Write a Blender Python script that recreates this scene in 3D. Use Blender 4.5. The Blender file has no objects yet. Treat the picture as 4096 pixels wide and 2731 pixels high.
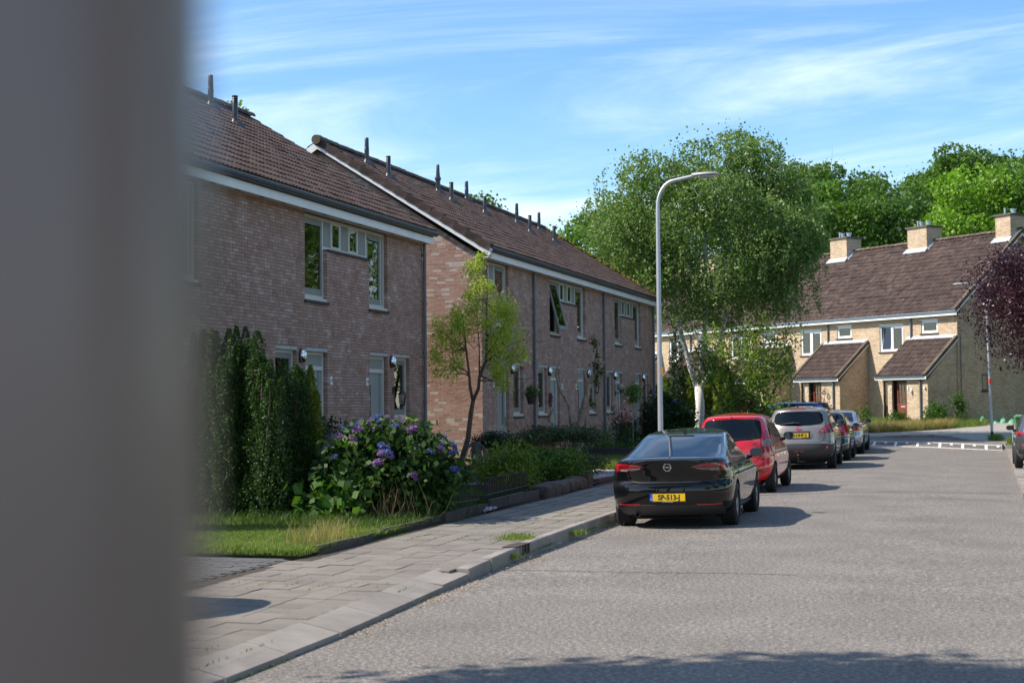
import bpy, bmesh, math, random
import numpy as np
from mathutils import Vector, Matrix
from mathutils.bvhtree import BVHTree
random.seed(7); rng = np.random.default_rng(7)
R = math.radians; PI = math.pi
S = bpy.context.scene; C = S.collection

# ------------------------------------------------------------------ camera, world, sun, exposure
CAMH = 1.83
yaw, pitch, roll = R(17.3), math.atan(251.5/6000), R(0.52)
f0 = Vector((-math.sin(yaw)*math.cos(pitch), math.cos(yaw)*math.cos(pitch), math.sin(pitch)))
r0 = Vector((math.cos(yaw), math.sin(yaw), 0)); u0 = r0.cross(f0)
rr = r0*math.cos(roll) - u0*math.sin(roll); uu = u0*math.cos(roll) + r0*math.sin(roll)
cd = bpy.data.cameras.new('camera'); cam = bpy.data.objects.new('camera', cd); C.objects.link(cam)
cam.matrix_world = Matrix(((rr.x, uu.x, -f0.x, 0), (rr.y, uu.y, -f0.y, 0), (rr.z, uu.z, -f0.z, CAMH), (0, 0, 0, 1)))
cd.sensor_width = 36; cd.lens = 36*6000/4096; cd.clip_start = .05; cd.clip_end = 3000
cd.dof.use_dof = True; cd.dof.focus_distance = 30; cd.dof.aperture_fstop = cd.lens/1000/0.0170
cd.dof.aperture_blades = 0
S.camera = cam
SUN = Vector((-.95, -.35, 1.0)).normalized()
elev = math.asin(SUN.z); rot = math.atan2(SUN.x, SUN.y)
W = bpy.data.worlds.new('World'); S.world = W; W.use_nodes = True
nt = W.node_tree; nt.nodes.clear()
def N(t, nt=nt, **k):
    n = nt.nodes.new(t)
    for a, b in k.items(): setattr(n, a, b)
    return n
wo = N('ShaderNodeOutputWorld'); bg = N('ShaderNodeBackground'); bg.inputs[1].default_value = .128
sky = N('ShaderNodeTexSky', sky_type='NISHITA', sun_disc=False, sun_elevation=elev, sun_rotation=rot,
        air_density=1.0, dust_density=.25, ozone_density=3.2, altitude=0)
tc = N('ShaderNodeTexCoord'); sp = N('ShaderNodeSeparateXYZ'); nt.links.new(tc.outputs['Generated'], sp.inputs[0])
ad = N('ShaderNodeMath', operation='ADD'); ad.inputs[1].default_value = .12; nt.links.new(sp.outputs[2], ad.inputs[0])
mx_ = N('ShaderNodeMath', operation='MAXIMUM'); mx_.inputs[1].default_value = .02; nt.links.new(ad.outputs[0], mx_.inputs[0])
dx = N('ShaderNodeMath', operation='DIVIDE'); dy = N('ShaderNodeMath', operation='DIVIDE')
nt.links.new(sp.outputs[0], dx.inputs[0]); nt.links.new(mx_.outputs[0], dx.inputs[1])
nt.links.new(sp.outputs[1], dy.inputs[0]); nt.links.new(mx_.outputs[0], dy.inputs[1])
cb = N('ShaderNodeCombineXYZ'); nt.links.new(dx.outputs[0], cb.inputs[0]); nt.links.new(dy.outputs[0], cb.inputs[1])
mp = N('ShaderNodeMapping'); mp.inputs['Rotation'].default_value = (0, 0, R(-14)); mp.inputs['Scale'].default_value = (.42, 1.2, 1)
nt.links.new(cb.outputs[0], mp.inputs[0])
n1 = N('ShaderNodeTexNoise'); n1.inputs['Scale'].default_value = 1.25; n1.inputs['Detail'].default_value = 9
n1.inputs['Roughness'].default_value = .62; n1.inputs['Distortion'].default_value = .7
nt.links.new(mp.outputs[0], n1.inputs['Vector'])
cr = N('ShaderNodeValToRGB'); cr.color_ramp.elements[0].position = .40; cr.color_ramp.elements[1].position = .80
cr.color_ramp.interpolation = 'EASE'
nt.links.new(n1.outputs[0], cr.inputs[0])
cm = N('ShaderNodeMath', operation='MULTIPLY'); cm.inputs[1].default_value = .85; nt.links.new(cr.outputs[0], cm.inputs[0])
mixw = N('ShaderNodeMixRGB'); nt.links.new(cm.outputs[0], mixw.inputs[0]); nt.links.new(sky.outputs[0], mixw.inputs[1])
mixw.inputs[2].default_value = (6.6, 7.2, 7.8, 1)
hs = N('ShaderNodeHueSaturation'); hs.inputs['Saturation'].default_value = 1.18; hs.inputs['Value'].default_value = 1.0
nt.links.new(mixw.outputs[0], hs.inputs['Color']); nt.links.new(hs.outputs[0], bg.inputs[0]); nt.links.new(bg.outputs[0], wo.inputs[0])
sd = bpy.data.lights.new('sun', 'SUN'); sd.energy = 4.6; sd.angle = R(.53); sd.color = (1, .915, .79)
so = bpy.data.objects.new('sun', sd); C.objects.link(so); so.rotation_euler = SUN.to_track_quat('Z', 'Y').to_euler()
S.view_settings.view_transform = 'Standard'; S.view_settings.look = 'None'; S.view_settings.gamma = 1
S.view_settings.exposure = 0.74; S.view_settings.use_curve_mapping = False
S.render.engine = 'CYCLES'
try:
    S.cycles.max_bounces = 6; S.cycles.transparent_max_bounces = 8
except Exception: pass

# ------------------------------------------------------------------ materials
MATS = {}
def M(name, cols=((.5, .5, .5),), rough=.7, src='noise', ns=8., amt=1., det=4, bump=0, bs=40., metal=0, spec=.5, coat=0,
      leaf=0, stretch=None, emit=None, ns2=None, ior=None, pos=None, bumpd=.01, rgh=.6):
    if name in MATS: return MATS[name]
    m = bpy.data.materials.new(name); m.use_nodes = True; nt = m.node_tree; p = nt.nodes['Principled BSDF']
    L = nt.links.new
    p.inputs['Roughness'].default_value = rough; p.inputs['Metallic'].default_value = metal
    p.inputs['Specular IOR Level'].default_value = spec; p.inputs['Coat Weight'].default_value = coat
    p.inputs['Coat Roughness'].default_value = .03
    c4 = lambda c: (c[0], c[1], c[2], 1)
    p.inputs['Base Color'].default_value = c4(cols[0])
    tc = nt.nodes.new('ShaderNodeTexCoord'); vec = tc.outputs['Object']
    if stretch:
        mp = nt.nodes.new('ShaderNodeMapping'); mp.inputs['Scale'].default_value = stretch; L(vec, mp.inputs[0]); vec = mp.outputs[0]
    col = None
    if len(cols) > 1:
        fac = []
        if src in ('noise', 'both'):
            n = nt.nodes.new('ShaderNodeTexNoise'); n.inputs['Scale'].default_value = ns; n.inputs['Detail'].default_value = det
            n.inputs['Roughness'].default_value = rgh; L(vec, n.inputs['Vector'])
            a = nt.nodes.new('ShaderNodeMapRange'); a.inputs[1].default_value = .3; a.inputs[2].default_value = .7; L(n.outputs[0], a.inputs[0])
            fac.append(a.outputs[0])
        if src in ('island', 'both'):
            g = nt.nodes.new('ShaderNodeNewGeometry'); oi = nt.nodes.new('ShaderNodeObjectInfo')
            s = nt.nodes.new('ShaderNodeMath'); s.operation = 'ADD'; L(g.outputs['Random Per Island'], s.inputs[0]); L(oi.outputs['Random'], s.inputs[1])
            fr = nt.nodes.new('ShaderNodeMath'); fr.operation = 'FRACT'; L(s.outputs[0], fr.inputs[0]); fac.append(fr.outputs[0])
        if len(fac) == 2:
            mm = nt.nodes.new('ShaderNodeMix'); mm.inputs[0].default_value = .5; L(fac[0], mm.inputs[2]); L(fac[1], mm.inputs[3]); f = mm.outputs[0]
        else: f = fac[0]
        cr = nt.nodes.new('ShaderNodeValToRGB'); e = cr.color_ramp.elements
        while len(e) < len(cols): e.new(.5)
        for i, c in enumerate(cols):
            e[i].position = pos[i] if pos else i/(len(cols)-1); e[i].color = c4(c)
        L(f, cr.inputs[0]); col = cr.outputs[0]
        if ns2:
            n2 = nt.nodes.new('ShaderNodeTexNoise'); n2.inputs['Scale'].default_value = ns2[0]; n2.inputs['Detail'].default_value = 5
            L(tc.outputs['Object'], n2.inputs['Vector'])
            a = nt.nodes.new('ShaderNodeMapRange'); a.inputs[1].default_value = .3; a.inputs[2].default_value = .7
            a.inputs[3].default_value = 1-ns2[1]; a.inputs[4].default_value = 1+ns2[1]; L(n2.outputs[0], a.inputs[0])
            vm = nt.nodes.new('ShaderNodeVectorMath'); vm.operation = 'SCALE'; L(col, vm.inputs[0]); L(a.outputs[0], vm.inputs['Scale']); col = vm.outputs[0]
        L(col, p.inputs['Base Color'])
    if bump:
        b = nt.nodes.new('ShaderNodeBump'); b.inputs['Strength'].default_value = bump; b.inputs['Distance'].default_value = bumpd
        n = nt.nodes.new('ShaderNodeTexNoise'); n.inputs['Scale'].default_value = bs; n.inputs['Detail'].default_value = 4
        L(vec, n.inputs['Vector']); L(n.outputs[0], b.inputs['Height']); L(b.outputs[0], p.inputs['Normal'])
    if leaf:
        out = nt.nodes['Material Output']; tr = nt.nodes.new('ShaderNodeBsdfTranslucent'); mix = nt.nodes.new('ShaderNodeMixShader')
        mix.inputs[0].default_value = leaf
        if col is not None:
            br = nt.nodes.new('ShaderNodeMixRGB'); br.blend_type = 'MULTIPLY'; br.inputs[0].default_value = 1; L(col, br.inputs[1]); br.inputs[2].default_value = (1.5, 1.6, .7, 1)
            L(br.outputs[0], tr.inputs[0])
        else: tr.inputs[0].default_value = c4(cols[0])
        L(p.outputs[0], mix.inputs[1]); L(tr.outputs[0], mix.inputs[2]); L(mix.outputs[0], out.inputs[0])
    MATS[name] = m
    return m
def glassmat(name, tint=(.75, .8, .8), refl=1.0):
    if name in MATS: return MATS[name]
    m = bpy.data.materials.new(name); m.use_nodes = True; nt = m.node_tree; nt.nodes.clear(); L = nt.links.new
    o = nt.nodes.new('ShaderNodeOutputMaterial'); t = nt.nodes.new('ShaderNodeBsdfTransparent'); t.inputs[0].default_value = (*tint, 1)
    g = nt.nodes.new('ShaderNodeBsdfGlossy'); g.inputs['Roughness'].default_value = .015
    f = nt.nodes.new('ShaderNodeFresnel'); f.inputs[0].default_value = 1.55
    a = nt.nodes.new('ShaderNodeMath'); a.operation = 'MULTIPLY_ADD'; a.inputs[1].default_value = 1.5*refl; a.inputs[2].default_value = .03; a.use_clamp = True
    nz = nt.nodes.new('ShaderNodeTexNoise'); nz.inputs['Scale'].default_value = 1.3; bp = nt.nodes.new('ShaderNodeBump'); bp.inputs['Strength'].default_value = .12; bp.inputs['Distance'].default_value = .02
    tcx = nt.nodes.new('ShaderNodeTexCoord'); L(tcx.outputs['Object'], nz.inputs['Vector']); L(nz.outputs[0], bp.inputs['Height']); L(bp.outputs[0], g.inputs['Normal'])
    x = nt.nodes.new('ShaderNodeMixShader'); L(f.outputs[0], a.inputs[0]); L(a.outputs[0], x.inputs[0]); L(t.outputs[0], x.inputs[1]); L(g.outputs[0], x.inputs[2]); L(x.outputs[0], o.inputs[0])
    MATS[name] = m; return m

# ------------------------------------------------------------------ mesh helpers
def tag(o, label=None, cat=None, group=None, kind=None):
    if label: o['label'] = label
    if cat: o['category'] = cat
    if group: o['group'] = group
    if kind: o['kind'] = kind
    return o
def empty(name, loc=(0, 0, 0), rz=0, label=None, cat=None, group=None):
    o = bpy.data.objects.new(name, None); C.objects.link(o); o.location = loc; o.rotation_euler = (0, 0, rz); o.empty_display_size = .2
    return tag(o, label, cat, group)
def link(name, me, parent=None, loc=None, rot=None):
    o = bpy.data.objects.new(name, me); C.objects.link(o)
    if parent is not None: o.parent = parent
    if loc is not None: o.location = loc
    if rot is not None: o.rotation_euler = rot
    return o
class MB:
    def __init__(s): s.V = []; s.F = {3: [], 4: []}; s.MI = {3: [], 4: []}; s.n = 0; s.mi = 0; s.N = []
    def add(s, V, F, mi=None):
        V = np.asarray(V, float).reshape(-1, 3); F = np.asarray(F, int); k = F.shape[1]
        s.V.append(V); s.F[k].append(F+s.n); s.MI[k].append(np.full(len(F), s.mi if mi is None else mi)); s.n += len(V); return s
    def boxes(s, lo, hi, fn=None, back=True, mi=None):
        lo = np.asarray(lo, float).reshape(-1, 3); hi = np.asarray(hi, float).reshape(-1, 3); n = len(lo)
        c = np.empty((n, 8, 3))
        for i in range(8):
            b = ((i & 1), (i >> 1) & 1, (i >> 2) & 1)
            for a in range(3): c[:, i, a] = hi[:, a] if b[a] else lo[:, a]
        f = [(0, 1, 5, 4), (1, 3, 7, 5), (2, 0, 4, 6), (0, 2, 3, 1), (4, 5, 7, 6)] + ([(3, 2, 6, 7)] if back else [])
        F = (np.arange(n)[:, None, None]*8 + np.array(f)[None]).reshape(-1, 4); c = c.reshape(-1, 3)
        if fn is not None: c = fn(c)
        return s.add(c, F, mi)
    def box(s, x0, x1, y0, y1, z0, z1, fn=None, mi=None): return s.boxes([(min(x0, x1), min(y0, y1), min(z0, z1))], [(max(x0, x1), max(y0, y1), max(z0, z1))], fn, True, mi)
    def tube(s, pts, rad, n=8, caps=True, mi=None):
        P = np.asarray(pts, float); k = len(P); rad = np.broadcast_to(np.asarray(rad, float), (k,))
        T = np.gradient(P, axis=0); T /= np.linalg.norm(T, axis=1)[:, None]+1e-9
        up = np.array([0, 0, 1.]) if abs(T[0][2]) < .9 else np.array([1., 0, 0])
        a = np.cross(T[0], up); a /= np.linalg.norm(a); A = []
        for t in T:
            a = a - t*(a@t); a /= np.linalg.norm(a)+1e-9; A.append(a)
        A = np.array(A); B = np.cross(T, A); th = np.linspace(0, 2*PI, n, endpoint=False)
        V = P[:, None] + rad[:, None, None]*(A[:, None]*np.cos(th)[None, :, None] + B[:, None]*np.sin(th)[None, :, None])
        i = np.arange(k-1)[:, None]*n; j = np.arange(n)[None]; j2 = (j+1) % n
        F = np.stack([i+j, i+j2, i+n+j2, i+n+j], -1).reshape(-1, 4)
        V = V.reshape(-1, 3)
        if caps:
            V = np.vstack([V, P[0], P[-1]]); c0 = k*n; jj = np.arange(n); T1 = np.stack([np.full(n, c0), (jj+1) % n, jj], -1); T2 = np.stack([np.full(n, c0+1), (k-1)*n+jj, (k-1)*n+(jj+1) % n], -1)
            s.add(V, F, mi); s.F[3].append(np.vstack([T1, T2])+s.n-len(V)); s.MI[3].append(np.full(2*n, s.mi if mi is None else mi)); return s
        return s.add(V, F, mi)
    def lathe(s, prof, n=20, c=(0, 0, 0), axis='z', mi=None):
        P = np.asarray(prof, float); k = len(P); th = np.linspace(0, 2*PI, n, endpoint=False)
        r = P[:, 0][:, None]; h = np.repeat(P[:, 1][:, None], n, 1); x = r*np.cos(th); y = r*np.sin(th)
        V = np.stack([x, y, h], -1) if axis == 'z' else (np.stack([h, x, y], -1) if axis == 'x' else np.stack([x, h, y], -1))
        V = V.reshape(-1, 3)+np.array(c)
        i = np.arange(k-1)[:, None]*n; j = np.arange(n)[None]; j2 = (j+1) % n
        return s.add(V, np.stack([i+j, i+j2, i+n+j2, i+n+j], -1).reshape(-1, 4), mi)
    def grid(s, V, nu, nv, mi=None):
        i = np.arange(nu-1)[:, None]*nv; j = np.arange(nv-1)[None]
        return s.add(V, np.stack([i+j, i+j+1, i+nv+j+1, i+nv+j], -1).reshape(-1, 4), mi)
    def poly_prism(s, pts, z0, z1, mi=None):     # convex-ish polygon prism (fan)
        P = np.asarray(pts, float); n = len(P); z0 = np.broadcast_to(z0, (n,)); z1 = np.broadcast_to(z1, (n,))
        V = np.vstack([np.c_[P, z0], np.c_[P, z1]]); j = np.arange(n); j2 = (j+1) % n
        s.add(V, np.stack([j, j2, n+j2, n+j], -1), mi)
        T = np.array([(n, n+i, n+i+1) for i in range(1, n-1)]+[(0, i+1, i) for i in range(1, n-1)])
        s.F[3].append(T+s.n-2*n); s.MI[3].append(np.full(len(T), s.mi if mi is None else mi)); return s
    def mesh(s, name, mats, smooth=False, sharp=None):
        V = np.vstack(s.V); f3 = np.vstack(s.F[3]) if s.F[3] else np.zeros((0, 3), int); f4 = np.vstack(s.F[4]) if s.F[4] else np.zeros((0, 4), int)
        me = bpy.data.meshes.new(name); me.vertices.add(len(V)); me.vertices.foreach_set('co', V.ravel())
        idx = np.concatenate([f3.ravel(), f4.ravel()]); me.loops.add(len(idx)); me.loops.foreach_set('vertex_index', idx.astype(np.int32))
        nf = len(f3)+len(f4); me.polygons.add(nf)
        ls = np.concatenate([np.arange(len(f3))*3, len(f3)*3+np.arange(len(f4))*4]); me.polygons.foreach_set('loop_start', ls.astype(np.int32))
        mi = np.concatenate(([np.concatenate(s.MI[3])] if s.MI[3] else [])+([np.concatenate(s.MI[4])] if s.MI[4] else []))
        for m in (mats if isinstance(mats, (list, tuple)) else [mats]): me.materials.append(m)
        me.polygons.foreach_set('material_index', mi.astype(np.int32)); me.update(calc_edges=True); me.validate()
        me.polygons.foreach_set('use_smooth', np.full(len(me.polygons), bool(smooth)))
        if sharp:
            me.set_sharp_from_angle(angle=R(sharp))
        return me
    def build(s, name, mats, parent=None, smooth=False, sharp=None, loc=None, rot=None):
        return link(name, s.mesh(name, mats, smooth, sharp), parent, loc, rot)
def part(name, mat, parent, lo, hi, **k):
    return MB().boxes([lo], [hi]).build(name, mat, parent, **k)
def text(s, size, mat, parent, loc, rot, name='lettering', ext=.0015, sx=1, off_=.0):
    cu = bpy.data.curves.new(name, 'FONT'); cu.body = s; cu.size = size; cu.extrude = ext; cu.align_x = 'CENTER'; cu.align_y = 'CENTER'
    cu.resolution_u = 3; cu.offset = size*off_
    o = bpy.data.objects.new(name, cu); me = bpy.data.meshes.new_from_object(o); bpy.data.objects.remove(o); me.materials.clear(); me.materials.append(mat)
    t = link(name, me, parent, loc, rot); t.scale = (sx, 1, 1); return t
def uvec(n):
    v = rng.normal(size=(n, 3)); return v/np.linalg.norm(v, axis=1)[:, None]
def leaves(mb, P, size, elong=.5, droop=0., mi=None, sv=.35):
    n = len(P); t = uvec(n); t[:, 2] -= droop; t /= np.linalg.norm(t, axis=1)[:, None]
    b = np.cross(t, uvec(n)); b /= np.linalg.norm(b, axis=1)[:, None]+1e-9
    s = (size*(1+sv*rng.uniform(-1, 1, n)))[:, None]
    V = np.stack([P-t*s*.5, P+b*s*elong*.5+t*s*.05, P+t*s*.5, P-b*s*elong*.5+t*s*.05], 1).reshape(-1, 3)
    return mb.add(V, np.arange(4*n).reshape(-1, 4), mi)
def ellcloud(n, c, r, hollow=.5):
    d = uvec(n); k = rng.uniform(hollow**3, 1, n)**(1/3); return np.array(c)+d*k[:, None]*np.array(r)
def lobes(cs, r, n, flat=.75, low=-.45):   # leaves on the upper and outer skins of boughs
    cs = np.asarray(cs, float); r = np.broadcast_to(r, (len(cs),)); ctr = cs.mean(0); out = []
    wts = r**2; wts = wts/wts.sum()
    for c, q, w_ in zip(cs, r, wts):
        m = max(8, int(n*w_)); d = uvec(m*2); o = c-ctr; o = o/(np.linalg.norm(o)+1e-6)
        k = (d[:, 2]*.75+d@o*.6+rng.normal(size=len(d))*.45) > low; d = d[k][:m]
        rad = q*(.80+.28*rng.random(len(d)))*(1+.18*np.sin(d[:, 0]*7+c[0])*np.cos(d[:, 1]*6+d[:, 2]*5))
        out.append(c+d*rad[:, None]*np.array([1, 1, flat]))
    return np.vstack(out)
def clouds(cs, rs, n):     # n leaves around each of the cluster centres
    out = []
    for c, r in zip(cs, rs):
        out.append(c+np.clip(rng.normal(size=(n, 3)), -2, 2)*np.asarray(r)*.5)
    return np.vstack(out)
def wiggle(a, b, k=6, amp=.1):
    a = np.array(a, float); b = np.array(b, float); t = np.linspace(0, 1, k)[:, None]
    o = rng.normal(size=(k, 3))*amp*np.linalg.norm(b-a)/k; o[0] = 0; o = np.cumsum(o, 0)*np.sin(np.linspace(0, PI, k))[:, None]
    return a+(b-a)*t+o

# ------------------------------------------------------------------ terrain height
def xf_(x): return -.02*max(0., abs(x+2.3)-.3)
def gz(y):
    return np.interp(y, [57.5, 60.5, 63, 68, 72, 76], [0, .10, .16, .38, .5, .66])

# colours ------------------------------------------------------------------
m_asph = M('asphalt', [(.036, .034, .032), (.115, .104, .094), (.215, .190, .166), (.47, .395, .325)], .85, ns=24, det=9, rgh=.85, bump=.9, bs=45, ns2=(.8, .15), pos=[.08, .42, .60, .9], bumpd=.015)
m_pave = M('paving_concrete', [(.135, .116, .098), (.185, .162, .138), (.235, .205, .175)], .9, 'both', ns=3, bump=.35, bs=60, ns2=(.6, .16))
m_kerb = M('kerb_concrete', [(.20, .175, .155), (.28, .25, .22)], .9, 'both', ns=5, bump=.4, bs=70, ns2=(1.2, .2))
m_soil = M('soil', [(.03, .022, .015), (.06, .045, .03)], 1, ns=6, bump=1, bs=20)
m_grassg = M('grass_ground', [(.03, .05, .012), (.07, .10, .025), (.09, .10, .04)], 1, ns=3, bump=1, bs=30)
m_white = M('white_paint', [(.72, .72, .70), (.80, .80, .78)], .45, ns=3)
m_cream = M('cream_frame', [(.55, .54, .48), (.62, .60, .54)], .45, ns=3)
m_sash = M('greygreen_sash', [(.19, .20, .175), (.23, .24, .21)], .5, ns=4)
m_zinc = M('dark_gutter', [(.03, .04, .055), (.06, .075, .095)], .4, ns=5, spec=.6)
m_pipe = M('grey_downpipe', [(.10, .115, .14), (.13, .15, .18)], .35, ns=3, spec=.6)
m_black = M('black_plastic', [(.012, .013, .015)], .45)
m_blackmetal = M('black_metal', [(.012, .012, .013)], .35)
m_conc = M('lintel_concrete', [(.38, .37, .35), (.48, .47, .44)], .8, ns=6)
m_mortA = M('mortar_grey', [(.13, .11, .10), (.18, .155, .14)], .95, ns=10)
m_mortB = M('mortar_light', [(.36, .31, .27), (.44, .39, .34)], .95, ns=10)
m_brickA = M('brick_purple', [(.29, .17, .12), (.35, .215, .16), (.39, .25, .195), (.43, .29, .235), (.54, .43, .375)], .85, 'both', ns=2.2, det=3, bump=.4, bs=50, ns2=(14, .12), pos=[.12, .35, .55, .72, .92])
m_brickG = M('brick_orange', [(.27, .14, .10), (.315, .17, .125), (.345, .20, .15), (.365, .225, .17)], .85, 'both', ns=1.5, bump=.4, bs=50, ns2=(14, .12))
m_brickC = M('brick_yellow', [(.35, .245, .155), (.47, .35, .235), (.56, .43, .30), (.65, .52, .385)], .88, 'both', ns=1.2, bump=.5, bs=45, ns2=(9, .10))
m_mortC = M('mortar_pale', [(.30, .25, .18), (.38, .32, .24)], .95, ns=10)
m_tile = M('roof_tile_brown', [(.050, .028, .021), (.075, .045, .035), (.10, .062, .049), (.13, .085, .068)], .8, 'both', ns=2.5, bump=.5, bs=60, ns2=(5, .25), spec=.35)
m_tileC = M('roof_tile_dark', [(.026, .016, .013), (.048, .030, .025), (.070, .046, .038), (.10, .070, .055)], .8, 'both', ns=1.2, bump=.5, bs=60, ns2=(4, .3), spec=.3)
m_ridge = M('ridge_tile_brown', [(.055, .038, .028), (.10, .075, .052), (.15, .13, .09)], .9, 'both', ns=9, bump=.6, bs=50)
m_moss = M('roof_moss', [(.14, .13, .015), (.24, .20, .025)], 1, 'island')
m_lead = M('lead_flashing', [(.36, .40, .44), (.50, .53, .56)], .5, ns=4, metal=.2)
m_glass = glassmat('window_glass'); m_frost = M('frosted_glass', [(.22, .25, .24), (.30, .33, .31)], .3, ns=60)
m_curt = M('curtain', [(.55, .56, .50), (.68, .68, .62)], .9, ns=2); m_blind = M('blind', [(.24, .25, .25), (.30, .31, .30)], .8)
m_sill = M('sill_brick', [(.045, .030, .025), (.08, .055, .045)], .85, 'both', ns=20)
m_dooor = M('door_greygreen', [(.25, .28, .27), (.29, .32, .31)], .45, ns=1)
m_wood = M('door_redwood', [(.15, .038, .02), (.20, .055, .03)], .4, ns=6, stretch=(1, 1, .1))
m_woodd = M('frame_darkwood', [(.035, .012, .008), (.06, .02, .012)], .45, ns=6)
m_chrome = M('chrome', [(.75, .76, .78)], .12, metal=1)
m_steel = M('pole_aluminium', [(.46, .47, .50), (.56, .57, .60)], .42, ns=4, metal=.55, bump=.05, bs=200, stretch=(1, 1, .05))
m_galv = M('pole_galvanised', [(.34, .37, .40), (.46, .49, .52)], .5, ns=5, metal=.4)
m_lampgl = M('lamp_lens', [(.6, .6, .6)], .15)

# ------------------------------------------------------------------ setting
def kx(y): return np.interp(y, [-5, 8.6, 11, 13.2, 15, 16.7, 18.3, 20.6, 30, 57, 61], [-4.7, -4.8, -4.87, -5.03, -5.16, -5.3, -5.4, -5.47, -5.68, -5.75, -5.8])
KR = lambda y: np.interp(y, [0, 32, 47, 60], [.70, .76, .82, .88])
# ground sheet
ys = np.concatenate([[-400, -60, -10], np.arange(0, 100, 2), [110, 140, 200, 400, 900]]); xs = np.array([-900, -300, -80, -40, -20, -10, 0, 10, 20, 40, 80, 300, 900])
V = np.array([(x, y, gz(y)-(.2 if y < 60 else .05)) for y in ys for x in xs])
g = MB().grid(V, len(ys), len(xs)).build('ground', m_grassg); tag(g, kind='structure')
# road: street strip + junction strip
ys = np.concatenate([[-60, -20], np.arange(-10, 58, 1.), np.arange(58, 72.1, .5)])
V = []
for y in ys:
    xl = float(kx(y))-.02 if y < 59.5 else (-9.3 if y < 61 else -60); xr = float(KR(y))+.0
    if y > 60: xr = 3
    for t in np.linspace(0, 1, 17): V.append((xl+(xr-xl)*t, y, float(gz(y))+(xf_(xl+(xr-xl)*t)*float(np.interp(y, [13, 19, 55, 57], [0, 1, 1, 0])))))
MB_road = MB().grid(np.array(V), len(ys), 17)
road = MB_road.build('road', m_asph); tag(road, kind='structure')
for yy, a_, b_ in ((29.6, -3.2, .74), (16.1, -5.1, -1.9)):
    V = [(a_+(b_-a_)*t, yy+.02*math.sin(t*9)+dy_, xf_(a_+(b_-a_)*t)*min(1, (yy-13)/6)+.0045) for t in np.linspace(0, 1, 18) for dy_ in (0, .022)]; MB().grid(np.array(V), 18, 2).build('road_seam', M('tar_seam', [(.03, .03, .03), (.06, .055, .05)], .8, ns=20), road)
# left pavement base, garden soil, right pavement
def strip(name, mat, ys, xl, xr, z, kind='structure', nx=3):
    V = [(a+(b-a)*t, y, zz) for y in ys for a, b, zz in [(xl(y), xr(y), z(y))] for t in np.linspace(0, 1, nx)]
    o = MB().grid(np.array(V), len(ys), nx).build(name, mat); tag(o, kind=kind); return o
ysP = np.concatenate([np.arange(-10, 59.3, .5)])
PL = lambda y: float(np.interp(y, [0, 16, 20, 23, 30, 34, 58], [-7.42, -7.44, -7.6, -7.6, -7.85, -8.0, -8.1]))
pav = strip('pavement', m_soil, ysP, PL, lambda y: float(kx(y))-(.14 if y > 14.6 else .345), lambda y: .094)
drv = strip('driveway', m_soil, np.arange(4, 15.8, .5), lambda y: -14, PL, lambda y: .09)
gard = strip('garden_soil', m_soil, np.arange(15.7, 60, .7), lambda y: -13.3, PL, lambda y: .125 if y < 58 else .1)
rp = strip('pavement_right', M('paver_brown', [(.24, .20, .17), (.33, .28, .24)], .9, 'noise', ns=9, bump=.5, bs=14), np.arange(-10, 61.5, 1.5), lambda y: float(KR(y))+.3, lambda y: 3.2, lambda y: .05+float(gz(y)))
# paving tiles (individual near ones, the rest joined)
TW, TG = .30, .006
mt = MB().box(0, TW-TG, 0, TW-TG, -.04, 0).mesh('paving_tile', m_pave)
lo, hi = [], []; cnt = 0
y = 7.6; row = 0
while y < 57:
    x1 = float(kx(y))-(.17 if y > 14.6 else .36); x0 = PL(y)
    n = int((x1-x0)/TW)
    for i in range(n):
        x = x1-(i+1)*TW; z = .104+rng.normal()*.0022
        if cnt < 300: o = link('paving_tile', mt, pav, (x, y, z), (rng.normal()*.003, rng.normal()*.003, 0)); cnt += 1
        else: lo.append((x, y, z-.04)); hi.append((x+TW-TG, y+TW-TG, z))
    y += TW
o = MB().boxes(lo, hi).build('paving_tiles', m_pave, pav); tag(o, kind='stuff')
# dark driveway pavers (herringbone-like blocks)
m_paverd = M('driveway_paver', [(.065, .063, .065), (.09, .088, .088), (.115, .11, .108)], .9, 'both', ns=4, bump=.3)
lo, hi = [], []; y = 7.6; k = 0
while y < 15.55:
    x = PL(y)-.03-(k % 2)*.1
    while x > -10.5:
        z = .103+rng.normal()*.002; lo.append((x-.203, y, z-.04)); hi.append((x-.003, y+.1, z)); x -= .207
    y += .105; k += 1
lo = np.array(lo); hi = np.array(hi); order = np.argsort(np.hypot(hi[:, 0]+6, hi[:, 1]-14.5))
mtp = MB().box(0, .2, 0, .1, 0, .04).mesh('paver', m_paverd)
for i in order[:300]: link('paver', mtp, drv, tuple(lo[i]))
o = MB().boxes(lo[order[300:]], hi[order[300:]]).build('pavers', m_paverd, drv); tag(o, kind='stuff')
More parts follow.
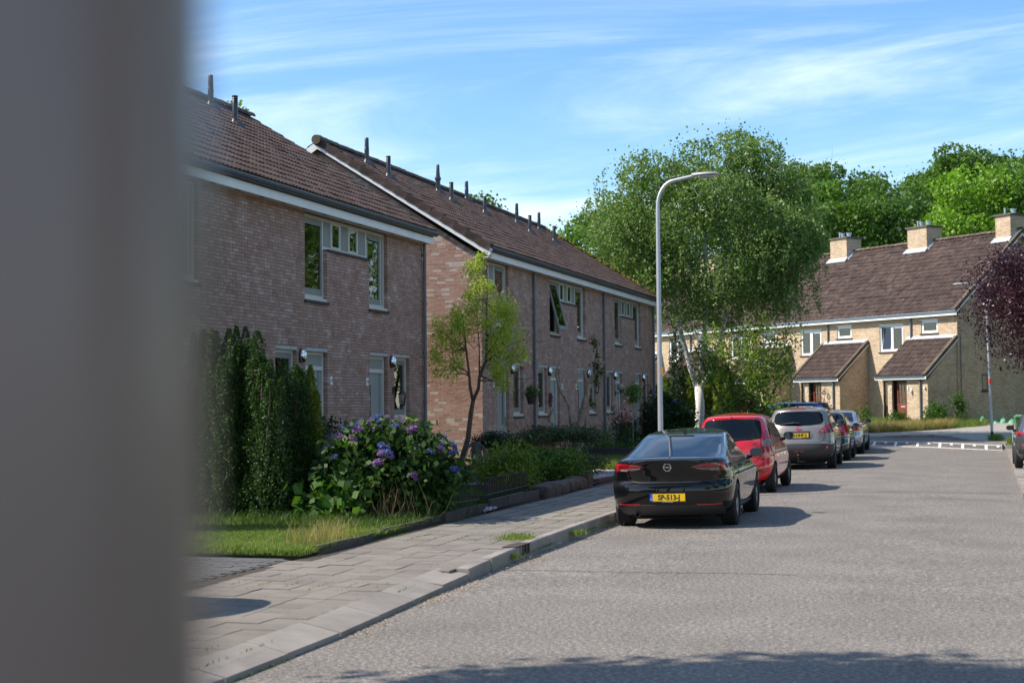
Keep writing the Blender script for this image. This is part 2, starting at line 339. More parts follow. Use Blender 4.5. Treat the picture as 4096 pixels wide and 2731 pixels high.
# kerb stones
kerb = empty('kerb', label='worn grey concrete kerb along the left pavement, low at the driveway', cat='kerb')
y = 2.
while y < 57.2:
    y2 = y+.985; h = float(np.interp(y, [12.5, 15.5], [.045, .118])); w = .15
    xa, xb = float(kx(y)), float(kx(y2)); mb = MB()
    d = rng.normal()*.004
    b = .016
    if y < 14.5: w = .34; h = .03
    prof = [(-w, -.1), (-w, .112), (-b if h > .08 else -w*.5, h if h > .08 else .080), (0, h-b if h > .08 else float(np.interp(y, [8, 13, 14.5], [.04, .045, .07]))), (0, -.1)]
    V = [(xx+p[0]+d, yy, p[1]) for yy, xx in ((y, xa), (y2, xb)) for p in prof]
    n = 5; F = [(i, i+1, n+i+1, n+i) for i in range(n-1)]
    mb.add(V, F); mb.add([V[0], V[1], V[2], V[3], V[4]], [(0, 1, 2), (0, 2, 3), (0, 3, 4)])
    mb.build('kerb_stone', m_kerb, kerb); y += 1.0
kerb2 = empty('kerb', label='flat pale kerb stones along the right edge of the street', cat='kerb')
y = 2.
while y < 59.5:
    xa = float(KR(y)); d = rng.normal()*.008
    MB().box(xa+d, xa+d+.29, y, y+.485, -.2, .045+float(gz(y+.2))+rng.normal()*.003).build('kerb_stone', m_kerb, kerb2); y += .495
# street drain in the kerb
dr = empty('street_drain', (float(kx(17.5)), 17.2, 0), label='rusty cast iron gully inlet set in the kerb near a grass tuft', cat='drain')
m_rust = M('rusty_iron', [(.03, .022, .02), (.07, .045, .035)], .8, ns=12)
part('frame', m_rust, dr, (-.16, 0, .119), (.012, .62, .128)); part('frame', m_rust, dr, (-.02, 0, .0), (.012, .62, .03))
for i in range(5): part('bar', m_rust, dr, (-.02, .04+i*.13, .03), (.014, .07+i*.13, .119))
part('hole', m_black, dr, (-.03, .02, .02), (.002, .6, .118))

# ---------------- speed hump
hump = empty('speed_hump', label='low speed hump with white block markings across the far end of the street', cat='speed hump')
def hb(s): return np.array([-5.75+s*6.5, np.interp(s, [0, .25, .6, 1], [60.55, 60.1, 59.15, 57.2])])
HL, HH = 1.45, .115
m_hpale = M('hump_pale_block', [(.42, .37, .32), (.54, .48, .42)], .85, 'both', ns=5, bump=.3); m_hdark = M('hump_dark_block', [(.10, .095, .09), (.15, .14, .135)], .9, 'both', ns=5, bump=.3)
m_hwhite = M('hump_white_block', [(.66, .64, .60), (.80, .78, .74)], .8, 'both', ns=5)
def hp(s, v, e=0):
    p = hb(s); y = p[1]+v*HL; base = float(gz(y))
    ramp = np.interp(v, [-.02, 1], [0.0, HH]); return (p[0], y, base+ramp+e)
def hquad(mb, s0, s1, v0, v1, e=.004):
    k = 3; V = [hp(s0+(s1-s0)*i/(k-1), v0+(v1-v0)*j/2, e) for i in range(k) for j in range(3)]
    V2 = [(a[0], a[1], a[2]-.05) for a in V]; mb.grid(np.array(V), k, 3)
    mb.add([V[0], V[6], V2[6], V2[0]], [(0, 1, 2, 3)]); mb.add([V[2], V[8], V2[8], V2[2]], [(0, 1, 2, 3)])
ns_, per = 62, 62
w = 1/62.
for nm, mat, v0, v1 in (('pale_block', m_hpale, -.02, .13), ('pale_block', m_hpale, .86, 1.05)):
    for i in range(30):
        mb = MB(); hquad(mb, i/30+.001, (i+1)/30-.0006, v0, v1); mb.build(nm, mat, hump)
for i in range(62):
    ph = i % 8
    for j, (v0, v1) in enumerate(((.135, .37), (.375, .61), (.615, .855))):
        white = ph in (0,) or (ph == 4 and j == 2)
        mb = MB(); hquad(mb, i*w+.0006, (i+1)*w-.0006, v0, v1); mb.build('white_block' if white else 'dark_block', m_hwhite if white else m_hdark, hump)
        if ph == 0: pass
mb = MB(); V = []
for i in range(12):
    s = i/11
    for v, zz in ((1.05, HH), (2.6, HH), (3.6, 0.0)):
        p = hb(s); y = p[1]+v*HL; V.append((p[0], y, float(gz(y))+zz+.002))
mb.grid(np.array(V), 12, 3).build('plateau', m_asph, hump)
# far pavement (along the yellow houses)
FP = [(-60, 64.6), (-10, 64.6), (-4.5, 64.7), (-3.2, 65.6), (-1.9, 65.9), (-1.2, 64.8), (-.6, 62.9), (.25, 60.6), (.9, 59.7), (3.2, 60.2), (6, 76), (1.3, 76.2), (.1, 72.6), (-2.1, 69.4), (-3.4, 68.1), (-5, 66.9), (-60, 66.6)]
def tri_poly(name, mat, pts, zf, thick=.12, kind='structure', parent=None):
    bm = bmesh.new(); vs = [bm.verts.new((x, y, zf(y))) for x, y in pts]; f = bm.faces.new(vs)
    bmesh.ops.triangulate(bm, faces=[f]); r = bmesh.ops.extrude_face_region(bm, geom=bm.faces[:])
    for v in [e for e in r['geom'] if isinstance(e, bmesh.types.BMVert)]: v.co.z -= thick
    me = bpy.data.meshes.new(name); bm.to_mesh(me); bm.free(); me.materials.append(mat); o = link(name, me, parent)
    return tag(o, kind=kind) if kind else o
m_fpave = M('far_paving', [(.26, .24, .215), (.34, .315, .28)], .9, 'noise', ns=4, bump=.4, bs=25)
tri_poly('far_pavement', m_fpave, FP, lambda y: float(gz(y))+.10, .2)
FK = [(-10, 64.6), (-7.2, 64.6), (-4.5, 64.7), (-3.2, 65.6), (-1.9, 65.9), (-1.2, 64.8), (-.6, 62.9), (.25, 60.6), (.9, 59.7)]
k3 = empty('kerb', label='curved kerb edging the pavement corner below the second street lamp', cat='kerb')
for a, b in zip(FK[:-1], FK[1:]):
    a = np.array(a); b = np.array(b); L_ = np.linalg.norm(b-a); d = (b-a)/L_; nrm = np.array([-d[1], d[0]])
    n = max(1, round(L_/1.0))
    for i in range(n):
        p = a+d*L_*i/n; q = a+d*(L_*(i+1)/n-.015); z = float(gz((p[1]+q[1])/2))+.108
        mb = MB(); mb.poly_prism([p-nrm*.02, q-nrm*.02, q+nrm*.12, p+nrm*.12], z-.25, z); mb.build('kerb_stone', m_kerb, k3)

# ------------------------------------------------------------------ house helpers (local frame: X along facade, -Y outward, Z up)
CH = .0625
def merge(iv):
    iv = sorted(iv); out = []
    for a, b in iv:
        if out and a <= out[-1][1]+1e-6: out[-1][1] = max(b, out[-1][1])
        else: out.append([a, b])
    return out
def brick_rows(u0, u1, z0, z1, holes, limits=None, short=.3):
    res = []
    k = 0; z = z0
    while z+.05 <= z1+.001:
        zm = z+.025; a0, a1 = (u0, u1) if limits is None else limits(zm)
        if a1-a0 > .12:
            hs_ = merge([(h[0], h[1]) for h in holes if h[2]-.012 < zm < h[3]+.012]); cur = a0; segs = []
            for a, b in hs_:
                if a > cur+.02: segs.append((cur, min(a, a1)))
                cur = max(cur, b)
            if cur < a1-.02: segs.append((cur, a1))
            for a, b in segs:
                x = a; first = True
                while x < b-.015:
                    L_ = .10 if (first and k % 2) or rng.random() < short else .211
                    e = min(x+L_, b)
                    if b-e < .05: e = b
                    res.append((x, e, z, abs(e-x-.211) < 1e-4)); x = e+.011; first = False
        z += CH; k += 1
    return res
def brick_wall(parent, rows, mat, xf, xr, single=(), msingle=None, depth=.10):
    """rows -> boxes; xf maps (u,d,z) arrays to local coords (d = depth inward). xr=(rotation z, fn(u,z)->loc) for single bricks"""
    lo, hi = [], []; ss = set(single)
    for i, (a, b, z, full) in enumerate(rows):
        j = rng.normal()*.0012
        if i in ss: link('brick', msingle, parent, xr[1](a, z, j), (0, 0, xr[0])); continue
        lo.append((a, j, z)); hi.append((b, depth, z+.051))
    o = MB().boxes(lo, hi, xf, back=False).build('bricks', mat, parent); tag(o, kind='stuff'); return o
def backing(mb, u0, u1, z0, z1, holes, xf, d0=.006, d1=.11, shrink=.004, top=None):
    us = sorted({u0, u1, *[h[0]-shrink for h in holes], *[h[1]+shrink for h in holes]}); zs = sorted({z0, z1, *[h[2]-shrink for h in holes], *[h[3]+shrink for h in holes]})
    us = [u for u in us if u0 <= u <= u1]; zs = [z for z in zs if z0 <= z <= z1]
    for a, b in zip(us[:-1], us[1:]):
        run = None
        for c, d in zip(zs[:-1], zs[1:]):
            cu, cz = (a+b)/2, (c+d)/2
            hole = any(h[0]-shrink < cu < h[1]+shrink and h[2]-shrink < cz < h[3]+shrink for h in holes)
            if not hole: run = (run[0], d) if run else (c, d)
            if hole or d == zs[-1]:
                if run: mb.boxes([(a, d0, run[0])], [(b, d1, run[1])], xf); run = None
ident = lambda c: c
def frame(mb, u0, u1, z0, z1, w, y0, y1, wb=None, wt=None):
    wb = w if wb is None else wb; wt = w if wt is None else wt
    mb.box(u0, u0+w, y0, y1, z0, z1); mb.box(u1-w, u1, y0, y1, z0, z1)
    mb.box(u0+w, u1-w, y0, y1, z0, z0+wb); mb.box(u0+w, u1-w, y0, y1, z1-wt, z1)
def casement(parent, u0, u1, z0, z1, y, hinge_open=0, curtain=None, vent=True, sashw=.075):
    """grey-green sash with pane, child of window frame part"""
    mb = MB(); frame(mb, u0, u1, z0, z1, sashw, y, y+.045, wb=.13, wt=.10)
    if vent:
        mb.box(u0+.06, u1-.06, y-.03, y+.0, z1-.135, z1-.10)
    s = mb.build('sash', m_sash, parent)
    p = MB().box(u0+sashw, u1-sashw, y+.018, y+.026, z0+.13, z1-.10).build('pane', m_glass, parent)
    if hinge_open:
        c = Vector((0, y, z1)); Rm = Matrix.Translation(c) @ Matrix.Rotation(-hinge_open, 4, 'X') @ Matrix.Translation(-c)
        s.data.transform(Rm); p.data.transform(Rm)
    if curtain:
        cu = MB(); nn = 26; xs_ = np.linspace(u0+.06, u0+.06+(u1-u0-.12)*curtain, nn); V = [(x, y+.12+.015*math.sin(i*1.7), z) for i, x in enumerate(xs_) for z in (z0+.1, z1-.05)]
        cu.grid(np.array(V), nn, 2).build('curtain', m_curt, parent)
    return s
def wall_light(parent, u, z, name='wall_light'):
    mb = MB(); mb.lathe([(0, 0), (.10, 0), (.11, -.02), (.10, -.035), (0, -.035)], 16, axis='y'); b = mb.build(name, m_black, parent, loc=(u, -.0, z)); b.scale = (.85, 1, 1.35)
    th = np.linspace(0, PI/2, 7); mb = MB(); mb.lathe([(.105*math.cos(t), -.035-.09*math.sin(t)) for t in th], 16, axis='y')
    d = mb.build('dome', m_chrome, b, smooth=True)
def lantern(parent, u, z, col=None):
    b = MB().box(u-.045, u+.045, -.02, 0, z-.02, z+.14).build('lantern', m_blackmetal, parent)
    mb = MB(); t = np.linspace(0, PI*.9, 8); mb.tube([(u, -.02-.10*(1-math.cos(a))/1.0, z+.08+.05*math.sin(a)) for a in t], .012, 6)
    yc = -.22; mb.lathe([(.005, .10), (.01, .06), (.05, .045), (.085, -.01), (.095, -.03)], 6, (u, yc, z)); mb.lathe([(.06, -.25), (.05, -.28), (0.0, -.29)], 6, (u, yc, z))
    for k in range(6):
        a = k*PI/3; mb.tube([(u+.085*math.cos(a), yc+.085*math.sin(a), z-.03), (u+.058*math.cos(a), yc+.058*math.sin(a), z-.25)], .006, 4)
    mb.build('cage', m_blackmetal, b); MB().lathe([(.078, -.03), (.052, -.25)], 6, (u, yc, z)).build('lamp_glass', m_glass, b)
def globe_light(parent, u, z):
    b = MB().box(u-.04, u+.04, -.02, 0, z-.3, z-.12); b.tube([(u, -.02, z-.2), (u, -.2, z-.2), (u, -.2, z-.12)], .018, 6); b.lathe([(.06, -.1), (.05, -.15), (.02, -.18)], 10, (u, -.2, z))
    b = b.build('globe_light', m_black, parent); t = np.linspace(-PI/2, PI/2, 9)
    MB().lathe([(.13*math.cos(a), .13*math.sin(a)) for a in t], 16, (u, -.2, z)).build('globe', M('smoked_globe', [(.30, .28, .24)], .15), b, smooth=True)
def swan_light(parent, u, z):
    mb = MB().box(u-.05, u+.05, -.02, 0, z+.05, z+.25); t = np.linspace(0, PI, 10)
    mb.tube([(u, -.02-.14*(1-math.cos(a)), z+.15+.17*math.sin(a)) for a in t], .014, 6); mb.lathe([(.03, .15), (.06, .06), (.09, .02), (.20, -.02)], 14, (u, -.30, z)); mb.build('barn_light', m_blackmetal, parent)
def house_number(parent, u, z, s):
    p = MB().box(u-.055, u+.055, -.018, -.002, z-.085, z+.085).build('number_plate', m_white, parent)
    text(s, .075, m_black, p, (u, -.019, z), (PI/2, 0, 0), name='digits')

def low_window(ter, u0, blind=0, curtain=0, post=None):
    z0, z1 = 1.5, 2.90; u1 = u0+.92; Y = .085
    mb = MB(); frame(mb, u0, u1, z0+.06, z1, .055, Y, Y+.06); w_ = mb.build('window', m_cream, ter)
    casement(w_, u0+.055, u1-.055, z0+.115, z1-.055, Y+.012, curtain=curtain or None, vent=False)
    MB().box(u0-.03, u1+.03, -.035, .1, z0-.055, z0).build('sill', m_sill, w_); MB().box(u0, u1, -.0, .1, z0, z0+.058).build('frame_sill', m_cream, w_)
    if blind:
        mb = MB()
        for k in range(int(blind/.05)): mb.box(u0+.13, u1-.13, Y+.09, Y+.10, z1-.19-k*.05, z1-.145-k*.05)
        mb.build('blind', m_blind, w_)
    MB().box(u0, u1, -.006, .1, 2.905, 2.972).build('lintel', m_conc, ter)
def front_door(ter, u0, side=1, kind=0):
    u1 = u0+1.0; zf = .35; Y = .085
    mb = MB(); mb.box(u0, u0+.06, Y, Y+.07, zf, 2.9); mb.box(u1-.06, u1, Y, Y+.07, zf, 2.9); mb.box(u0+.06, u1-.06, Y, Y+.07, 2.84, 2.9); mb.box(u0+.06, u1-.06, Y-.01, Y+.07, 2.54, 2.62)
    d = mb.build('door', m_cream, ter)
    MB().box(u0+.06, u1-.06, Y+.03, Y+.04, 2.62, 2.84).build('transom_pane', m_frost, d)
    a, b = (u0+.06, u1-.24) if side > 0 else (u0+.24, u1-.06)
    mb = MB(); mb.box(a, b, Y+.02, Y+.06, zf+.02, 2.54); mb.box(b if side > 0 else a-.03, b+.03 if side > 0 else a, Y, Y+.07, zf, 2.54)
    mb.build('leaf', m_dooor, d)
    c0, c1 = (b+.03, u1-.06) if side > 0 else (u0+.06, a-.03)
    MB().box(c0, c1, Y+.04, Y+.05, zf+.35, 2.54).build('side_pane', m_frost, d); MB().box(c0, c1, Y+.03, Y+.06, zf, zf+.35).build('side_panel', m_dooor, d)
    uc = a+.16 if kind == 0 else b-.2; mb = MB(); frame(mb, uc-.07, uc+.07, 1.25, 2.3, .02, Y+.005, Y+.022); mb.build('glazing_bead', m_dooor, d)
    MB().box(uc-.05, uc+.05, Y+.014, Y+.019, 1.27, 2.28).build('door_pane', m_glass, d)
    MB().box(b-.06, b-.03, Y-.03, Y+.02, 1.25, 1.5).tube([(b-.045, Y-.04, 1.4), (b-.15, Y-.04, 1.4)], .009, 6).build('door_handle', m_chrome, d)
    MB().box(a+.28, a+.52, Y+.008, Y+.022, 1.2, 1.26).build('letterbox', m_chrome, d)
    MB().box(u0, u1, -.006, .1, 2.905, 2.972).build('lintel', m_conc, ter); MB().box(u0, u1, -.05, .1, zf-.12, zf).build('doorstep', m_conc, ter)
def band(ter, c, left=True, mid=True, open_left=0, curt=0):
    """upper window band around pair axis c"""
    Y = .085; zb, zm, zt = 3.9, 4.97, 5.60; mb = MB()
    legs = ([(c-2.13, c-1.09)] if left else [])+[(c+1.08, c+2.12)]
    ws = []
    for i, (a, b) in enumerate(legs):
        mb = MB(); frame(mb, a, b, zb+.06, zt, .06, Y, Y+.06); w_ = mb.build('window', m_cream, ter)
        op = R(14) if (open_left and i == 0) else 0
        if i == len(legs)-1: mb = MB().box(b-.20, b-.17, Y, Y+.06, zb+.1, zt-.06); mb.build('mullion', m_cream, w_); MB().box(b-.17, b-.06, Y+.03, Y+.05, zb+.12, zt-.06).build('side_pane', m_sash, w_); casement(w_, a+.06, b-.20, zb+.12, zt-.06, Y+.005, curtain=curt or None)
        else: casement(w_, a+.06, b-.06, zb+.12, zt-.06, Y-.005, hinge_open=op)
        MB().box(a, b, -.0, .09, zb, zb+.058).build('frame_sill', m_cream, w_)
        MB().box(a-.03, b+.03, -.04, .1, zb-.06, zb).build('sill', m_sill, w_)
    if mid:
        a, b = c-1.09, c+1.08
        if not left: a = c
        mb = MB(); mb.box(a, b, Y, Y+.06, zt-.06, zt); mb.box(a, b, Y, Y+.06, zm, zm+.06); us = [u for u in (c-.71, c-.25, c+.17, c+.65) if u > a]
        for u in us: mb.box(u-.018, u+.018, Y-.004, Y+.06, zm+.06, zt-.06)
        w_ = mb.build('window', m_cream, ter)
        for k, (p, q, t) in enumerate(((c-1.09, c-.71, 'p'), (c-.71, c-.25, 'w'), (c-.25, c+.17, 'p'), (c+.17, c+.65, 'w'), (c+.65, c+1.08, 'p'))):
            if q <= a: continue
            p = max(p, a)
            if t == 'p': MB().box(p+.018, q-.018, Y+.004, Y+.03, zm+.06, zt-.06).build('panel', m_sash, w_)
            else:
                mb = MB(); frame(mb, p+.018, q-.018, zm+.06, zt-.06, .035, Y-.01, Y+.03); mb.build('sash', m_cream, w_); MB().box(p+.053, q-.053, Y+.01, Y+.016, zm+.09, zt-.09).build('pane', m_glass, w_)
        MB().box(a+.02 if left else a, b-.02, -.03, .1, zm-.055, zm).build('sill', m_sill, w_)

def tile_mesh(segs=16, w=.30, Lt=.40, lip=.024, amp=.020, waves=2, lift=.03):
    u = np.linspace(0, w, segs+1); ph = (u/w*waves) % 1.0
    h = amp*(1.8 if waves == 1 else 1)*np.clip(np.sin(PI*np.clip(ph*(1.45 if waves == 2 else 1.25), 0, 1)), 0, 1)
    lo_t = np.c_[u, np.zeros_like(u), h+lift]; hi_t = np.c_[u, np.full_like(u, Lt), h+.004]; lo_b = np.c_[u, np.full_like(u, .004), h+lift-lip-.012]
    V = np.vstack([lo_b, lo_t, hi_t]); return V, segs+1
def tile_obj(segs=16, **k):
    V, n = tile_mesh(segs, **k); mb = MB(); mb.grid(V, 3, n); return mb
def roof(ter, u0, u1, eave, ridge, ncam, mat, course=.36, single=300, near=None, far_side=True, name='roof', waves=2, tw=.30, par=None, jit=.003, segs=16):
    """eave/ridge = (y, z) local; builds a slope part with tile children"""
    ey, ez = eave; ry, rz = ridge; Ls = math.hypot(ry-ey, rz-ez); a = math.atan2(rz-ez, ry-ey)
    nr = max(1, round(Ls/course)); cs = Ls/nr; nc = max(1, round((u1-u0)/tw)); w = (u1-u0)/nc
    def xf(c):
        y = ey+c[:, 1]*math.cos(a)-c[:, 2]*math.sin(a); z = ez+c[:, 1]*math.sin(a)+c[:, 2]*math.cos(a); return np.c_[c[:, 0], y, z]
    base = MB(); base.box(u0, u1, 0, Ls, -.06, -.005, xf); sl = base.build(name, m_mortA if par is None else m_mortA, ter if par is None else par)
    V, n = tile_mesh(segs, w=w, Lt=cs+.05, waves=waves)
    msingle = MB().grid(V, 3, n).mesh('roof_tile', mat, smooth=False)
    cells = [(u0+i*w, j*cs) for j in range(nr) for i in range(nc)]
    ids = set()
    if single and near is not None:
        cc = np.array(cells); P = xf(np.c_[cc[:, 0], cc[:, 1], np.zeros(len(cc))]); d = near(P); ids = set(np.argsort(d)[:single].tolist())
    mb = MB(); off = []
    for k, (u, s) in enumerate(cells):
        jz = rng.normal()*jit
        if k in ids:
            p = xf(np.array([[u, s, jz]]))[0]; link('roof_tile', msingle, sl, tuple(p), (a+rng.normal()*.004, 0, 0))
        else: off.append((u, s, jz))
    off = np.array(off)
    if len(off):
        VV = (V[None]+off[:, None]).reshape(-1, 3); i = np.arange(2)[:, None]*n; j = np.arange(n-1)[None]; F = np.stack([i+j, i+j+1, i+n+j+1, i+n+j], -1).reshape(-1, 4)
        FF = (np.arange(len(off))[:, None, None]*len(V)+F[None]).reshape(-1, 4); o = MB().add(xf(VV), FF).build('roof_tiles', mat, sl); tag(o, kind='stuff')
    return sl, xf, Ls, a
def ridge_tiles(ter, u0, u1, y, z, mat, parent, step=.36):
    th = np.linspace(-.15, PI+.15, 9); pr = [(y+.135*math.cos(t), z-.03+.115*math.sin(t)) for t in th]
    n = int((u1-u0)/step); st = (u1-u0)/n
    V = np.array([(x, p[0]-y+(0 if x < .1 else (p[0]-y)*.12), p[1]-z+(0 if x < .1 else .012)) for x in (0, st+.02) for p in pr]); me = MB().grid(V, 2, 9).mesh('ridge_tile', mat)
    for i in range(n): link('ridge_tile', me, parent, (u0+i*st, y, z+rng.normal()*.004), (0, rng.normal()*.01, 0))
def vent(parent, p, h, kind=0, r=.065):
    """roof vent pipe, p local coordinates at the roof surface; parts of the house"""
    b = MB(); th = np.linspace(0, 1, 7)
    b.lathe([(r*1.75, -.12), (r*1.7, .0), (r*1.35, .06), (r*1.08, .11), (r, .13)], 16); b.tube([(0, -.25, -.16), (0, -.1, -.02), (0, 0, .04)], [r*.8, r*1.5, r*1.3], 12)
    o = b.build('roof_vent', m_vent, parent, smooth=True, sharp=40, loc=tuple(p))
    mb = MB(); H_ = h+.05
    if kind == 0: prof = [(r, .1), (r*1.02, H_*.55), (r*.9, H_*.56), (r*.98, H_*.58), (r*.9, H_*.60), (r*.98, H_*.62), (r*.9, H_*.64), (r*.93, H_*.66), (r*.86, H_-.02), (r*.7, H_), (0, H_)]
    elif kind == 1: prof = [(r, .1), (r, H_*.72)]+[(r*(.9 if k % 2 else 1.05), H_*(.72+.03*k)) for k in range(1, 9)]+[(r*1.02, H_), (0, H_+.005)]
    else: prof = [(r*1.15, .1), (r*1.15, H_*.42), (r*1.5, H_*.44), (r*1.5, H_*.53), (r*1.1, H_*.55), (r*1.0, H_*.62), (r*.85, H_*.72), (r*.9, H_*.74), (r*.85, H_*.76), (r*.75, H_-.02), (r*.6, H_), (0, H_)]
    mb.lathe(prof, 16); mb.build('cowl', m_vent, o, smooth=True, sharp=30)
m_vent = M('vent_black', [(.022, .027, .036)], .38, spec=.6)
def downpipe(ter, u, z0, z1, y=-.06, r=.04):
    mb = MB().tube([(u, y, z0), (u, y, z1-.02), (u, y, z1)], r, 12, caps=False)
    o = mb.build('downpipe', m_pipe, ter, smooth=True)
    mb = MB()
    for z in np.arange(z0+.6, z1, 1.15): mb.lathe([(r+.001, -.03), (r+.008, -.028), (r+.008, .028), (r+.001, .03)], 12, (u, y, z)); mb.box(u-.012, u+.012, y, 0, z-.012, z+.012)
    mb.build('pipe_bracket', m_pipe, o)

def terrace(name, label, xw, y0, L_, axes, firsthalf, gable_mat, near_min_y, pipes, vents, numbers, gable_over, lowk, group=None):
    ter = empty(name, (xw, y0, 0), PI/2, label, 'terraced house')
    g = lambda y: y-y0
    up_holes = []; low_holes = []
    for i, c in enumerate(axes):
        c = g(c); left = not (firsthalf and i == 0)
        if left: up_holes += [(c-2.13, c-1.09, 3.9, 5.6)]
        up_holes += [((c-1.1) if left else max(c, .08), c+1.09, 4.97, 5.6), (c+1.08, c+2.12, 3.9, 5.6)]
        if left: low_holes += [(c-3.42, c-2.5, 1.5, 2.97), (c-2.11, c-1.08, .35, 2.97)]
        low_holes += [(c+1.08, c+2.11, .35, 2.97), (c+2.5, c+3.42, 1.5, 2.97)]
    low_holes = [h for h in low_holes if h[0] > 0]; up_holes = [h for h in up_holes if h[1] > 0]
    holes = up_holes+low_holes
    wall = MB(); backing(wall, 0.0, L_, 0.05, 5.62, holes, ident); D = 9.6
    # back wall and floors (plain), far gable
    yr = 4.55 if gable_over else 4.5; zr = 8.86; ze = 5.80
    wall.box(0.006, L_-.006, D-.1, D, 0, 5.7)
    for ug in (0.006, L_-.106):
        V = [(ug, .112, 0), (ug, D-.1, 0), (ug, D-.1, 5.75), (ug, D/2-.1, 8.80), (ug, .112, 5.72), (ug+.1, .112, 0), (ug+.1, D-.1, 0), (ug+.1, D-.1, 5.75), (ug+.1, D/2-.1, 8.80), (ug+.1, .112, 5.72)]
        wall.add(V, [(0, 4, 2, 1), (5, 6, 7, 9), (4, 9, 8, 3), (3, 8, 7, 2)]); wall.add([V[2], V[3], V[4], V[7], V[8], V[9]], [(0, 2, 1), (3, 4, 5)])
    wo_ = wall.build('wall', m_mortA, ter)
    rows = brick_rows(0, L_, .06, 5.62, holes)
    ctr = np.array([[(a+b)/2+y0, z] for a, b, z, f in rows]); d = np.hypot(np.hypot(xw, ctr[:, 0]), ctr[:, 1]-1.83)
    d[[not r_[3] for r_ in rows]] = 1e9; d[ctr[:, 0] < near_min_y] = 1e9
    msb = MB().boxes([(0, 0, 0)], [(.2112, .10, .051)]).mesh('brick', m_brickA)
    k = 300 if not gable_over else 100
    brick_wall(wo_, rows, m_brickA, ident, (0, lambda a, z, j: (a, j, z)), np.argsort(d)[:k].tolist(), msb)
    # gable bricks (near end, facing -X local)
    lim = lambda z: (.0, D) if z < 5.66 else (max(0, (z-5.66)/(8.80-5.66)*(D/2)), D-max(0, (z-5.66)/(8.80-5.66)*(D/2)))
    grow = brick_rows(0, D, .06, 8.7, [], lambda z: (lim(z)[0]+.02, lim(z)[1]-.02), short=.08)
    gw = MB().box(-.004, .0055, .004, .11, 0.05, 5.6).build('gable_wall', m_mortB, ter)
    MB().boxes([(-.0108, .012, .05)], [(.0058, D, 5.68)]).add([(-.0108, .05, 5.68), (-.0108, D-.05, 5.68), (-.0108, D/2, 8.78)], [(0, 1, 2)]).build('pointing', m_mortB, gw)
    # mortar sheet in front of the structural wall
    gx = lambda c: np.c_[c[:, 1]-.012, c[:, 0], c[:, 2]]
    ctr = np.array([[(a+b)/2, z] for a, b, z, f in grow]); dg = np.hypot(ctr[:, 0]-.5, ctr[:, 1]-3); dg[[not r_[3] for r_ in grow]] = 1e9
    msg = MB().boxes([(-.012, 0, 0)], [(.02, .2112, .051)]).mesh('brick', gable_mat)
    brick_wall(gw, grow, gable_mat, gx, (0, lambda a, z, j: (j-.002, a, z)), (np.argsort(dg)[:200].tolist() if gable_over else []), msg, depth=.04)
    # windows and doors
    for i, c in enumerate(axes):
        c = g(c); left = not (firsthalf and i == 0)
        if c-2.2 > -.1 or not left: band(ter, c, left, True, open_left=(gable_over and i == 1), curt=[.5, .8, .3][i % 3])
        if left and c-3.42 > 0: low_window(ter, c-3.42, curtain=.45 if gable_over else 0)
        if left and c-2.11 > 0: front_door(ter, c-2.10, 1, 0)
        front_door(ter, c+1.09, -1 if gable_over else 1, 1 if gable_over and i == 0 else 0); low_window(ter, c+2.5, blind=1.2 if (not gable_over and i) else (0 if i == 0 else .5), curtain=0)
        for s_ in ((-1, 1) if left else (1,)):
            if c+s_*2.34 > .1: wall_light(ter, c+s_*2.32, 2.80)
    for y, s in numbers: house_number(ter, g(y), 2.34 if not gable_over else 2.37, s)
    for y in pipes: downpipe(ter, g(y), .15, 5.62)
    # eaves
    u0 = -.25 if gable_over else .0; u1 = L_+(.25 if gable_over else .06)
    MB().box(u0+.02, u1-.02, -.22, .11, 5.61, 5.635).build('soffit', m_cream, ter)
    so_ = MB()
    for uu_ in np.arange(u0+.6, u1-.3, .9): so_.box(uu_, uu_+.16, -.17, -.13, 5.606, 5.612)
    so_.build('soffit_vent', m_black, ter)
    MB().box(u0, u1, -.25, -.22, 5.60, 5.765).build('fascia', m_white, ter)
    mb = MB(); t = np.linspace(PI, 2*PI, 7); pr = [(-.315+.075*math.cos(a), 5.86+.09*math.sin(a)) for a in t]
    V = np.array([(u, p[0], p[1]) for u in (u0, u1) for p in pr]); mb.grid(V, 2, 7); V2 = np.array([(u, -.315+(p[0]+.315)*.93, p[1]+.006) for u in (u0, u1) for p in pr]); mb.grid(V2, 2, 7)
    mb.box(u0, u1, -.395, -.385, 5.845, 5.875); mb.box(u0, u1, -.25, -.238, 5.76, 5.90)
    for u in (u0, u1):
        mb.add([(u, p[0], p[1]) for p in pr]+[(u, -.315, 5.86)], [(i, i+1, 7) for i in range(6)])
    mb.build('gutter', m_zinc, ter)
    near = lambda P: np.hypot(np.hypot(xw-P[:, 1], P[:, 0]+y0), P[:, 2]-1.83)+np.where(P[:, 0]+y0 < near_min_y+.3, 1e6, 0)
    ey, ez, ry, rz = -.33, 5.90, 4.52, 8.93
    front, xf, Ls, a = roof(ter, u0+.02, u1-.02, (ey, ez), (ry, rz), None, m_tile, near=near)
    sl2 = MB()
    # back slope: joined tiles with coarse profile
    nt_ = int((u1-u0)/.3); V, n = tile_mesh(4, w=(u1-u0-.04)/nt_, Lt=.41); cells = np.array([(u0+.02+i*(u1-u0-.04)/nt_, j*Ls/16, 0) for j in range(16) for i in range(nt_)])
    VV = (V[None]+cells[:, None]).reshape(-1, 3); i = np.arange(2)[:, None]*n; j = np.arange(n-1)[None]; F = np.stack([i+j, i+j+1, i+n+j+1, i+n+j], -1).reshape(-1, 4)
    FF = (np.arange(len(cells))[:, None, None]*len(V)+F[None]).reshape(-1, 4); q = xf(VV); q[:, 1] = 2*ry-q[:, 1]; back = MB().add(q, FF).build('roof_back', m_tile, ter); tag(back, kind='stuff')
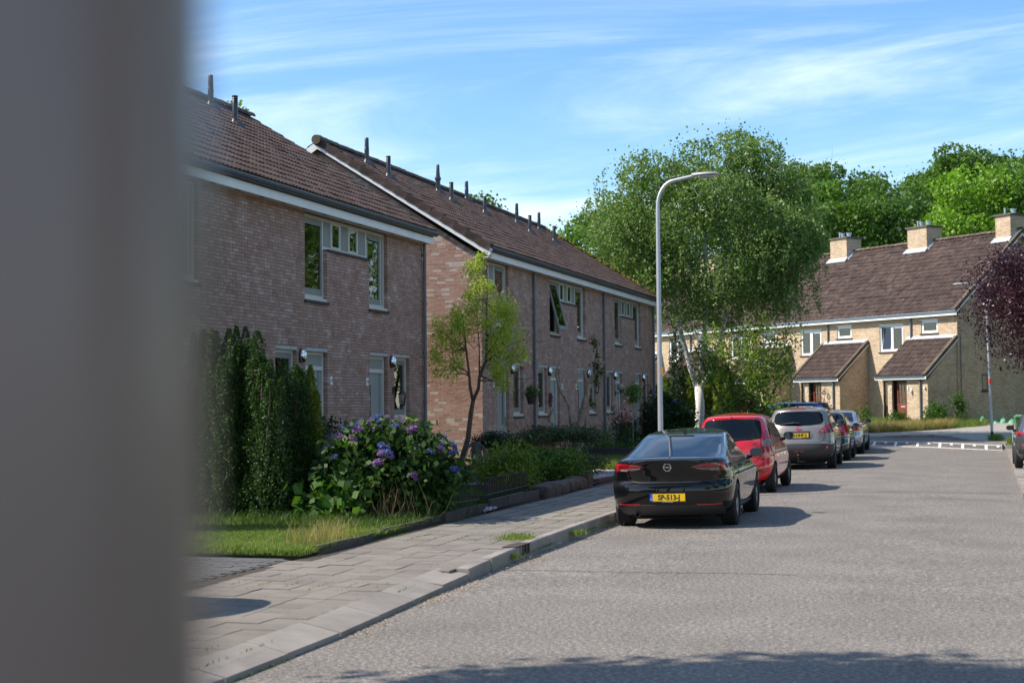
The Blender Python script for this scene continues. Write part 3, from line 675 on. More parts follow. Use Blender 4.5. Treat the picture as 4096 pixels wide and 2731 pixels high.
    MB().add([(u0, 2*ry-ey, ez-.03), (u1, 2*ry-ey, ez-.03), (u1, ry, rz-.03), (u0, ry, rz-.03)], [(0, 1, 2, 3)]).build('roof_deck', m_mortA, ter)
    ridge_tiles(ter, u0+.02, u1-.02, ry, rz+.03, m_ridge, front)
    for (x, yy, z), h, kd in vents: vent(ter, (yy-y0, -(x-xw), z), h, kd)
    if gable_over:
        for ug, nm in ((u0-.03, 0), (u1+.0, 1)):
            mb = MB()
            for sgn in (1, -1):
                Y = lambda y: y if sgn > 0 else 2*ry-y
                V = [(ug, Y(ey+.05), ez-.26), (ug, Y(ry), rz-.24), (ug, Y(ry), rz-.03), (ug, Y(ey-.05), ez-.09), (ug+.03, Y(ey+.05), ez-.26), (ug+.03, Y(ry), rz-.24), (ug+.03, Y(ry), rz-.03), (ug+.03, Y(ey-.05), ez-.09)]
                mb.add(V, [(0, 1, 2, 3), (4, 7, 6, 5), (0, 4, 5, 1), (2, 6, 7, 3), (0, 3, 7, 4)])
            mb.build('barge_board', m_white, ter)
            V = [(ug+.03, ey, ez-.24), (u0+.3 if nm == 0 else L_, ey, ez-.24), (u0+.3 if nm == 0 else L_, ry, rz-.2), (ug+.03, ry, rz-.2)]
            MB().add(V, [(0, 1, 2, 3)]).build('verge_soffit', m_white, ter)
        vt = MB(); 
        def vx(c):
            y = ey+c[:, 1]*math.cos(a)-c[:, 2]*math.sin(a); z = ez+c[:, 1]*math.sin(a)+c[:, 2]*math.cos(a); return np.c_[c[:, 0], y, z]
        lo_ = np.array([(-.05, 0, -.13), (.12, 0, .012)]); 
        cs = Ls/15.0
        mb = MB(); mb.boxes([(-.06, 0, -.12)], [(-.02, cs+.03, .07)]); mb.boxes([(-.0199, 0, .035)], [(.14, cs+.03, .0699)])
        mv = mb.mesh('verge_tile', m_tileC)
        for k in range(15):
            p = vx(np.array([[0, k*cs, .0]]))[0]; link('verge_tile', mv, front, (u0, p[1], p[2]), (a-.055, rng.normal()*.02, 0))
            link('verge_tile', mv, front, (u1, p[1], p[2]), (a-.055, rng.normal()*.02, PI*0)).scale = (-1, 1, 1)
        mb = MB(); mb.lathe([(0, -.1), (.13, -.1), (.15, .12), (.09, .2), (0, .2)], 10, axis='x'); mb.build('ridge_end', m_ridge, ter, loc=(u0-.02, ry, rz+.0))
        n = 1500; s = rng.uniform(.0, 1, n)**1.0*Ls; uu2 = u1-.02-np.abs(rng.normal(size=n))*.16; P = xf(np.c_[uu2, s, .05+rng.uniform(0, .04, n)]); mb = MB(); leaves(mb, P, .09, .9)
        keep = mb.build('moss', m_moss, front); tag(keep, kind='stuff')
    return ter, xf
A_v = [((-16.4, 30.0, 8.58), .67, 0), ((-15.55, 29.54, 8.04), .59, 1)]
B_v = [((-16.07, 38.23, 8.52), .67, 0), ((-15.36, 38.06, 8.07), .54, 1), ((-15.98, 43.7, 8.45), .81, 2), ((-15.35, 43.17, 8.07), .53, 1), ((-16.43, 47.74, 8.74), .59, 0), ((-15.39, 46.53, 8.09), .51, 1), ((-15.82, 51.51, 8.36), .66, 0), ((-15.07, 50.63, 7.88), .57, 1), ((-16.1, 55.33, 8.53), .64, 0), ((-15.07, 53.79, 7.88), .54, 1)]
terA, _ = terrace('terraced_house', 'purple brick terrace in shade, nearest on the left, with grey-green window band under the gutter', -12.45, 20.1, 12.87, [20.23, 28.63], True, m_brickA, 22.0, [32.93], A_v, [(27.70, '156'), (29.56, '154')], False, 0)
terB, _ = terrace('terraced_house', 'brick terrace with sunlit orange gable end and white barge board behind the corkscrew willow', -12.24, 36.75, 21.2, [36.88, 45.25, 53.62], True, m_brickG, 36.8, [41.32, 49.72, 57.85], B_v, [(37.6, '152'), (44.42, '150'), (46.08, '148'), (52.75, '146'), (54.48, '144')], True, 0)
lantern(terA, 31.05-20.1, 2.10); lantern(terB, 47.95-36.75, 2.45); globe_light(terB, 51.45-36.75, 2.40); swan_light(terB, 56.05-36.75, 2.2)

# ------------------------------------------------------------------ yellow brick terrace (local: corner at origin, X to the right along facade, u<0 to the left)
ZF = .70
tc_ = empty('terraced_house', (-1.0, 75.6, 0), math.atan2(-.671, .742), 'pale yellow brick terrace with brown roof and lean-to porches facing the street end', 'terraced house')
LC = 30.1; UN = 6.02
m_upvc = M('white_upvc', [(.78, .79, .80)], .3)
holesC = []
for i in range(5):
    o_ = -UN*i
    holesC += [(o_-2.33, o_-1.24, 5.16, 5.80), (o_-5.20, o_-3.57, 4.34, 5.68)]
wall = MB(); backing(wall, -LC, 0, ZF-.4, 5.98, holesC, ident); wall.box(-LC, 0, 8.9, 9.0, 0, 6.0)
yrC, zrC = 4.5, 10.20
for ug in (-.106, -LC+.006):
    V = [(ug, .112, 0), (ug, 8.9, 0), (ug, 8.9, 6.), (ug, 4.5, 10.0), (ug, .112, 6.0), (ug+.1, .112, 0), (ug+.1, 8.9, 0), (ug+.1, 8.9, 6.), (ug+.1, 4.5, 10.0), (ug+.1, .112, 6.0)]
    wall.add(V, [(0, 4, 2, 1), (5, 6, 7, 9), (4, 9, 8, 3), (3, 8, 7, 2)]); wall.add([V[2], V[3], V[4], V[7], V[8], V[9]], [(0, 2, 1), (3, 4, 5)])
wC = wall.build('wall', m_mortC, tc_)
brick_wall(wC, brick_rows(-LC, 0, ZF-.4, 5.98, holesC), m_brickC, ident, None)
gwh = [(2.62, 3.15, 2.35, 3.05)]
limC = lambda z: (.0, 9.0) if z < 6.0 else ((z-6.0)/4.0*4.5+.02, 9.0-(z-6.0)/4.0*4.5-.02)
gC = MB(); gC.box(-.004, .0, .0, 9.0, .2, 5.9).build('gable_wall', m_mortC, tc_)
gC_ = MB(); gx = lambda c: np.c_[.014-c[:, 1], c[:, 0], c[:, 2]]
brick_wall(wC, brick_rows(0, 9, .3, 9.9, [(1.62, 2.02, 2.30, 3.10)], limC), m_brickC, gx, None, depth=.03)
w_ = MB(); frame(w_, 1.62, 2.02, 2.30, 3.10, .06, -.003, .012); wn = w_.build('window', m_woodd, tc_); wn.data.transform(Matrix.Rotation(PI/2, 4, 'Z')); wn.data.transform(Matrix.Translation((.006, 0, 0)))
part('pane', M('dark_pane', [(.01, .012, .015)], .05), wn, (.004, 1.68, 2.36), (.008, 1.96, 3.04)); part('sill', m_sill, wn, (-.0, 1.56, 2.22), (.06, 2.08, 2.30))
MB().tube([(.05, .18, .4), (.05, .18, 5.0)], .022, 6).build('gable_cable', m_pipe, tc_)
for i in range(5):
    o_ = -UN*i
    for (a, b, z0, z1) in ((o_-2.33, o_-1.24, 5.16, 5.80), (o_-5.20, o_-3.57, 4.34, 5.68)):
        big = b-a > 1.3; mb = MB(); frame(mb, a, b, z0, z1, .07, .05, .11); 
        if big: mb.box((a+b)/2-.05, (a+b)/2+.05, .05, .11, z0+.07, z1-.07)
        w_ = mb.build('window', m_upvc, tc_)
        cells = [(a+.07, (a+b)/2-.05), ((a+b)/2+.05, b-.07)] if big else [(a+.07, b-.07)]
        for k, (p, q) in enumerate(cells):
            op = big and i == 0 and k == 0
            mb = MB(); frame(mb, p, q, z0+.07, z1-.07, .05, .055, .09); s_ = mb.build('sash', m_upvc, w_)
            g_ = MB().box(p+.05, q-.05, .07, .078, z0+.12, z1-.12).build('pane', m_glass, w_)
            if op:
                Rm = Matrix.Translation((0, .06, z0+.07)) @ Matrix.Rotation(-R(7), 4, 'X') @ Matrix.Translation((0, -.06, -z0-.07)); s_.data.transform(Rm); g_.data.transform(Rm)
            if big and i != 0 and i != 3:
                xs_ = np.linspace(p+.02+(k*.25), q-.02-(0 if k else .1), 22); V = [(x, .16+.02*math.sin(t_*1.9), z) for t_, x in enumerate(xs_) for z in (z0+.1, z1-.05)]; MB().grid(np.array(V), 22, 2).build('curtain', m_curt, w_)
            if not big: MB().box(p+.06, q-.06, .13, .14, z0+.1, z1-.18 if i else z1-.1).build('blind', m_upvc, w_)
        if big: MB().box(b-.62, b-.12, .052, .068, z1-.155, z1-.10).build('trickle_vent', m_upvc, w_)
        MB().box(a-.06, b+.06, -.05, .1, z0-.07, z0-.002).build('sill', m_sill, w_); MB().box(a-.02, b+.02, -.015, .05, z1+.002, z1+.05).build('lintel', m_upvc, w_)
    downpipe(tc_, o_-2.97, 4.9, 5.95, r=.045)
# eaves, roof, ridge, chimneys
MB().box(-LC-.1, .28, -.28, .11, 5.965, 5.985).build('soffit', m_upvc, tc_)
MB().box(-LC-.1, .30, -.31, -.28, 5.95, 6.14).build('fascia', m_upvc, tc_)
MB().box(-LC-.1, .30, -.40, -.30, 6.145, 6.165).box(-LC-.1, .30, -.41, -.395, 6.13, 6.20).build('gutter', M('zinc_bright', [(.20, .24, .30), (.30, .34, .40)], .35, metal=.3), tc_)
Cp, Sp = math.cos(math.atan2(-.671, .742)), math.sin(math.atan2(-.671, .742))
nearC = lambda P: np.hypot(-1+P[:, 0]*Cp-P[:, 1]*Sp, 75.6+P[:, 0]*Sp+P[:, 1]*Cp)
ey, ez, ry, rz = -.40, 6.16, 4.5, 10.30
fr, xfC, LsC, aC = roof(tc_, -LC-.1, .16, (ey, ez), (ry, rz), None, m_tileC, course=.34, near=nearC, waves=1, jit=.008, segs=8)
V = [(-LC-.1, 2*ry-ey, ez), (.16, 2*ry-ey, ez), (.16, ry, rz), (-LC-.1, ry, rz)]; MB().add(V, [(0, 1, 2, 3)]).build('roof_back', m_tile, tc_)
ridge_tiles(tc_, -LC-.1, .16, ry, rz+.05, m_ridge, fr)
def verge(parent, u, e, r, name='barge_board', mat=None, h=.16, outs=.04, tiles=True, sides=(1,)):
    a = math.atan2(r[1]-e[1], r[0]-e[0]); Ls = math.hypot(r[1]-e[1], r[0]-e[0])
    for sg in sides:
        f = lambda c: np.c_[c[:, 0], (lambda y: y if sg > 0 else 2*r[0]-y)(e[0]+c[:, 1]*math.cos(a)-c[:, 2]*math.sin(a)), e[1]+c[:, 1]*math.sin(a)+c[:, 2]*math.cos(a)]
        MB().box(u, u+outs, .05, Ls, -h-.03, -.03, f).build(name, mat or m_upvc, parent)
        if tiles:
            n = round(Ls/.34); cs = Ls/n
            for k in range(n): MB().box(u-.10, u+outs+.03, k*cs, (k+1)*cs-.004, .035+.004*(k % 2), .075, f).box(u+outs+.001, u+outs+.03, k*cs, (k+1)*cs-.004, -.09, .034, f).build('verge_tile', m_ridge, parent)
verge(tc_, .20, (ey, ez), (ry, rz), sides=(1, -1))
verge(tc_, -LC-.2, (ey, ez), (ry, rz), sides=(1, -1))
m_cowl = M('steel_cowl', [(.45, .47, .5)], .25, metal=.8)
for (a, b) in ((-13.06, -11.68), (-7.03, -5.62), (-1.0, -.02), (-19.1, -17.7), (-25.1, -23.7)):
    y0_, y1_ = 3.95, 5.05; zb, zt = 9.5, 11.05; ch = MB().box(a+.006, b-.006, y0_+.006, y1_-.006, zb, zt).build('chimney', m_mortC, tc_)
    for (u0_, u1_, fx) in ((a, b, lambda c: np.c_[c[:, 0], y0_+c[:, 1], c[:, 2]]), (y0_, y1_, lambda c: np.c_[b-c[:, 1], c[:, 0], c[:, 2]]), (y0_, y1_, lambda c: np.c_[a+c[:, 1], c[:, 0], c[:, 2]])):
        rws = brick_rows(u0_, u1_, zb, zt, []); o = MB().boxes([(p, 0, z) for p, q, z, f_ in rws], [(q, .03, z+.051) for p, q, z, f_ in rws], fx, back=False).build('bricks', m_brickC, ch); tag(o, kind='stuff')
    MB().box(a-.08, b+.08, y0_-.08, y1_+.08, zt, zt+.09).build('chimney_cap', M('dark_cap', [(.07, .065, .06), (.13, .12, .10)], .9, ns=12), ch)
    zfl = 10.30-(4.5-y0_)*.845
    mb = MB(); mb.box(a-.02, b+.02, y0_-.02, y0_-.003, zfl-.05, zfl+.13)
    mb.add([(a-.10, y0_-.25, zfl-.09), (b+.10, y0_-.25, zfl-.09), (b+.06, y0_-.01, zfl+.13), (a-.06, y0_-.01, zfl+.13), (a-.10, y0_-.25, zfl-.13), (b+.10, y0_-.25, zfl-.13)], [(0, 1, 2, 3), (4, 5, 1, 0)])
    mb.add([(b+.015, y0_-.02, zfl-.08), (b+.015, 4.5, 10.28), (b+.015, 4.5, 10.48), (b+.015, y0_-.02, zfl+.16)], [(0, 1, 2, 3)])
    mb.add([(b+.015, y0_-.05, zfl-.0), (b+.17, y0_-.05, zfl-.0), (b+.17, 4.5, 10.40), (b+.015, 4.5, 10.40)], [(0, 1, 2, 3)])
    mb.build('flashing', m_lead, ch)
    for k, (fx, r_, h_) in enumerate(((.25, .055, .28), (.42, .10, .22), (.78, .14, .20))):
        if b-a < 1.1 and k == 1: continue
        x = a+(b-a)*fx; mb = MB(); mb.lathe([(r_*.8, 0), (r_*.8, h_*.7), (r_, h_*.72), (r_, h_*1.1), (r_*1.25, h_*1.15), (r_*1.25, h_*1.25), (0, h_*1.3)], 12, (x, 4.4, zt+.09)); mb.build('flue', m_cowl, ch, smooth=True, sharp=40)
# porches
PD = 1.98
for i in range(5):
    o_ = -UN*i; a, b = o_-3.05, o_-.06; zt = 2.86; zt_w = 4.80
    hl = [(o_-2.50, o_-1.50, ZF, zt), (o_-3.46, o_-2.82, .95, 2.80)]
    p0 = o_-3.3
    m = MB(); fx = lambda c: np.c_[c[:, 0], c[:, 1]-PD, c[:, 2]]
    hl2 = [(o_-2.42, o_-1.42, ZF, 2.82), (o_-3.06+.0, o_-2.70, .95, 2.80)]
    backing(m, a, b, ZF-.4, 2.9, hl2, fx)
    # side walls (right, left) with sloping top
    for ux, sg in ((b-.1, 1), (a, 1)):
        V = [(ux, -PD+.11, .2), (ux, 0, .2), (ux, 0, 4.70), (ux, -PD+.11, 2.92), (ux+.094, -PD+.11, .2), (ux+.094, 0, .2), (ux+.094, 0, 4.70), (ux+.094, -PD+.11, 2.92)]
        m.add(V, [(0, 3, 2, 1), (4, 5, 6, 7), (3, 7, 6, 2)])
    pw = m.build('porch', m_mortC, tc_)
    rws = brick_rows(a, b, ZF-.4, 2.88, hl2); 
    o = MB().boxes([(p, 0, z) for p, q, z, f_ in rws], [(q, .1, z+.051) for p, q, z, f_ in rws], fx, back=False)
    for ux, sgn in ((b, -1), (a, 1)):
        rw2 = brick_rows(-PD, 0, ZF-.4, 4.7, [], lambda z: (-PD+.02 if z < 2.9 else -PD+(z-2.9)/1.85*PD+.05, -.01)); f2 = (lambda c, ux=ux, sgn=sgn: np.c_[ux+sgn*(c[:, 1]-.004), c[:, 0], c[:, 2]])
        o.boxes([(p, 0, z) for p, q, z, f_ in rw2], [(q, .03, z+.051) for p, q, z, f_ in rw2], f2, back=False)
    tag(o.build('bricks', m_brickC, pw), kind='stuff')
    # door
    u0_, u1_ = o_-2.42, o_-1.42; Y = -PD+.22
    mb = MB(); frame(mb, u0_, u1_, ZF, 2.82, .075, Y, Y+.08, wb=.03); dr_ = mb.build('door_frame', m_woodd, pw)
    da, db, z0, z1 = u0_+.10, u1_-.075, ZF+.04, 2.72
    mb = MB(); gz0 = 1.72; gz1 = 2.62; mb.box(da, db, Y+.02, Y+.06, z0, 1.62)
    for k in range(10): x = da+.09+k*(db-da-.18)/10; mb.box(x+.004, x+(db-da-.18)/10-.004, Y+.008, Y+.0199, z0+.12, 1.45)
    mb.box(da, da+.10, Y+.02, Y+.06, 1.62, z1); mb.box(db-.10, db, Y+.02, Y+.06, 1.62, z1); mb.box(da+.10, db-.10, Y+.02, Y+.06, 2.62, z1); mb.box(da+.10, db-.10, Y+.02, Y+.06, 1.62, gz0)
    for k in (1, 2): x = da+.10+(db-da-.2)*k/3; mb.box(x-.012, x+.012, Y+.018, Y+.06, gz0, gz1); 
    for k in (1, 2): zz = gz0+(gz1-gz0)*k/3; mb.box(da+.10, db-.10, Y+.019, Y+.06, zz-.012, zz+.012)
    dl = mb.build('door', m_wood, pw)
    MB().box(da+.1, db-.1, Y+.035, Y+.04, gz0, gz1).build('door_pane', m_glass, dl); MB().box((da+db)/2-.14, (da+db)/2+.14, Y+.01, Y+.02, 1.52, 1.58).build('letterbox', m_chrome, dl)
    MB().lathe([(0, -.05), (.02, -.045), (.02, -.02), (.01, 0)], 8, (da+.06, Y+.02, 1.62), 'y').build('door_knob', m_chrome, dl)
    # side window
    a2, b2 = o_-3.04, o_-2.70; mb = MB(); frame(mb, a2, b2, .95, 2.80, .06, -PD+.08, -PD+.14); sw = mb.build('window', m_woodd, pw)
    MB().box(a2+.06, b2-.06, -PD+.10, -PD+.107, 1.01, 2.74).build('pane', m_glass, sw)
    V = [(x, -PD+.18+.015*math.sin(k_*2.), z) for k_, x in enumerate(np.linspace(a2+.05, b2-.04, 14)) for z in (1.0, 2.72)]; MB().grid(np.array(V), 14, 2).build('curtain', m_curt, sw)
    MB().box(a2-.03, b2+.03, -PD-.04, -PD+.1, .88, .948).build('sill', m_sill, sw)
    # fascia, roof
    MB().box(a-.30, b+.10, -PD-.22, -PD-.19, 2.86, 3.03).build('fascia', m_upvc, pw); MB().box(a-.28, b+.08, -PD-.19, -PD+.0, 2.87, 2.885).build('soffit', m_woodd, pw)
    MB().box(a-.30, b+.0, -PD-.29, -PD-.22, 2.99, 3.005).box(a-.30, b+.0, -PD-.30, -PD-.285, 2.98, 3.05).build('gutter', m_zinc, pw)
    e, r_ = (-PD-.27, 3.04), (-.02, 4.92)
    pr, xfp, Lp, ap = roof(tc_, a-.22, b+.02, e, r_, None, m_tileC, course=.34, single=(120 if i < 2 else 0), near=(lambda P: P[:, 1]), name='porch_roof', waves=1, par=pw, jit=.006, segs=10)
    verge(pw, b+.05, e, r_, h=.13)
    if i > 0: verge(pw, a-.30, e, r_, h=.13)
    mb = MB(); nseg = 40; V = []
    for k in range(nseg+1):
        u = a-.22+(b-a+.26)*k/nseg; hh = .012*math.sin(k*PI*.9)
        for s, zz in ((Lp-.16, .075+hh), (Lp+.0, .06), ): 
            q = xfp(np.array([[u, s, zz]]))[0]; V.append(tuple(q))
        V.append((u, -.012, 5.03))
    mb.grid(np.array(V), nseg+1, 3); mb.build('flashing', m_lead, pw)
    downpipe(pw, b-.42, ZF-.2, 2.88, y=-PD-.07, r=.045)
    # number plate and wall lamp
    p_ = MB().box(o_-2.62, o_-2.50, -PD-.02, -PD-.003, 2.35, 2.47).build('number_plate', M('enamel_blue_white', [(.55, .62, .72)], .3), pw); text('%d' % (98-2*i), .08, M('enamel_blue', [(.05, .1, .3)], .3), p_, (o_-2.56, -PD-.021, 2.41), (PI/2, 0, 0), name='digits')
    if i == 0:
        mb = MB(); mb.box(o_-1.15, o_-1.08, -PD-.03, -PD, 2.2, 2.45); mb.tube([(o_-1.11, -PD-.03, 2.25), (o_-1.11, -PD-.16, 2.22), (o_-1.14, -PD-.2, 2.45)], .018, 6); mb.lathe([(.05, -.14), (.04, 0), (.02, .03)], 10, (o_-1.14, -PD-.2, 2.5)); mb.build('wall_light', m_upvc, pw)
        mb = MB(); mb.lathe([(0, -.12), (.05, -.11), (.06, -.04), (.03, 0)], 10, (b-.15, -PD, 2.45), 'y'); mb.build('wall_light', m_upvc, pw)
    else:
        mb = MB(); mb.tube([(o_-1.0, -PD, 2.45), (o_-1.0, -PD-.2, 2.5), (o_-1.0, -PD-.2, 2.42)], .015, 6); gl = mb.build('wall_light', m_black, pw); t = np.linspace(-PI/2, PI/2, 9); MB().lathe([(.12*math.cos(q), .12*math.sin(q)) for q in t], 14, (o_-1.0, -PD-.2, 2.29)).build('globe', m_glass, gl, smooth=True)

# ------------------------------------------------------------------ cars (local: rear at y=0, nose towards +y, x right)
m_tyre = M('tyre_rubber', [(.012, .012, .013), (.022, .022, .022)], .85, ns=30, bump=.3, bs=60)
m_arch = M('wheel_arch_dark', [(.004, .004, .004)], .9)
m_cglass = M('car_glass', [(.004, .007, .011)], .03, spec=.24)
m_red = M('red_lens', [(.42, .006, .012), (.30, .004, .010)], .08, ns=40, spec=.8, coat=.6); m_redd = M('dark_red_lens', [(.10, .004, .008)], .06, spec=.8, coat=.8)
m_clear = M('clear_lens', [(.16, .11, .11), (.28, .22, .22)], .12, ns=60, spec=.6)
m_alloy = M('alloy_wheel', [(.42, .43, .45)], .28, metal=.75)
m_trim = M('grey_trim_plastic', [(.028, .029, .032), (.04, .04, .043)], .55, ns=50)
m_plate = M('plate_yellow', [(.78, .47, .008), (.80, .50, .01)], .35, ns=3); m_eu = M('plate_blue', [(.012, .09, .55)], .35)
m_gap = M('panel_gap', [(.004, .004, .004)], .6)
m_mirrorg = M('mirror_glass', [(.5, .55, .6)], .03, metal=1)
def paint(name, c, metal=0., rough=.25, coat=1., c2=None, spec=.5): return M(name, [c, c2 or c], rough, ns=200, metal=metal, coat=coat, spec=spec)
def tab(t, z): a = np.array(t); return np.interp(z, a[:, 0], a[:, 1])
def car_body(sp):
    H = sp['H']; zf = np.concatenate([np.linspace(sp['z0'], H, 400)]); yr = tab(sp['yr'], zf); yf = sp['L']-tab(sp['yf'], zf); w = tab(sp['w'], zf)
    k = np.exp(-.5*(np.arange(-8, 9)/3.2)**2); k /= k.sum(); sm = lambda a: np.convolve(np.pad(a, 8, 'edge'), k, 'valid'); yr, yf, w = sm(yr), sm(yf), sm(w)
    ds = np.sqrt(np.diff(zf)**2+(np.diff(yr)*.7)**2+(np.diff(yf)*.5)**2+np.diff(w)**2); cs = np.r_[0, np.cumsum(ds)]; NS = sp.get('ns', 84); t = np.interp(np.linspace(0, cs[-1], NS), cs, zf)
    I = lambda a: np.interp(t, zf, a); yr, yf, w = I(yr), I(yf), I(w); lr = tab(sp['lr'], t); lf = tab(sp['lf'], t)
    p = 2.7; na, nb = 18, 30; ring = []
    for i in range(NS):
        Ly = yf[i]-yr[i]; a_, b_ = min(lr[i], Ly*.45), min(lf[i], Ly*.45)
        a = np.linspace(0, PI/2, na); xr = w[i]*np.sin(a)**(2/p); yyr = yr[i]+a_*(1-np.cos(a)**(2/p))
        ysd = np.linspace(yr[i]+a_, yf[i]-b_, nb)[1:-1]; xs = np.full(len(ysd), w[i]); af = a[::-1]; xf = w[i]*np.sin(af)**(2/p); yyf = yf[i]-b_*(1-np.cos(af)**(2/p))
        x = np.r_[xr, xs, xf]; y = np.r_[yyr, ysd, yyf]
        mid = sp['L']*.5; x = x*(1-sp.get('barrel', .035)*np.clip(np.abs(y-mid)/mid, 0, 1)**2)
        ring.append(np.c_[np.r_[x, -x[-2:0:-1]], np.r_[y, y[-2:0:-1]], np.full(2*len(x)-2, t[i])])
    V = np.array(ring); ns, nr = V.shape[:2]
    zc = V[:, :, 2]; 
    i = np.arange(ns-1)[:, None]*nr; j = np.arange(nr)[None]; j2 = (j+1) % nr; F = np.stack([i+j, i+j2, i+nr+j2, i+nr+j], -1).reshape(-1, 4)
    VV = np.vstack([V.reshape(-1, 3), V[0].mean(0), V[-1].mean(0)+[0, 0, .004]]); jj = np.arange(nr)
    T = np.vstack([np.c_[np.full(nr, ns*nr), (jj+1) % nr, jj], np.c_[np.full(nr, ns*nr+1), (ns-1)*nr+jj, (ns-1)*nr+(jj+1) % nr]])
    return VV, F, T
AX = {'rear': (Vector((0, -3, 0)), Vector((0, 1, 0))), 'side': None}
def car(name, sp, loc, rz, label, group='cars parked in the street'):
    root = empty(name, loc, rz, label, 'car', group)
    VV, F, T = car_body(sp); pm = sp['paint']
    mb = MB().add(VV, F); mb.add(VV, T); me0 = mb.mesh('tmp', pm)
    bvh = BVHTree.FromPolygons([tuple(v) for v in VV], [tuple(int(q) for q in f) for f in np.vstack([F])]+[tuple(int(q) for q in f) for f in T])
    bm = bmesh.new()
    vs = [bm.verts.new(v) for v in VV]
    for f in F: bm.faces.new([vs[i] for i in f])
    for f in T: bm.faces.new([vs[i] for i in f])
    bmesh.ops.recalc_face_normals(bm, faces=bm.faces)
    me = bpy.data.meshes.new('body'); bm.to_mesh(me); bm.free(); me.materials.append(pm); me.materials.append(m_arch)
    body = link('body', me, root)
    WR = sp['r']; cuts = MB()
    for ya in sp['axles']:
        for s in (1, -1):
            th = np.linspace(0, 2*PI, 40, endpoint=False); x0, x1 = (sp['W']-.27)*s, (sp['W']+.3)*s; Rr = WR+.035
            ring = lambda x: [(x, ya+Rr*math.cos(a), WR+.0+Rr*math.sin(a)) for a in th]
            bmc = bmesh.new(); a = [bmc.verts.new(v) for v in ring(x0)]; b = [bmc.verts.new(v) for v in ring(x1)]; n = 40
            for i in range(n): bmc.faces.new((a[i], a[(i+1) % n], b[(i+1) % n], b[i]))
            bmc.faces.new(a[::-1]); bmc.faces.new(b); bmesh.ops.recalc_face_normals(bmc, faces=bmc.faces)
            mc = bpy.data.meshes.new('c'); bmc.to_mesh(mc); bmc.free(); mc.materials.append(pm); mc.materials.append(m_arch); mc.polygons.foreach_set('material_index', [1]*len(mc.polygons))
            oc = bpy.data.objects.new('c', mc); C.objects.link(oc); oc.parent = root
            m = body.modifiers.new('b', 'BOOLEAN'); m.operation = 'DIFFERENCE'; m.object = oc; m.solver = 'EXACT'; cuts.N.append(oc)
    bpy.context.view_layer.update()
    dg = bpy.context.evaluated_depsgraph_get(); new = bpy.data.meshes.new_from_object(body.evaluated_get(dg)); body.modifiers.clear(); body.data = new; new.name = 'body'
    for oc in cuts.N: bpy.data.objects.remove(oc)
    new.polygons.foreach_set('use_smooth', np.ones(len(new.polygons), bool)); new.set_sharp_from_angle(angle=R(32))
    def cast(axis, a, b, s=1):
        if axis == 'rear': o, d = Vector((a, -2, b)), Vector((0, 1, 0))
        elif axis == 'front': o, d = Vector((a, sp['L']+2, b)), Vector((0, -1, 0))
        elif axis == 'side': o, d = Vector((s*3, a, b)), Vector((-s, 0, 0))
        else: o, d = Vector((a, b, 4)), Vector((0, 0, -1))
        h, n, _, _ = bvh.ray_cast(o, d)
        k = 1.0
        while h is None and k > .6:
            k -= .01; oo = Vector((o.x*k, o.y, o.z)) if axis != 'side' else Vector((o.x, o.y, sp['z0']+(o.z-sp['z0'])*k)); h, n, _, _ = bvh.ray_cast(oo, d)
        if h is None: h, n, _, _ = bvh.find_nearest(o+d*2.3)
        if n.dot(d) > 0: n = -n
        return h, n
    def rs(P, n):
        P = np.array(P, float)
        if len(P) == 1: return np.repeat(P, n, 0)
        d = np.r_[0, np.cumsum(np.linalg.norm(np.diff(P, axis=0), axis=1))]; t = np.linspace(0, d[-1], n); return np.c_[np.interp(t, d, P[:, 0]), np.interp(t, d, P[:, 1])]
    def patch(mb, axis, bot, top, off=.004, s=1, nu=14, nv=8, mi=0, thick=.012):
        A, B = rs(bot, nu), rs(top, nu); V = []; In = []
        for i in range(nu):
            for j in range(nv):
                q = A[i]+(B[i]-A[i])*j/(nv-1); h, n = cast(axis, q[0], q[1], s); V.append(h+n*off); In.append(h-n*thick)
        V = np.array([tuple(v) for v in V]); mb.grid(V, nu, nv, mi)
        idx = [i*nv for i in range(nu)]+[(nu-1)*nv+j for j in range(1, nv)]+[i*nv+nv-1 for i in range(nu-2, -1, -1)]+[j for j in range(nv-2, 0, -1)]
        P = V[idx]; Q = np.array([tuple(In[i]) for i in idx]); n = len(idx); jj = np.arange(n); mb.add(np.vstack([P, Q]), np.stack([jj, (jj+1) % n, n+(jj+1) % n, n+jj], -1), mi)
    def mirr(P): return [(-a, b) for a, b in P]
    def line(mb, axis, pts, w=.006, s=1, off=.0015, n=None):
        P = rs(pts, n or max(8, len(pts)*6)); T = np.gradient(P, axis=0); T /= np.linalg.norm(T, axis=1)[:, None]+1e-9; Nn = np.c_[-T[:, 1], T[:, 0]]*w/2; V = []
        for p, q in zip(P, Nn):
            for sg in (1, -1): h, nn = cast(axis, p[0]+q[0]*sg, p[1]+q[1]*sg, s); V.append(tuple(h+nn*off))
        mb.grid(np.array(V), len(P), 2)
    # generic pieces described by the spec
    for e in sp['patches']:
        nm, mat, axis, items = e[:4]; off = e[4] if len(e) > 4 else .004
        for it in items:
            for s in ((1, -1) if axis == 'side2' else (1,)):
                mb = MB(); patch(mb, 'side' if axis == 'side2' else axis, it[0], it[1], off, s, nu=e[5] if len(e) > 5 else 22); mb.build(nm, mat, root, smooth=True, sharp=40)
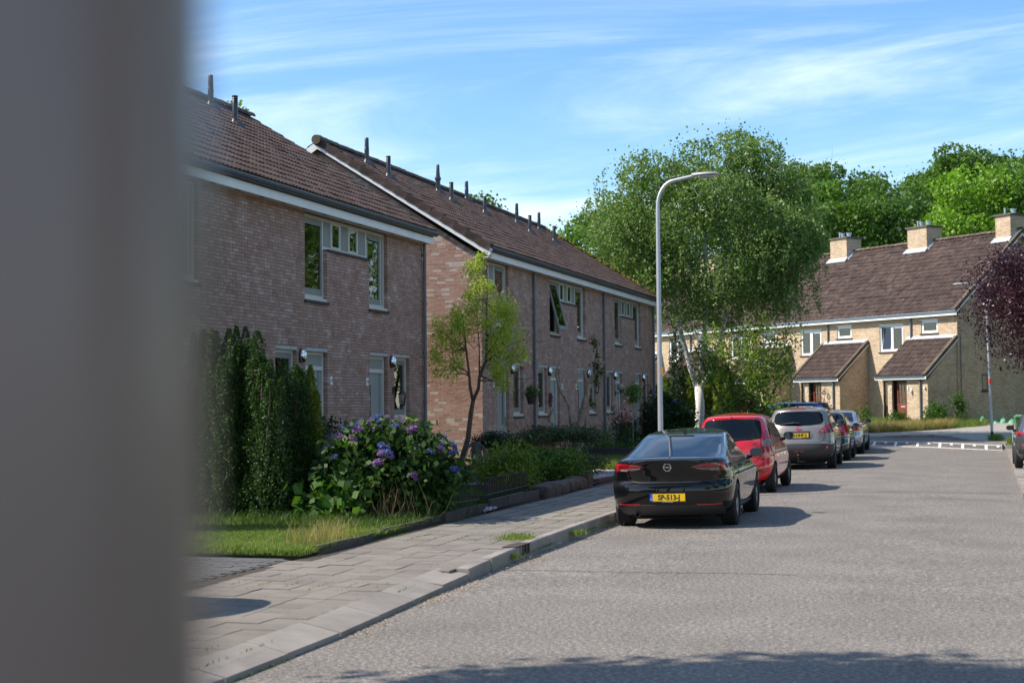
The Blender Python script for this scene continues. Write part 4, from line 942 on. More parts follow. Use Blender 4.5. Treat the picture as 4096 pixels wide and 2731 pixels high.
    for nm, mat, items in sp.get('pairs', []):   # left and right mirrored parts, e.g. lights
        for s in (1, -1):
            mb = MB()
            for it in items:
                ax, bot, top, mi, o2 = it
                if ax == 'rear': patch(mb, 'rear', bot if s > 0 else mirr(bot), top if s > 0 else mirr(top), o2, mi=mi)
                elif ax == 'front': patch(mb, 'front', bot if s > 0 else mirr(bot), top if s > 0 else mirr(top), o2, mi=mi)
                else: patch(mb, 'side', bot, top, o2, s, mi=mi)
            mb.build(nm, mat, root, smooth=True, sharp=40)
    mb = MB()
    for it in sp.get('lines', []):
        ax, pts = it[0], it[1]; w = it[2] if len(it) > 2 else .006
        if ax == 'side':
            for s in (1, -1): line(mb, 'side', pts, w, s)
        elif ax == 'rear2': line(mb, 'rear', pts, w); line(mb, 'rear', mirr(pts), w)
        elif ax == 'top2': line(mb, 'top', pts, w); line(mb, 'top', mirr(pts), w)
        else: line(mb, ax, pts, w)
    if mb.n: mb.build('panel_gap', m_gap, root)
    # wheels
    for ya in sp['axles']:
        for s in (1, -1):
            xw = (sp['W']-.012)*s; tw = sp.get('tw', .215)
            wh = MB().lathe([(0, -.02), (.15, -.02), (.15, .02), (0, .02)], 20, axis='x').build('wheel', M('brake_disc', [(.12, .11, .10)], .4, metal=.6), root, loc=(xw-s*.13, ya, WR-.004))
            c0 = s*.13
            prof = [(WR*.66, -tw/2), (WR*.86, -tw/2-.006), (WR*.96, -tw/2+.012), (WR, -tw/2+.035)]
            for k in range(5): q = -tw/2+.05+k*(tw-.1)/4; prof += [(WR, q-.008), (WR, q+.004), (WR-.008, q+.005), (WR-.008, q+.010)]
            prof += [(WR, tw/2-.035), (WR*.96, tw/2-.012), (WR*.86, tw/2+.006), (WR*.66, tw/2)]
            MB().lathe([(r_, x_+s*.13-s*tw/2) for r_, x_ in prof], 40, axis='x').build('tyre', m_tyre, wh, smooth=True, sharp=50)
            mb = MB(); xo = s*(.13-.012); rr_ = WR*.70
            mb.lathe([(rr_*1.0, xo), (rr_*.93, xo-s*.008), (rr_*.9, xo-s*.15)], 36, axis='x'); mb.lathe([(0, xo-s*.012), (.035, xo-s*.012), (.06, xo-s*.03), (.06, xo-s*.06)], 16, axis='x')
            nsp = sp.get('spokes', 5)
            for k in range(nsp):
                a = 2*PI*k/nsp+.3
                for da in ((-.13, .13) if sp.get('twin', True) else (0,)):
                    w0 = .020 if sp.get('twin', True) else .035; P0 = np.array([0, math.cos(a+da*1.6)*.05, math.sin(a+da*1.6)*.05]); P1 = np.array([0, math.cos(a+da)*rr_*.96, math.sin(a+da)*rr_*.96]); d = P1-P0; d /= np.linalg.norm(d); q = np.array([0, -d[2], d[1]])*w0
                    x1_, x2_ = xo-s*.02, xo-s*.045; V = [P0+q+[x1_, 0, 0], P0-q+[x1_, 0, 0], P1-q*.8+[xo-s*.006, 0, 0], P1+q*.8+[xo-s*.006, 0, 0], P0+q+[x2_, 0, 0], P0-q+[x2_, 0, 0], P1-q*.8+[x2_, 0, 0], P1+q*.8+[x2_, 0, 0]]
                    mb.add(V, [(0, 1, 2, 3), (0, 3, 7, 4), (1, 5, 6, 2), (4, 7, 6, 5)])
            mb.build('rim', sp.get('rimmat', m_alloy), wh, smooth=True, sharp=35)
    # mirrors
    zmr, ymr = sp['mirror']
    for s in (1, -1):
        h, n = cast('side', ymr, zmr-.06, s); x0 = abs(h.x)
        mb = MB(); mb.tube([(s*(x0-.03), ymr, zmr-.05), (s*(x0+.06), ymr-.01, zmr-.035)], [.035, .03], 8)
        th = np.linspace(0, 2*PI, 20, endpoint=False); cx, cz = x0+.145, zmr+.03; V = []
        for yy, sc in ((-.055, .93), (-.045, 1.0), (0.02, .98), (.07, .78), (.10, .35)):
            for a in th:
                ca, sa = math.cos(a), math.sin(a); V.append((s*(cx-.015+.10*sc*np.sign(ca)*abs(ca)**.7), ymr+yy, cz+.068*sc*np.sign(sa)*abs(sa)**.75))
        V = np.array(V); n_ = 20; i = np.arange(4)[:, None]*n_; j = np.arange(n_)[None]; mb.add(V, np.stack([i+j, i+(j+1) % n_, i+n_+(j+1) % n_, i+n_+j], -1).reshape(-1, 4)); mb.add(np.vstack([V[-n_:], V[-n_:].mean(0)]), [(k, (k+1) % n_, n_) for k in range(n_)])
        o = mb.build('mirror', sp.get('mirmat', pm), root, smooth=True, sharp=50)
        V2 = np.vstack([V[:n_]*1.0, V[:n_].mean(0)]); MB().add(V2, [((k+1) % n_, k, n_) for k in range(n_)]).build('mirror_glass', M('mirror_dark', [(.01, .02, .026)], .05, spec=.6), o)
    # door handles
    for ya, za in sp['handles']:
        for s in (1, -1):
            h, n = cast('side', ya, za, s); mb = MB(); mb.tube([(h.x+s*.004, ya-.10, za), (h.x+s*.03, ya-.07, za+.002), (h.x+s*.03, ya+.07, za+.002), (h.x+s*.004, ya+.10, za)], [.008, .013, .013, .008], 8); mb.build('door_handle', sp.get('handmat', pm), root, smooth=True)
    # number plate
    if 'plate' in sp:
        t_, zp, dealer = sp['plate']; h, n = cast('rear', 0, zp); y = h.y-.022; py = sp.get('plate_tilt', 0)
        fr_ = MB().box(-.268, .268, y, y+.03, zp-.072, zp+.062).build('number_plate', m_black, root)
        MB().box(-.222, .26, y-.004, y+.001, zp-.055, zp+.055).build('plate_field', m_plate, fr_); MB().box(-.26, -.2225, y-.004, y+.001, zp-.055, zp+.055).build('plate_band', m_eu, fr_)
        text(t_, .106, m_black, fr_, (.02, y-.005, zp-.002), (PI/2, 0, 0), sx=.92, off_=.028)
        text('NL', .03, m_white, fr_, (-.241, y-.005, zp-.025), (PI/2, 0, 0)); text(dealer, .017, m_white, fr_, (0, y-.001, zp-.0655), (PI/2, 0, 0))
    # underbody
    MB().box(-sp['W']+.3, sp['W']-.3, .45, sp['L']-.5, .14, sp['z0']+.06).build('underbody', m_arch, root)
    if sp.get('exhaust'):
        MB().lathe([(.03, 0), (.035, 0), (.035, .4), (.03, .4)], 12, (sp['exhaust'], .22, .22), 'y').lathe([(0, .5), (.1, .52), (.1, .95), (0, .97)], 12, (sp['exhaust']*.7, .0, .24), 'y').build('exhaust', M('exhaust_steel', [(.10, .08, .06), (.2, .18, .15)], .5, ns=15, metal=.5), root)
    sp.get('extra', lambda *a: None)(root, cast, patch, line)
    return root
def sidewin(P): return P
# --- black fastback
def ex_black(root, cast, patch, line):
    h, n = cast('top', 0, 2.05); mb = MB(); V = [(-.035, 1.93, h.z-.01), (.035, 1.93, h.z-.01), (.028, 2.12, h.z), (-.028, 2.12, h.z), (0, 1.93, h.z+.07), (0, 2.0, h.z+.06)]
    mb.add(V, [(0, 1, 4), (1, 2, 5), (1, 5, 4), (3, 0, 4), (3, 4, 5), (2, 3, 5)]); mb.build('antenna', m_black, root)
    h, n = cast('rear', 0, .925); y = h.y-.012
    th = np.linspace(0, 2*PI, 33); mb = MB(); V = [(rr_*math.cos(a), y+dy_, .925+rr_*math.sin(a)) for a in th for rr_, dy_ in ((.056, 0), (.060, -.006), (.047, -.006), (.044, .0), (.056, 0))]; mb.grid(np.array(V), 33, 5)
    q = lambda P: mb.add([(x, y-.008, .925+z) for x, z in P]+[(x, y+.006, .925+z) for x, z in P], [(0, 1, 2, 3), (0, 4, 5, 1), (1, 5, 6, 2), (2, 6, 7, 3), (3, 7, 4, 0)])
    q([(-.072, -.001), (.025, -.001), (.018, .009), (-.06, .009)]); q([(-.02, -.011), (.062, -.011), (.074, -.001), (-.027, -.001)])
    mb.build('badge', m_chrome, root)
SPB = dict(L=4.90, H=1.462, W=.93, z0=.17, r=.335, axles=(.98, 3.81), tw=.235, paint=paint('paint_black', (.0022, .0026, .0034), rough=.5, spec=.05), barrel=.02,
    yr=[(.17, .42), (.24, .22), (.30, .12), (.37, .035), (.45, .01), (.55, .0), (.64, .005), (.685, .03), (.70, .085), (.80, .075), (.90, .055), (1.0, .02), (1.03, .015), (1.052, .05), (1.065, .17), (1.12, .42), (1.20, .80), (1.28, 1.20), (1.34, 1.52), (1.38, 1.78), (1.415, 2.10), (1.44, 2.4), (1.462, 2.7)],
    yf=[(.17, .35), (.28, .08), (.45, .0), (.6, .02), (.70, .12), (.78, .35), (.86, .75), (.93, 1.15), (.98, 1.42), (1.1, 1.62), (1.2, 1.82), (1.3, 2.0), (1.38, 2.13), (1.44, 2.17), (1.462, 2.18)],
    w=[(.17, .76), (.24, .84), (.32, .885), (.45, .91), (.60, .925), (.74, .928), (.82, .918), (.90, .905), (.96, .885), (1.0, .855), (1.05, .80), (1.12, .755), (1.20, .72), (1.28, .685), (1.34, .650), (1.39, .605), (1.42, .54), (1.445, .42), (1.462, .12)],
    lr=[(.2, .55), (.6, .62), (.95, .62), (1.03, .65), (1.08, .85), (1.3, 1.0), (1.46, .6)], lf=[(.2, .8), (.9, .9), (1.1, .7), (1.46, .5)],
    patches=[
     ('rear_window', m_cglass, 'rear', [([(-.66, 1.068), (-.33, 1.072), (0, 1.074), (.33, 1.072), (.66, 1.068)], [(-.60, 1.325), (-.3, 1.338), (0, 1.342), (.3, 1.338), (.60, 1.325)])], .003, 30),
     ('brake_light_bar', m_black, 'rear', [([(-.2, 1.346), (.2, 1.346)], [(-.17, 1.36), (.17, 1.36)])], .012),
     ('side_window', m_cglass, 'side2', [([(1.22, 1.045), (1.8, 1.02), (2.02, 1.015)], [(1.22, 1.06), (1.6, 1.245), (1.98, 1.345)]), ([(2.07, 1.015), (2.6, 1.01), (3.16, 1.0)], [(2.07, 1.352), (2.45, 1.37), (2.72, 1.325), (3.16, 1.02)])], .003),
     ('chrome_strip', m_chrome, 'side2', [([(1.15, 1.035), (1.8, 1.008), (3.2, .99)], [(1.15, 1.047), (1.8, 1.018), (3.2, .999)]), ([(1.15, 1.04), (1.55, 1.245), (1.98, 1.355), (2.45, 1.38)], [(1.12, 1.045), (1.54, 1.258), (1.97, 1.367), (2.44, 1.39)])], .006),
     ('rear_diffuser', m_trim, 'rear', [([(-.84, .20), (-.5, .205), (.5, .205), (.84, .20)], [(-.86, .30), (-.72, .36), (-.5, .372), (.5, .372), (.72, .36), (.86, .30)])], .006),
     ('sill_trim', m_black, 'side2', [([(1.42, .19), (3.40, .19)], [(1.42, .27), (3.40, .27)])], .01)],
    pairs=[('tail_light', [m_redd, m_red, m_clear, m_black], [('rear', [(.34, .925), (.5, .875), (.84, .855), (.893, .89)], [(.34, .93), (.52, .975), (.84, .985), (.875, .96)], 0, .006),
        ('rear', [(.40, .938), (.6, .950), (.80, .955)], [(.44, .950), (.6, .968), (.80, .975)], 1, .012), ('rear', [(.55, .922), (.70, .925)], [(.55, .933), (.70, .938)], 1, .012), ('rear', [(.76, .872), (.80, .872)], [(.76, .96), (.81, .965)], 1, .012), ('rear', [(.42, .900), (.74, .885)], [(.42, .909), (.74, .898)], 2, .014), ('rear', [(.62, .87), (.73, .87)], [(.60, .886), (.72, .884)], 2, .012)]),
        ('reflector', m_red, [('rear', [(.42, .372), (.78, .366)], [(.42, .387), (.77, .381)], 0, .010)])],
    lines=[('rear2', [(.0, .70), (.45, .70), (.60, .735), (.635, .85), (.66, 1.04)], .009), ('rear', [(-.88, .62), (-.3, .60), (.3, .60), (.88, .62)], .002), ('side', [(2.05, .30), (2.03, .8), (2.02, 1.0)], .008), ('side', [(3.18, .30), (3.2, .7), (3.12, .98)], .008), ('side', [(1.36, .45), (1.22, .62), (1.24, .8), (1.35, 1.02)], .008), ('top2', [(.53, 1.75), (.55, 2.9)], .008), ('rear', [(-.58, 1.378), (0, 1.392), (.58, 1.378)], .008)],
    mirror=(1.01, 3.02), handles=[(1.55, .90), (2.62, .89)], plate=('SP-513-J', .485, 'Van Mossel OPC Opel'), exhaust=-.5, extra=ex_black, spokes=5, mirmat=None)
SPB['mirmat'] = SPB['paint']
# --- red small hatchback
def ex_red(root, cast, patch, line):
    h, n = cast('rear', .40, .98); text('i10', .09, m_chrome, root, (.43, h.y-.008, .955), (PI/2, 0, 0), name='model_badge', ext=.004)
    mb = MB(); h, n = cast('rear', 0, 1.035); h2, n2 = cast('rear', .33, 1.07); mb.tube([(0, h.y-.02, 1.03), (.05, h.y-.03, 1.04), (.40, h2.y-.02, 1.05)], [.016, .012, .007], 6); mb.build('wiper', m_black, root)
    h, n = cast('rear', 0, 1.45); MB().lathe([(0, -.02), (.012, -.01), (.012, .01)], 8, (0, h.y-.0, 1.462), 'y').build('washer_jet', m_black, root)
SPR = dict(L=3.57, H=1.545, W=.80, z0=.19, r=.29, axles=(.60, 2.98), tw=.18, paint=paint('paint_red', (.62, .010, .014), rough=.2, c2=(.58, .008, .012)), barrel=.02, spokes=7, twin=False,
    yr=[(.19, .30), (.26, .08), (.34, .02), (.45, .0), (.56, .01), (.62, .035), (.68, .05), (.74, .045), (.86, .06), (.98, .09), (1.05, .125), (1.2, .21), (1.35, .31), (1.42, .345), (1.455, .33), (1.475, .36), (1.50, .52), (1.525, .85), (1.545, 1.3)],
    yf=[(.19, .3), (.3, .06), (.42, 0), (.58, .02), (.68, .09), (.78, .28), (.87, .55), (.95, .82), (1.0, .95), (1.15, 1.15), (1.3, 1.36), (1.42, 1.55), (1.49, 1.72), (1.53, 1.9), (1.545, 2.0)],
    w=[(.19, .66), (.26, .73), (.36, .775), (.5, .795), (.66, .80), (.8, .795), (.9, .78), (.98, .755), (1.05, .735), (1.2, .695), (1.33, .645), (1.42, .60), (1.46, .55), (1.50, .46), (1.53, .30), (1.545, .08)],
    lr=[(.2, .5), (.7, .55), (1.0, .52), (1.3, .48), (1.5, .5), (1.54, .3)], lf=[(.2, .7), (.9, .7), (1.1, .6), (1.54, .4)],
    patches=[('rear_window', m_cglass, 'rear', [([(-.60, 1.05), (-.4, 1.025), (0, 1.018), (.4, 1.025), (.60, 1.05)], [(-.535, 1.37), (-.45, 1.415), (0, 1.425), (.45, 1.415), (.535, 1.37)])], .003, 26),
     ('side_window', m_cglass, 'side2', [([(.52, 1.12), (.9, 1.075), (1.18, 1.055)], [(.57, 1.24), (.85, 1.38), (1.18, 1.425)]), ([(1.25, 1.05), (2.3, .99)], [(1.25, 1.43), (1.65, 1.43), (2.3, 1.01)])], .003)],
    pairs=[('tail_light', [m_red, m_clear, m_redd], [('rear', [(.59, .70), (.70, .70), (.775, .76)], [(.575, 1.13), (.62, 1.20), (.66, 1.20)], 0, .006), ('rear', [(.60, .90), (.69, .885), (.755, .92)], [(.59, 1.00), (.68, 1.03), (.725, 1.03)], 1, .012)]),
       ('reflector', m_redd, [('rear', [(.38, .40), (.62, .40)], [(.38, .445), (.60, .455)], 0, .006)])],
    lines=[('rear2', [(0, .60), (.45, .60), (.56, .68), (.57, .95), (.54, 1.2), (.50, 1.44)], .009), ('side', [(1.21, .32), (1.22, 1.0)], .008), ('side', [(2.25, .32), (2.3, .7), (2.3, .95)], .008), ('side', [(.93, .5), (.62, .8), (.66, 1.08)], .008), ('side', [(.95, .33), (2.6, .30)], .006), ('top2', [(.52, .62), (.54, 2.1)], .016)],
    mirror=(1.03, 2.22), handles=[(1.02, .89), (2.0, .87)], extra=ex_red, exhaust=.4, handmat=None)
SPR['mirmat'] = m_black; SPR['handmat'] = SPR['paint']
# --- taupe crossover
def ex_taupe(root, cast, patch, line):
    h, n = cast('rear', 0, 1.03); y = h.y-.010; th = np.linspace(0, 2*PI, 25); mb = MB(); V = [(r_*math.cos(a), y+d_, 1.05+r_*math.sin(a)) for a in th for r_, d_ in ((.058, 0), (.062, -.008), (.045, -.008), (.042, 0))]; mb.grid(np.array(V), 25, 4); mb.box(-.08, .08, y-.012, y+.004, 1.037, 1.063); mb.build('badge', m_chrome, root)
    h, n = cast('rear', 0, 1.17); h2, n2 = cast('rear', -.45, 1.17); mb = MB(); mb.tube([(.03, h.y-.03, 1.18), (-.1, h.y-.04, 1.20), (-.48, h2.y-.03, 1.17)], [.03, .022, .008], 8); mb.build('wiper', m_black, root)
    mb = MB(); mb.tube([(.0, .25, .22), (0, -.06, .22), (0, -.10, .30), (0, -.10, .36)], [.03, .028, .018, .018], 10); mb.lathe([(0, -.04), (.03, -.025), (.04, 0), (.03, .025), (0, .04)], 12, (0, -.10, .38)); mb.box(-.04, .16, -.03, .0, .2, .23); mb.build('tow_bar', m_black, root)
    h, n = cast('top', -.05, .9); MB().tube([(-.05, .85, h.z-.01), (-.05, .72, h.z+.32)], [.006, .003], 6).lathe([(.03, -.01), (.02, .03), (0, .035)], 10, (-.05, .85, h.z)).build('antenna', m_black, root)
    for s in (1, -1):
        h, n = cast('rear', s*.70, .56); MB().lathe([(0, -.02), (.036, -.018), (.036, .01)], 16, (s*.70, h.y, .56), 'y').build('reflector', m_red, root)
SPN = dict(L=4.31, H=1.62, W=.89, z0=.24, r=.345, axles=(.86, 3.49), tw=.215, paint=paint('paint_taupe', (.27, .235, .205), metal=.5, rough=.34, c2=(.30, .262, .23)), barrel=.02,
    yr=[(.24, .42), (.30, .2), (.36, .08), (.45, .02), (.55, .0), (.66, .02), (.71, .045), (.76, .055), (.95, .085), (1.08, .13), (1.2, .20), (1.35, .30), (1.46, .37), (1.51, .37), (1.535, .40), (1.57, .62), (1.60, 1.05), (1.62, 1.6)],
    yf=[(.24, .4), (.35, .06), (.5, 0), (.7, .03), (.82, .14), (.92, .38), (1.0, .75), (1.06, 1.1), (1.1, 1.22), (1.25, 1.45), (1.4, 1.70), (1.52, 1.95), (1.58, 2.15), (1.62, 2.3)],
    w=[(.24, .74), (.32, .83), (.45, .88), (.6, .89), (.8, .89), (.95, .875), (1.04, .85), (1.1, .825), (1.2, .79), (1.35, .735), (1.46, .69), (1.53, .64), (1.57, .55), (1.60, .4), (1.62, .12)],
    lr=[(.2, .5), (.7, .55), (1.0, .5), (1.3, .45), (1.55, .5), (1.61, .3)], lf=[(.2, .8), (1, .8), (1.2, .6), (1.6, .4)],
    patches=[('rear_window', m_cglass, 'rear', [([(-.63, 1.24), (-.58, 1.155), (-.3, 1.125), (0, 1.12), (.3, 1.125), (.58, 1.155), (.63, 1.24)], [(-.60, 1.40), (-.52, 1.475), (0, 1.49), (.52, 1.475), (.60, 1.40)])], .003, 30),
      ('brake_light_bar', m_red, 'rear', [([(-.2, 1.525), (.2, 1.525)], [(-.18, 1.545), (.18, 1.545)])], .008),
      ('lower_bumper', m_trim, 'rear', [([(-.76, .27), (0, .26), (.76, .27)], [(-.84, .62), (-.6, .665), (0, .67), (.6, .665), (.84, .62)])], .008, 30),
      ('fog_light', m_redd, 'rear', [([(-.13, .445), (.13, .445)], [(-.13, .50), (.13, .50)])], .014),
      ('arch_trim', m_trim, 'side2', [([(1.2, .26), (3.1, .26)], [(1.2, .40), (3.1, .40)]), ([(.1, .4), (.42, .4)], [(.1, .62), (.45, .66)])], .008),
      ('side_window', m_cglass, 'side2', [([(.60, 1.27), (.95, 1.17), (1.02, 1.16)], [(.66, 1.33), (.95, 1.44), (1.02, 1.455)]), ([(1.08, 1.15), (1.9, 1.125)], [(1.08, 1.465), (1.9, 1.50)]), ([(1.97, 1.12), (2.9, 1.08)], [(1.97, 1.50), (2.3, 1.47), (2.9, 1.10)])], .003),
      ('plate_recess', m_trim, 'rear', [([(-.30, .79), (.30, .79)], [(-.30, .975), (.30, .975)])], .003)],
    pairs=[('tail_light', [m_red, m_clear, m_redd], [('rear', [(.50, .925), (.78, .93), (.855, .95)], [(.52, .985), (.62, 1.08), (.76, 1.165), (.79, 1.16)], 0, .008), ('rear', [(.56, .945), (.63, .945)], [(.56, 1.01), (.63, 1.015)], 1, .014), ('rear', [(.70, .95), (.80, .955)], [(.70, 1.02), (.79, 1.03)], 2, .013)])],
    lines=[('rear2', [(0, .70), (.5, .70), (.62, .74), (.66, .92), (.68, 1.2), (.62, 1.45)], .009), ('side', [(1.95, .42), (1.93, 1.1)], .008), ('side', [(2.92, .42), (2.95, 1.05)], .008), ('side', [(1.2, .62), (.95, .85), (1.0, 1.15)], .008), ('rear', [(-.38, .80), (-.32, .98), (.32, .98), (.38, .80)], .008)],
    mirror=(1.13, 2.78), handles=[(1.3, .98), (2.3, .97)], plate=('20-HHF-2', .88, 'AUTO MARTIN LAMMER'), extra=ex_taupe)
SPN['mirmat'] = SPN['paint']
# --- other cars
import copy
SPP = dict(SPR); SPP.update(L=4.0, H=1.475, W=.87, r=.315, axles=(.72, 3.26), paint=paint('paint_darkblue_black', (.006, .008, .012), rough=.12), twin=True, spokes=5, tw=.2,
    yr=[(a*.955+.01, b) for a, b in SPR['yr']], yf=[(a*.955+.01, b*1.15) for a, b in SPR['yf']], w=[(a*.955+.01, b*1.085) for a, b in SPR['w']],
    pairs=[('tail_light', [m_red, m_redd], [('rear', [(.52, .80), (.76, .77), (.84, .84)], [(.56, .99), (.72, 1.07), (.78, 1.03)], 0, .008), ('rear', [(.60, .82), (.63, .82)], [(.62, .99), (.65, .99)], 1, .012)])],
    patches=[('rear_window', m_cglass, 'rear', [([(-.58, 1.03), (0, 1.0), (.58, 1.03)], [(-.53, 1.33), (0, 1.37), (.53, 1.33)])], .003, 26),
     ('side_window', m_cglass, 'side2', [([(.62, 1.08), (1.3, 1.03)], [(.68, 1.17), (.95, 1.31), (1.3, 1.36)]), ([(1.36, 1.02), (2.6, .96)], [(1.36, 1.365), (1.85, 1.36), (2.6, .98)])], .003), ('side_chrome', m_chrome, 'side2', [([(.62, 1.06), (1.3, 1.01), (2.6, .945)], [(.62, 1.07), (1.3, 1.02), (2.6, .955)])], .005)],
    lines=SPR['lines'][:4], mirror=(.99, 2.55), handles=[(1.15, .87), (2.2, .85)], extra=lambda *a: None, mirmat=paint('paint_darkblue_black', (.006, .008, .012)))
SPP['handmat'] = SPP['paint']
m_silv = paint('paint_silverblue', (.30, .34, .39), metal=.6, rough=.25, c2=(.33, .37, .42))
SPS = dict(L=4.90, H=1.465, W=.92, z0=.17, r=.335, axles=(1.08, 4.0), tw=.22, paint=m_silv, barrel=.02, spokes=7,
    yr=[(.17, .45), (.26, .15), (.38, .03), (.5, 0), (.64, .01), (.75, .03), (.88, .02), (.98, .0), (1.02, .02), (1.04, .2), (1.06, .5), (1.10, .66), (1.2, .86), (1.3, 1.12), (1.38, 1.38), (1.42, 1.62), (1.45, 1.95), (1.465, 2.4)],
    yf=SPB['yf'][:-1]+[(1.465, 2.2)], w=[(.17, .74), (.26, .84), (.4, .90), (.6, .92), (.78, .915), (.9, .90), (.98, .87), (1.03, .80), (1.08, .755), (1.2, .70), (1.3, .655), (1.38, .60), (1.42, .53), (1.45, .38), (1.465, .1)],
    lr=[(.2, .5), (.98, .5), (1.08, .6), (1.46, .5)], lf=SPB['lf'],
    patches=[('rear_window', m_cglass, 'rear', [([(-.60, 1.075), (0, 1.085), (.60, 1.075)], [(-.50, 1.37), (0, 1.39), (.50, 1.37)])], .003, 24),
      ('side_window', m_cglass, 'side2', [([(1.05, 1.05), (1.95, 1.02)], [(1.15, 1.12), (1.5, 1.30), (1.95, 1.375)]), ([(2.0, 1.02), (3.3, .99)], [(2.0, 1.38), (2.55, 1.375), (3.3, 1.01)])], .003), ('lower_bumper', m_trim, 'rear', [([(-.78, .22), (.78, .22)], [(-.7, .33), (.7, .33)])], .005)],
    pairs=[('tail_light', [m_red, m_redd], [('rear', [(.42, .80), (.84, .78), (.895, .83)], [(.42, .94), (.84, .96), (.872, .94)], 0, .007)]), ('reflector', m_red, [('rear', [(.45, .42), (.80, .42)], [(.45, .455), (.80, .46)], 0, .008)])],
    lines=[('rear2', [(0, .66), (.5, .66), (.62, .7), (.64, 1.0)], .008), ('side', [(1.98, .3), (1.98, 1.0)], .008), ('side', [(3.2, .3), (3.3, .95)], .008)], mirror=(1.03, 3.15), handles=[(1.55, .9), (2.7, .88)], plate=('14-RXN-7', .60, ''), exhaust=.5, mirmat=m_black)
m_blue = paint('paint_blue', (.012, .085, .27), metal=.3, rough=.2)
SPL = dict(SPN); SPL.update(paint=m_blue, mirmat=m_blue, H=1.60, L=4.55, patches=[q for q in SPN['patches'] if q[0] in ('rear_window', 'side_window')]+[('roof_spoiler', m_black, 'top', [([(-.60, .40), (.60, .40)], [(-.62, .75), (.62, .75)])], .02), ('window_trim', m_chrome, 'side2', [([(.60, 1.255), (.95, 1.15), (1.9, 1.105), (2.9, 1.06)], [(.60, 1.268), (.95, 1.163), (1.9, 1.118), (2.9, 1.073)])], .006)], pairs=SPN['pairs'], extra=lambda *a: None, plate=('HF-682-R', .88, ''))
m_grey = paint('paint_grey', (.085, .09, .10), metal=.5, rough=.22, c2=(.095, .10, .11))
def ex_grey(root, cast, patch, line): pass
SPG = dict(SPP); SPG.update(paint=m_grey, L=4.06, W=.89, H=1.46, mirmat=m_black, handmat=m_grey,
    pairs=[('tail_light', [m_redd, m_red], [('rear', [(.46, .83), (.80, .85), (.845, .88)], [(.46, .88), (.76, .985), (.82, .96)], 0, .006), ('rear', [(.50, .875), (.80, .945)], [(.50, .89), (.80, .97)], 1, .012), ('rear', [(.76, .87), (.82, .87)], [(.76, .94), (.82, .95)], 1, .012)]), ('reflector', m_redd, [('rear', [(.56, .56), (.74, .565)], [(.56, .60), (.74, .61)], 0, .014)]), ('bumper_inlet', m_black, [('rear', [(.52, .34), (.80, .40)], [(.52, .62), (.74, .66)], 0, .006)])],
    patches=SPP['patches']+[('rear_diffuser', m_trim, 'rear', [([(-.74, .2), (.74, .2)], [(-.66, .36), (.66, .36)])], .006)], plate=('XZ-417-K', .47, ''))
def place(sp, xr_wheel, y_axle, z=0, deg=0, sc=1.):   # right rear wheel outer face position -> root loc
    a = R(deg); ox, oy = sp['W']*sc, sp['axles'][0]*sc; return (xr_wheel-(ox*math.cos(a)-oy*math.sin(a)), y_axle-(ox*math.sin(a)+oy*math.cos(a)), z)
cB = car('parked_car', SPB, place(SPB, -3.53, 22.90, -.045, 2.2), R(2.2), 'glossy black fastback nearest in the row, yellow plate SP-513-J')
cR = car('parked_car', SPR, place(SPR, -4.06, 31.45, -.045, .6, 1.07), R(.6), 'small bright red hatchback parked just beyond the black fastback')
cN = car('parked_car', SPN, place(SPN, -3.86, 42.8, -.045, 1.8, 1.08), R(1.8), 'taupe crossover with tow bar and roof aerial, yellow plate 20-HHF-2')
cP = car('parked_car', SPP, place(SPP, -3.93, 48.5, -.04, 1.5, 1.07), R(1.5), 'near-black hatchback half hidden between taupe crossover and silver saloon')
cS = car('parked_car', SPS, place(SPS, -3.97, 54.9, -.04, .8, 1.07), R(.8), 'silver-blue saloon, last of the row before the speed hump')
car('parked_car', SPL, (-5.6, 62.9, .22), R(92), 'blue estate parked crosswise behind the taupe crossover, only roof showing')
car('parked_car', SPG, (place(SPG, 2.60, 41.5)[0], 41.5-.72, .05), 0, 'dark grey hatchback cut off at the right edge of the picture')
SPH = dict(SPN); SPH.update(paint=m_grey, mirmat=m_grey, plate=('KT-905-B', .88, ''))
car('parked_car', SPH, (-6.98, 11.1, .10), R(90), 'grey crossover in the driveway hidden behind the blurred post')

for o in (cB, cR, cN): o.rotation_euler[1] = -R(1.1)
for o, k in ((cR, 1.07), (cN, 1.08), (cP, 1.07), (cS, 1.07)): o.scale = (k, k, k)
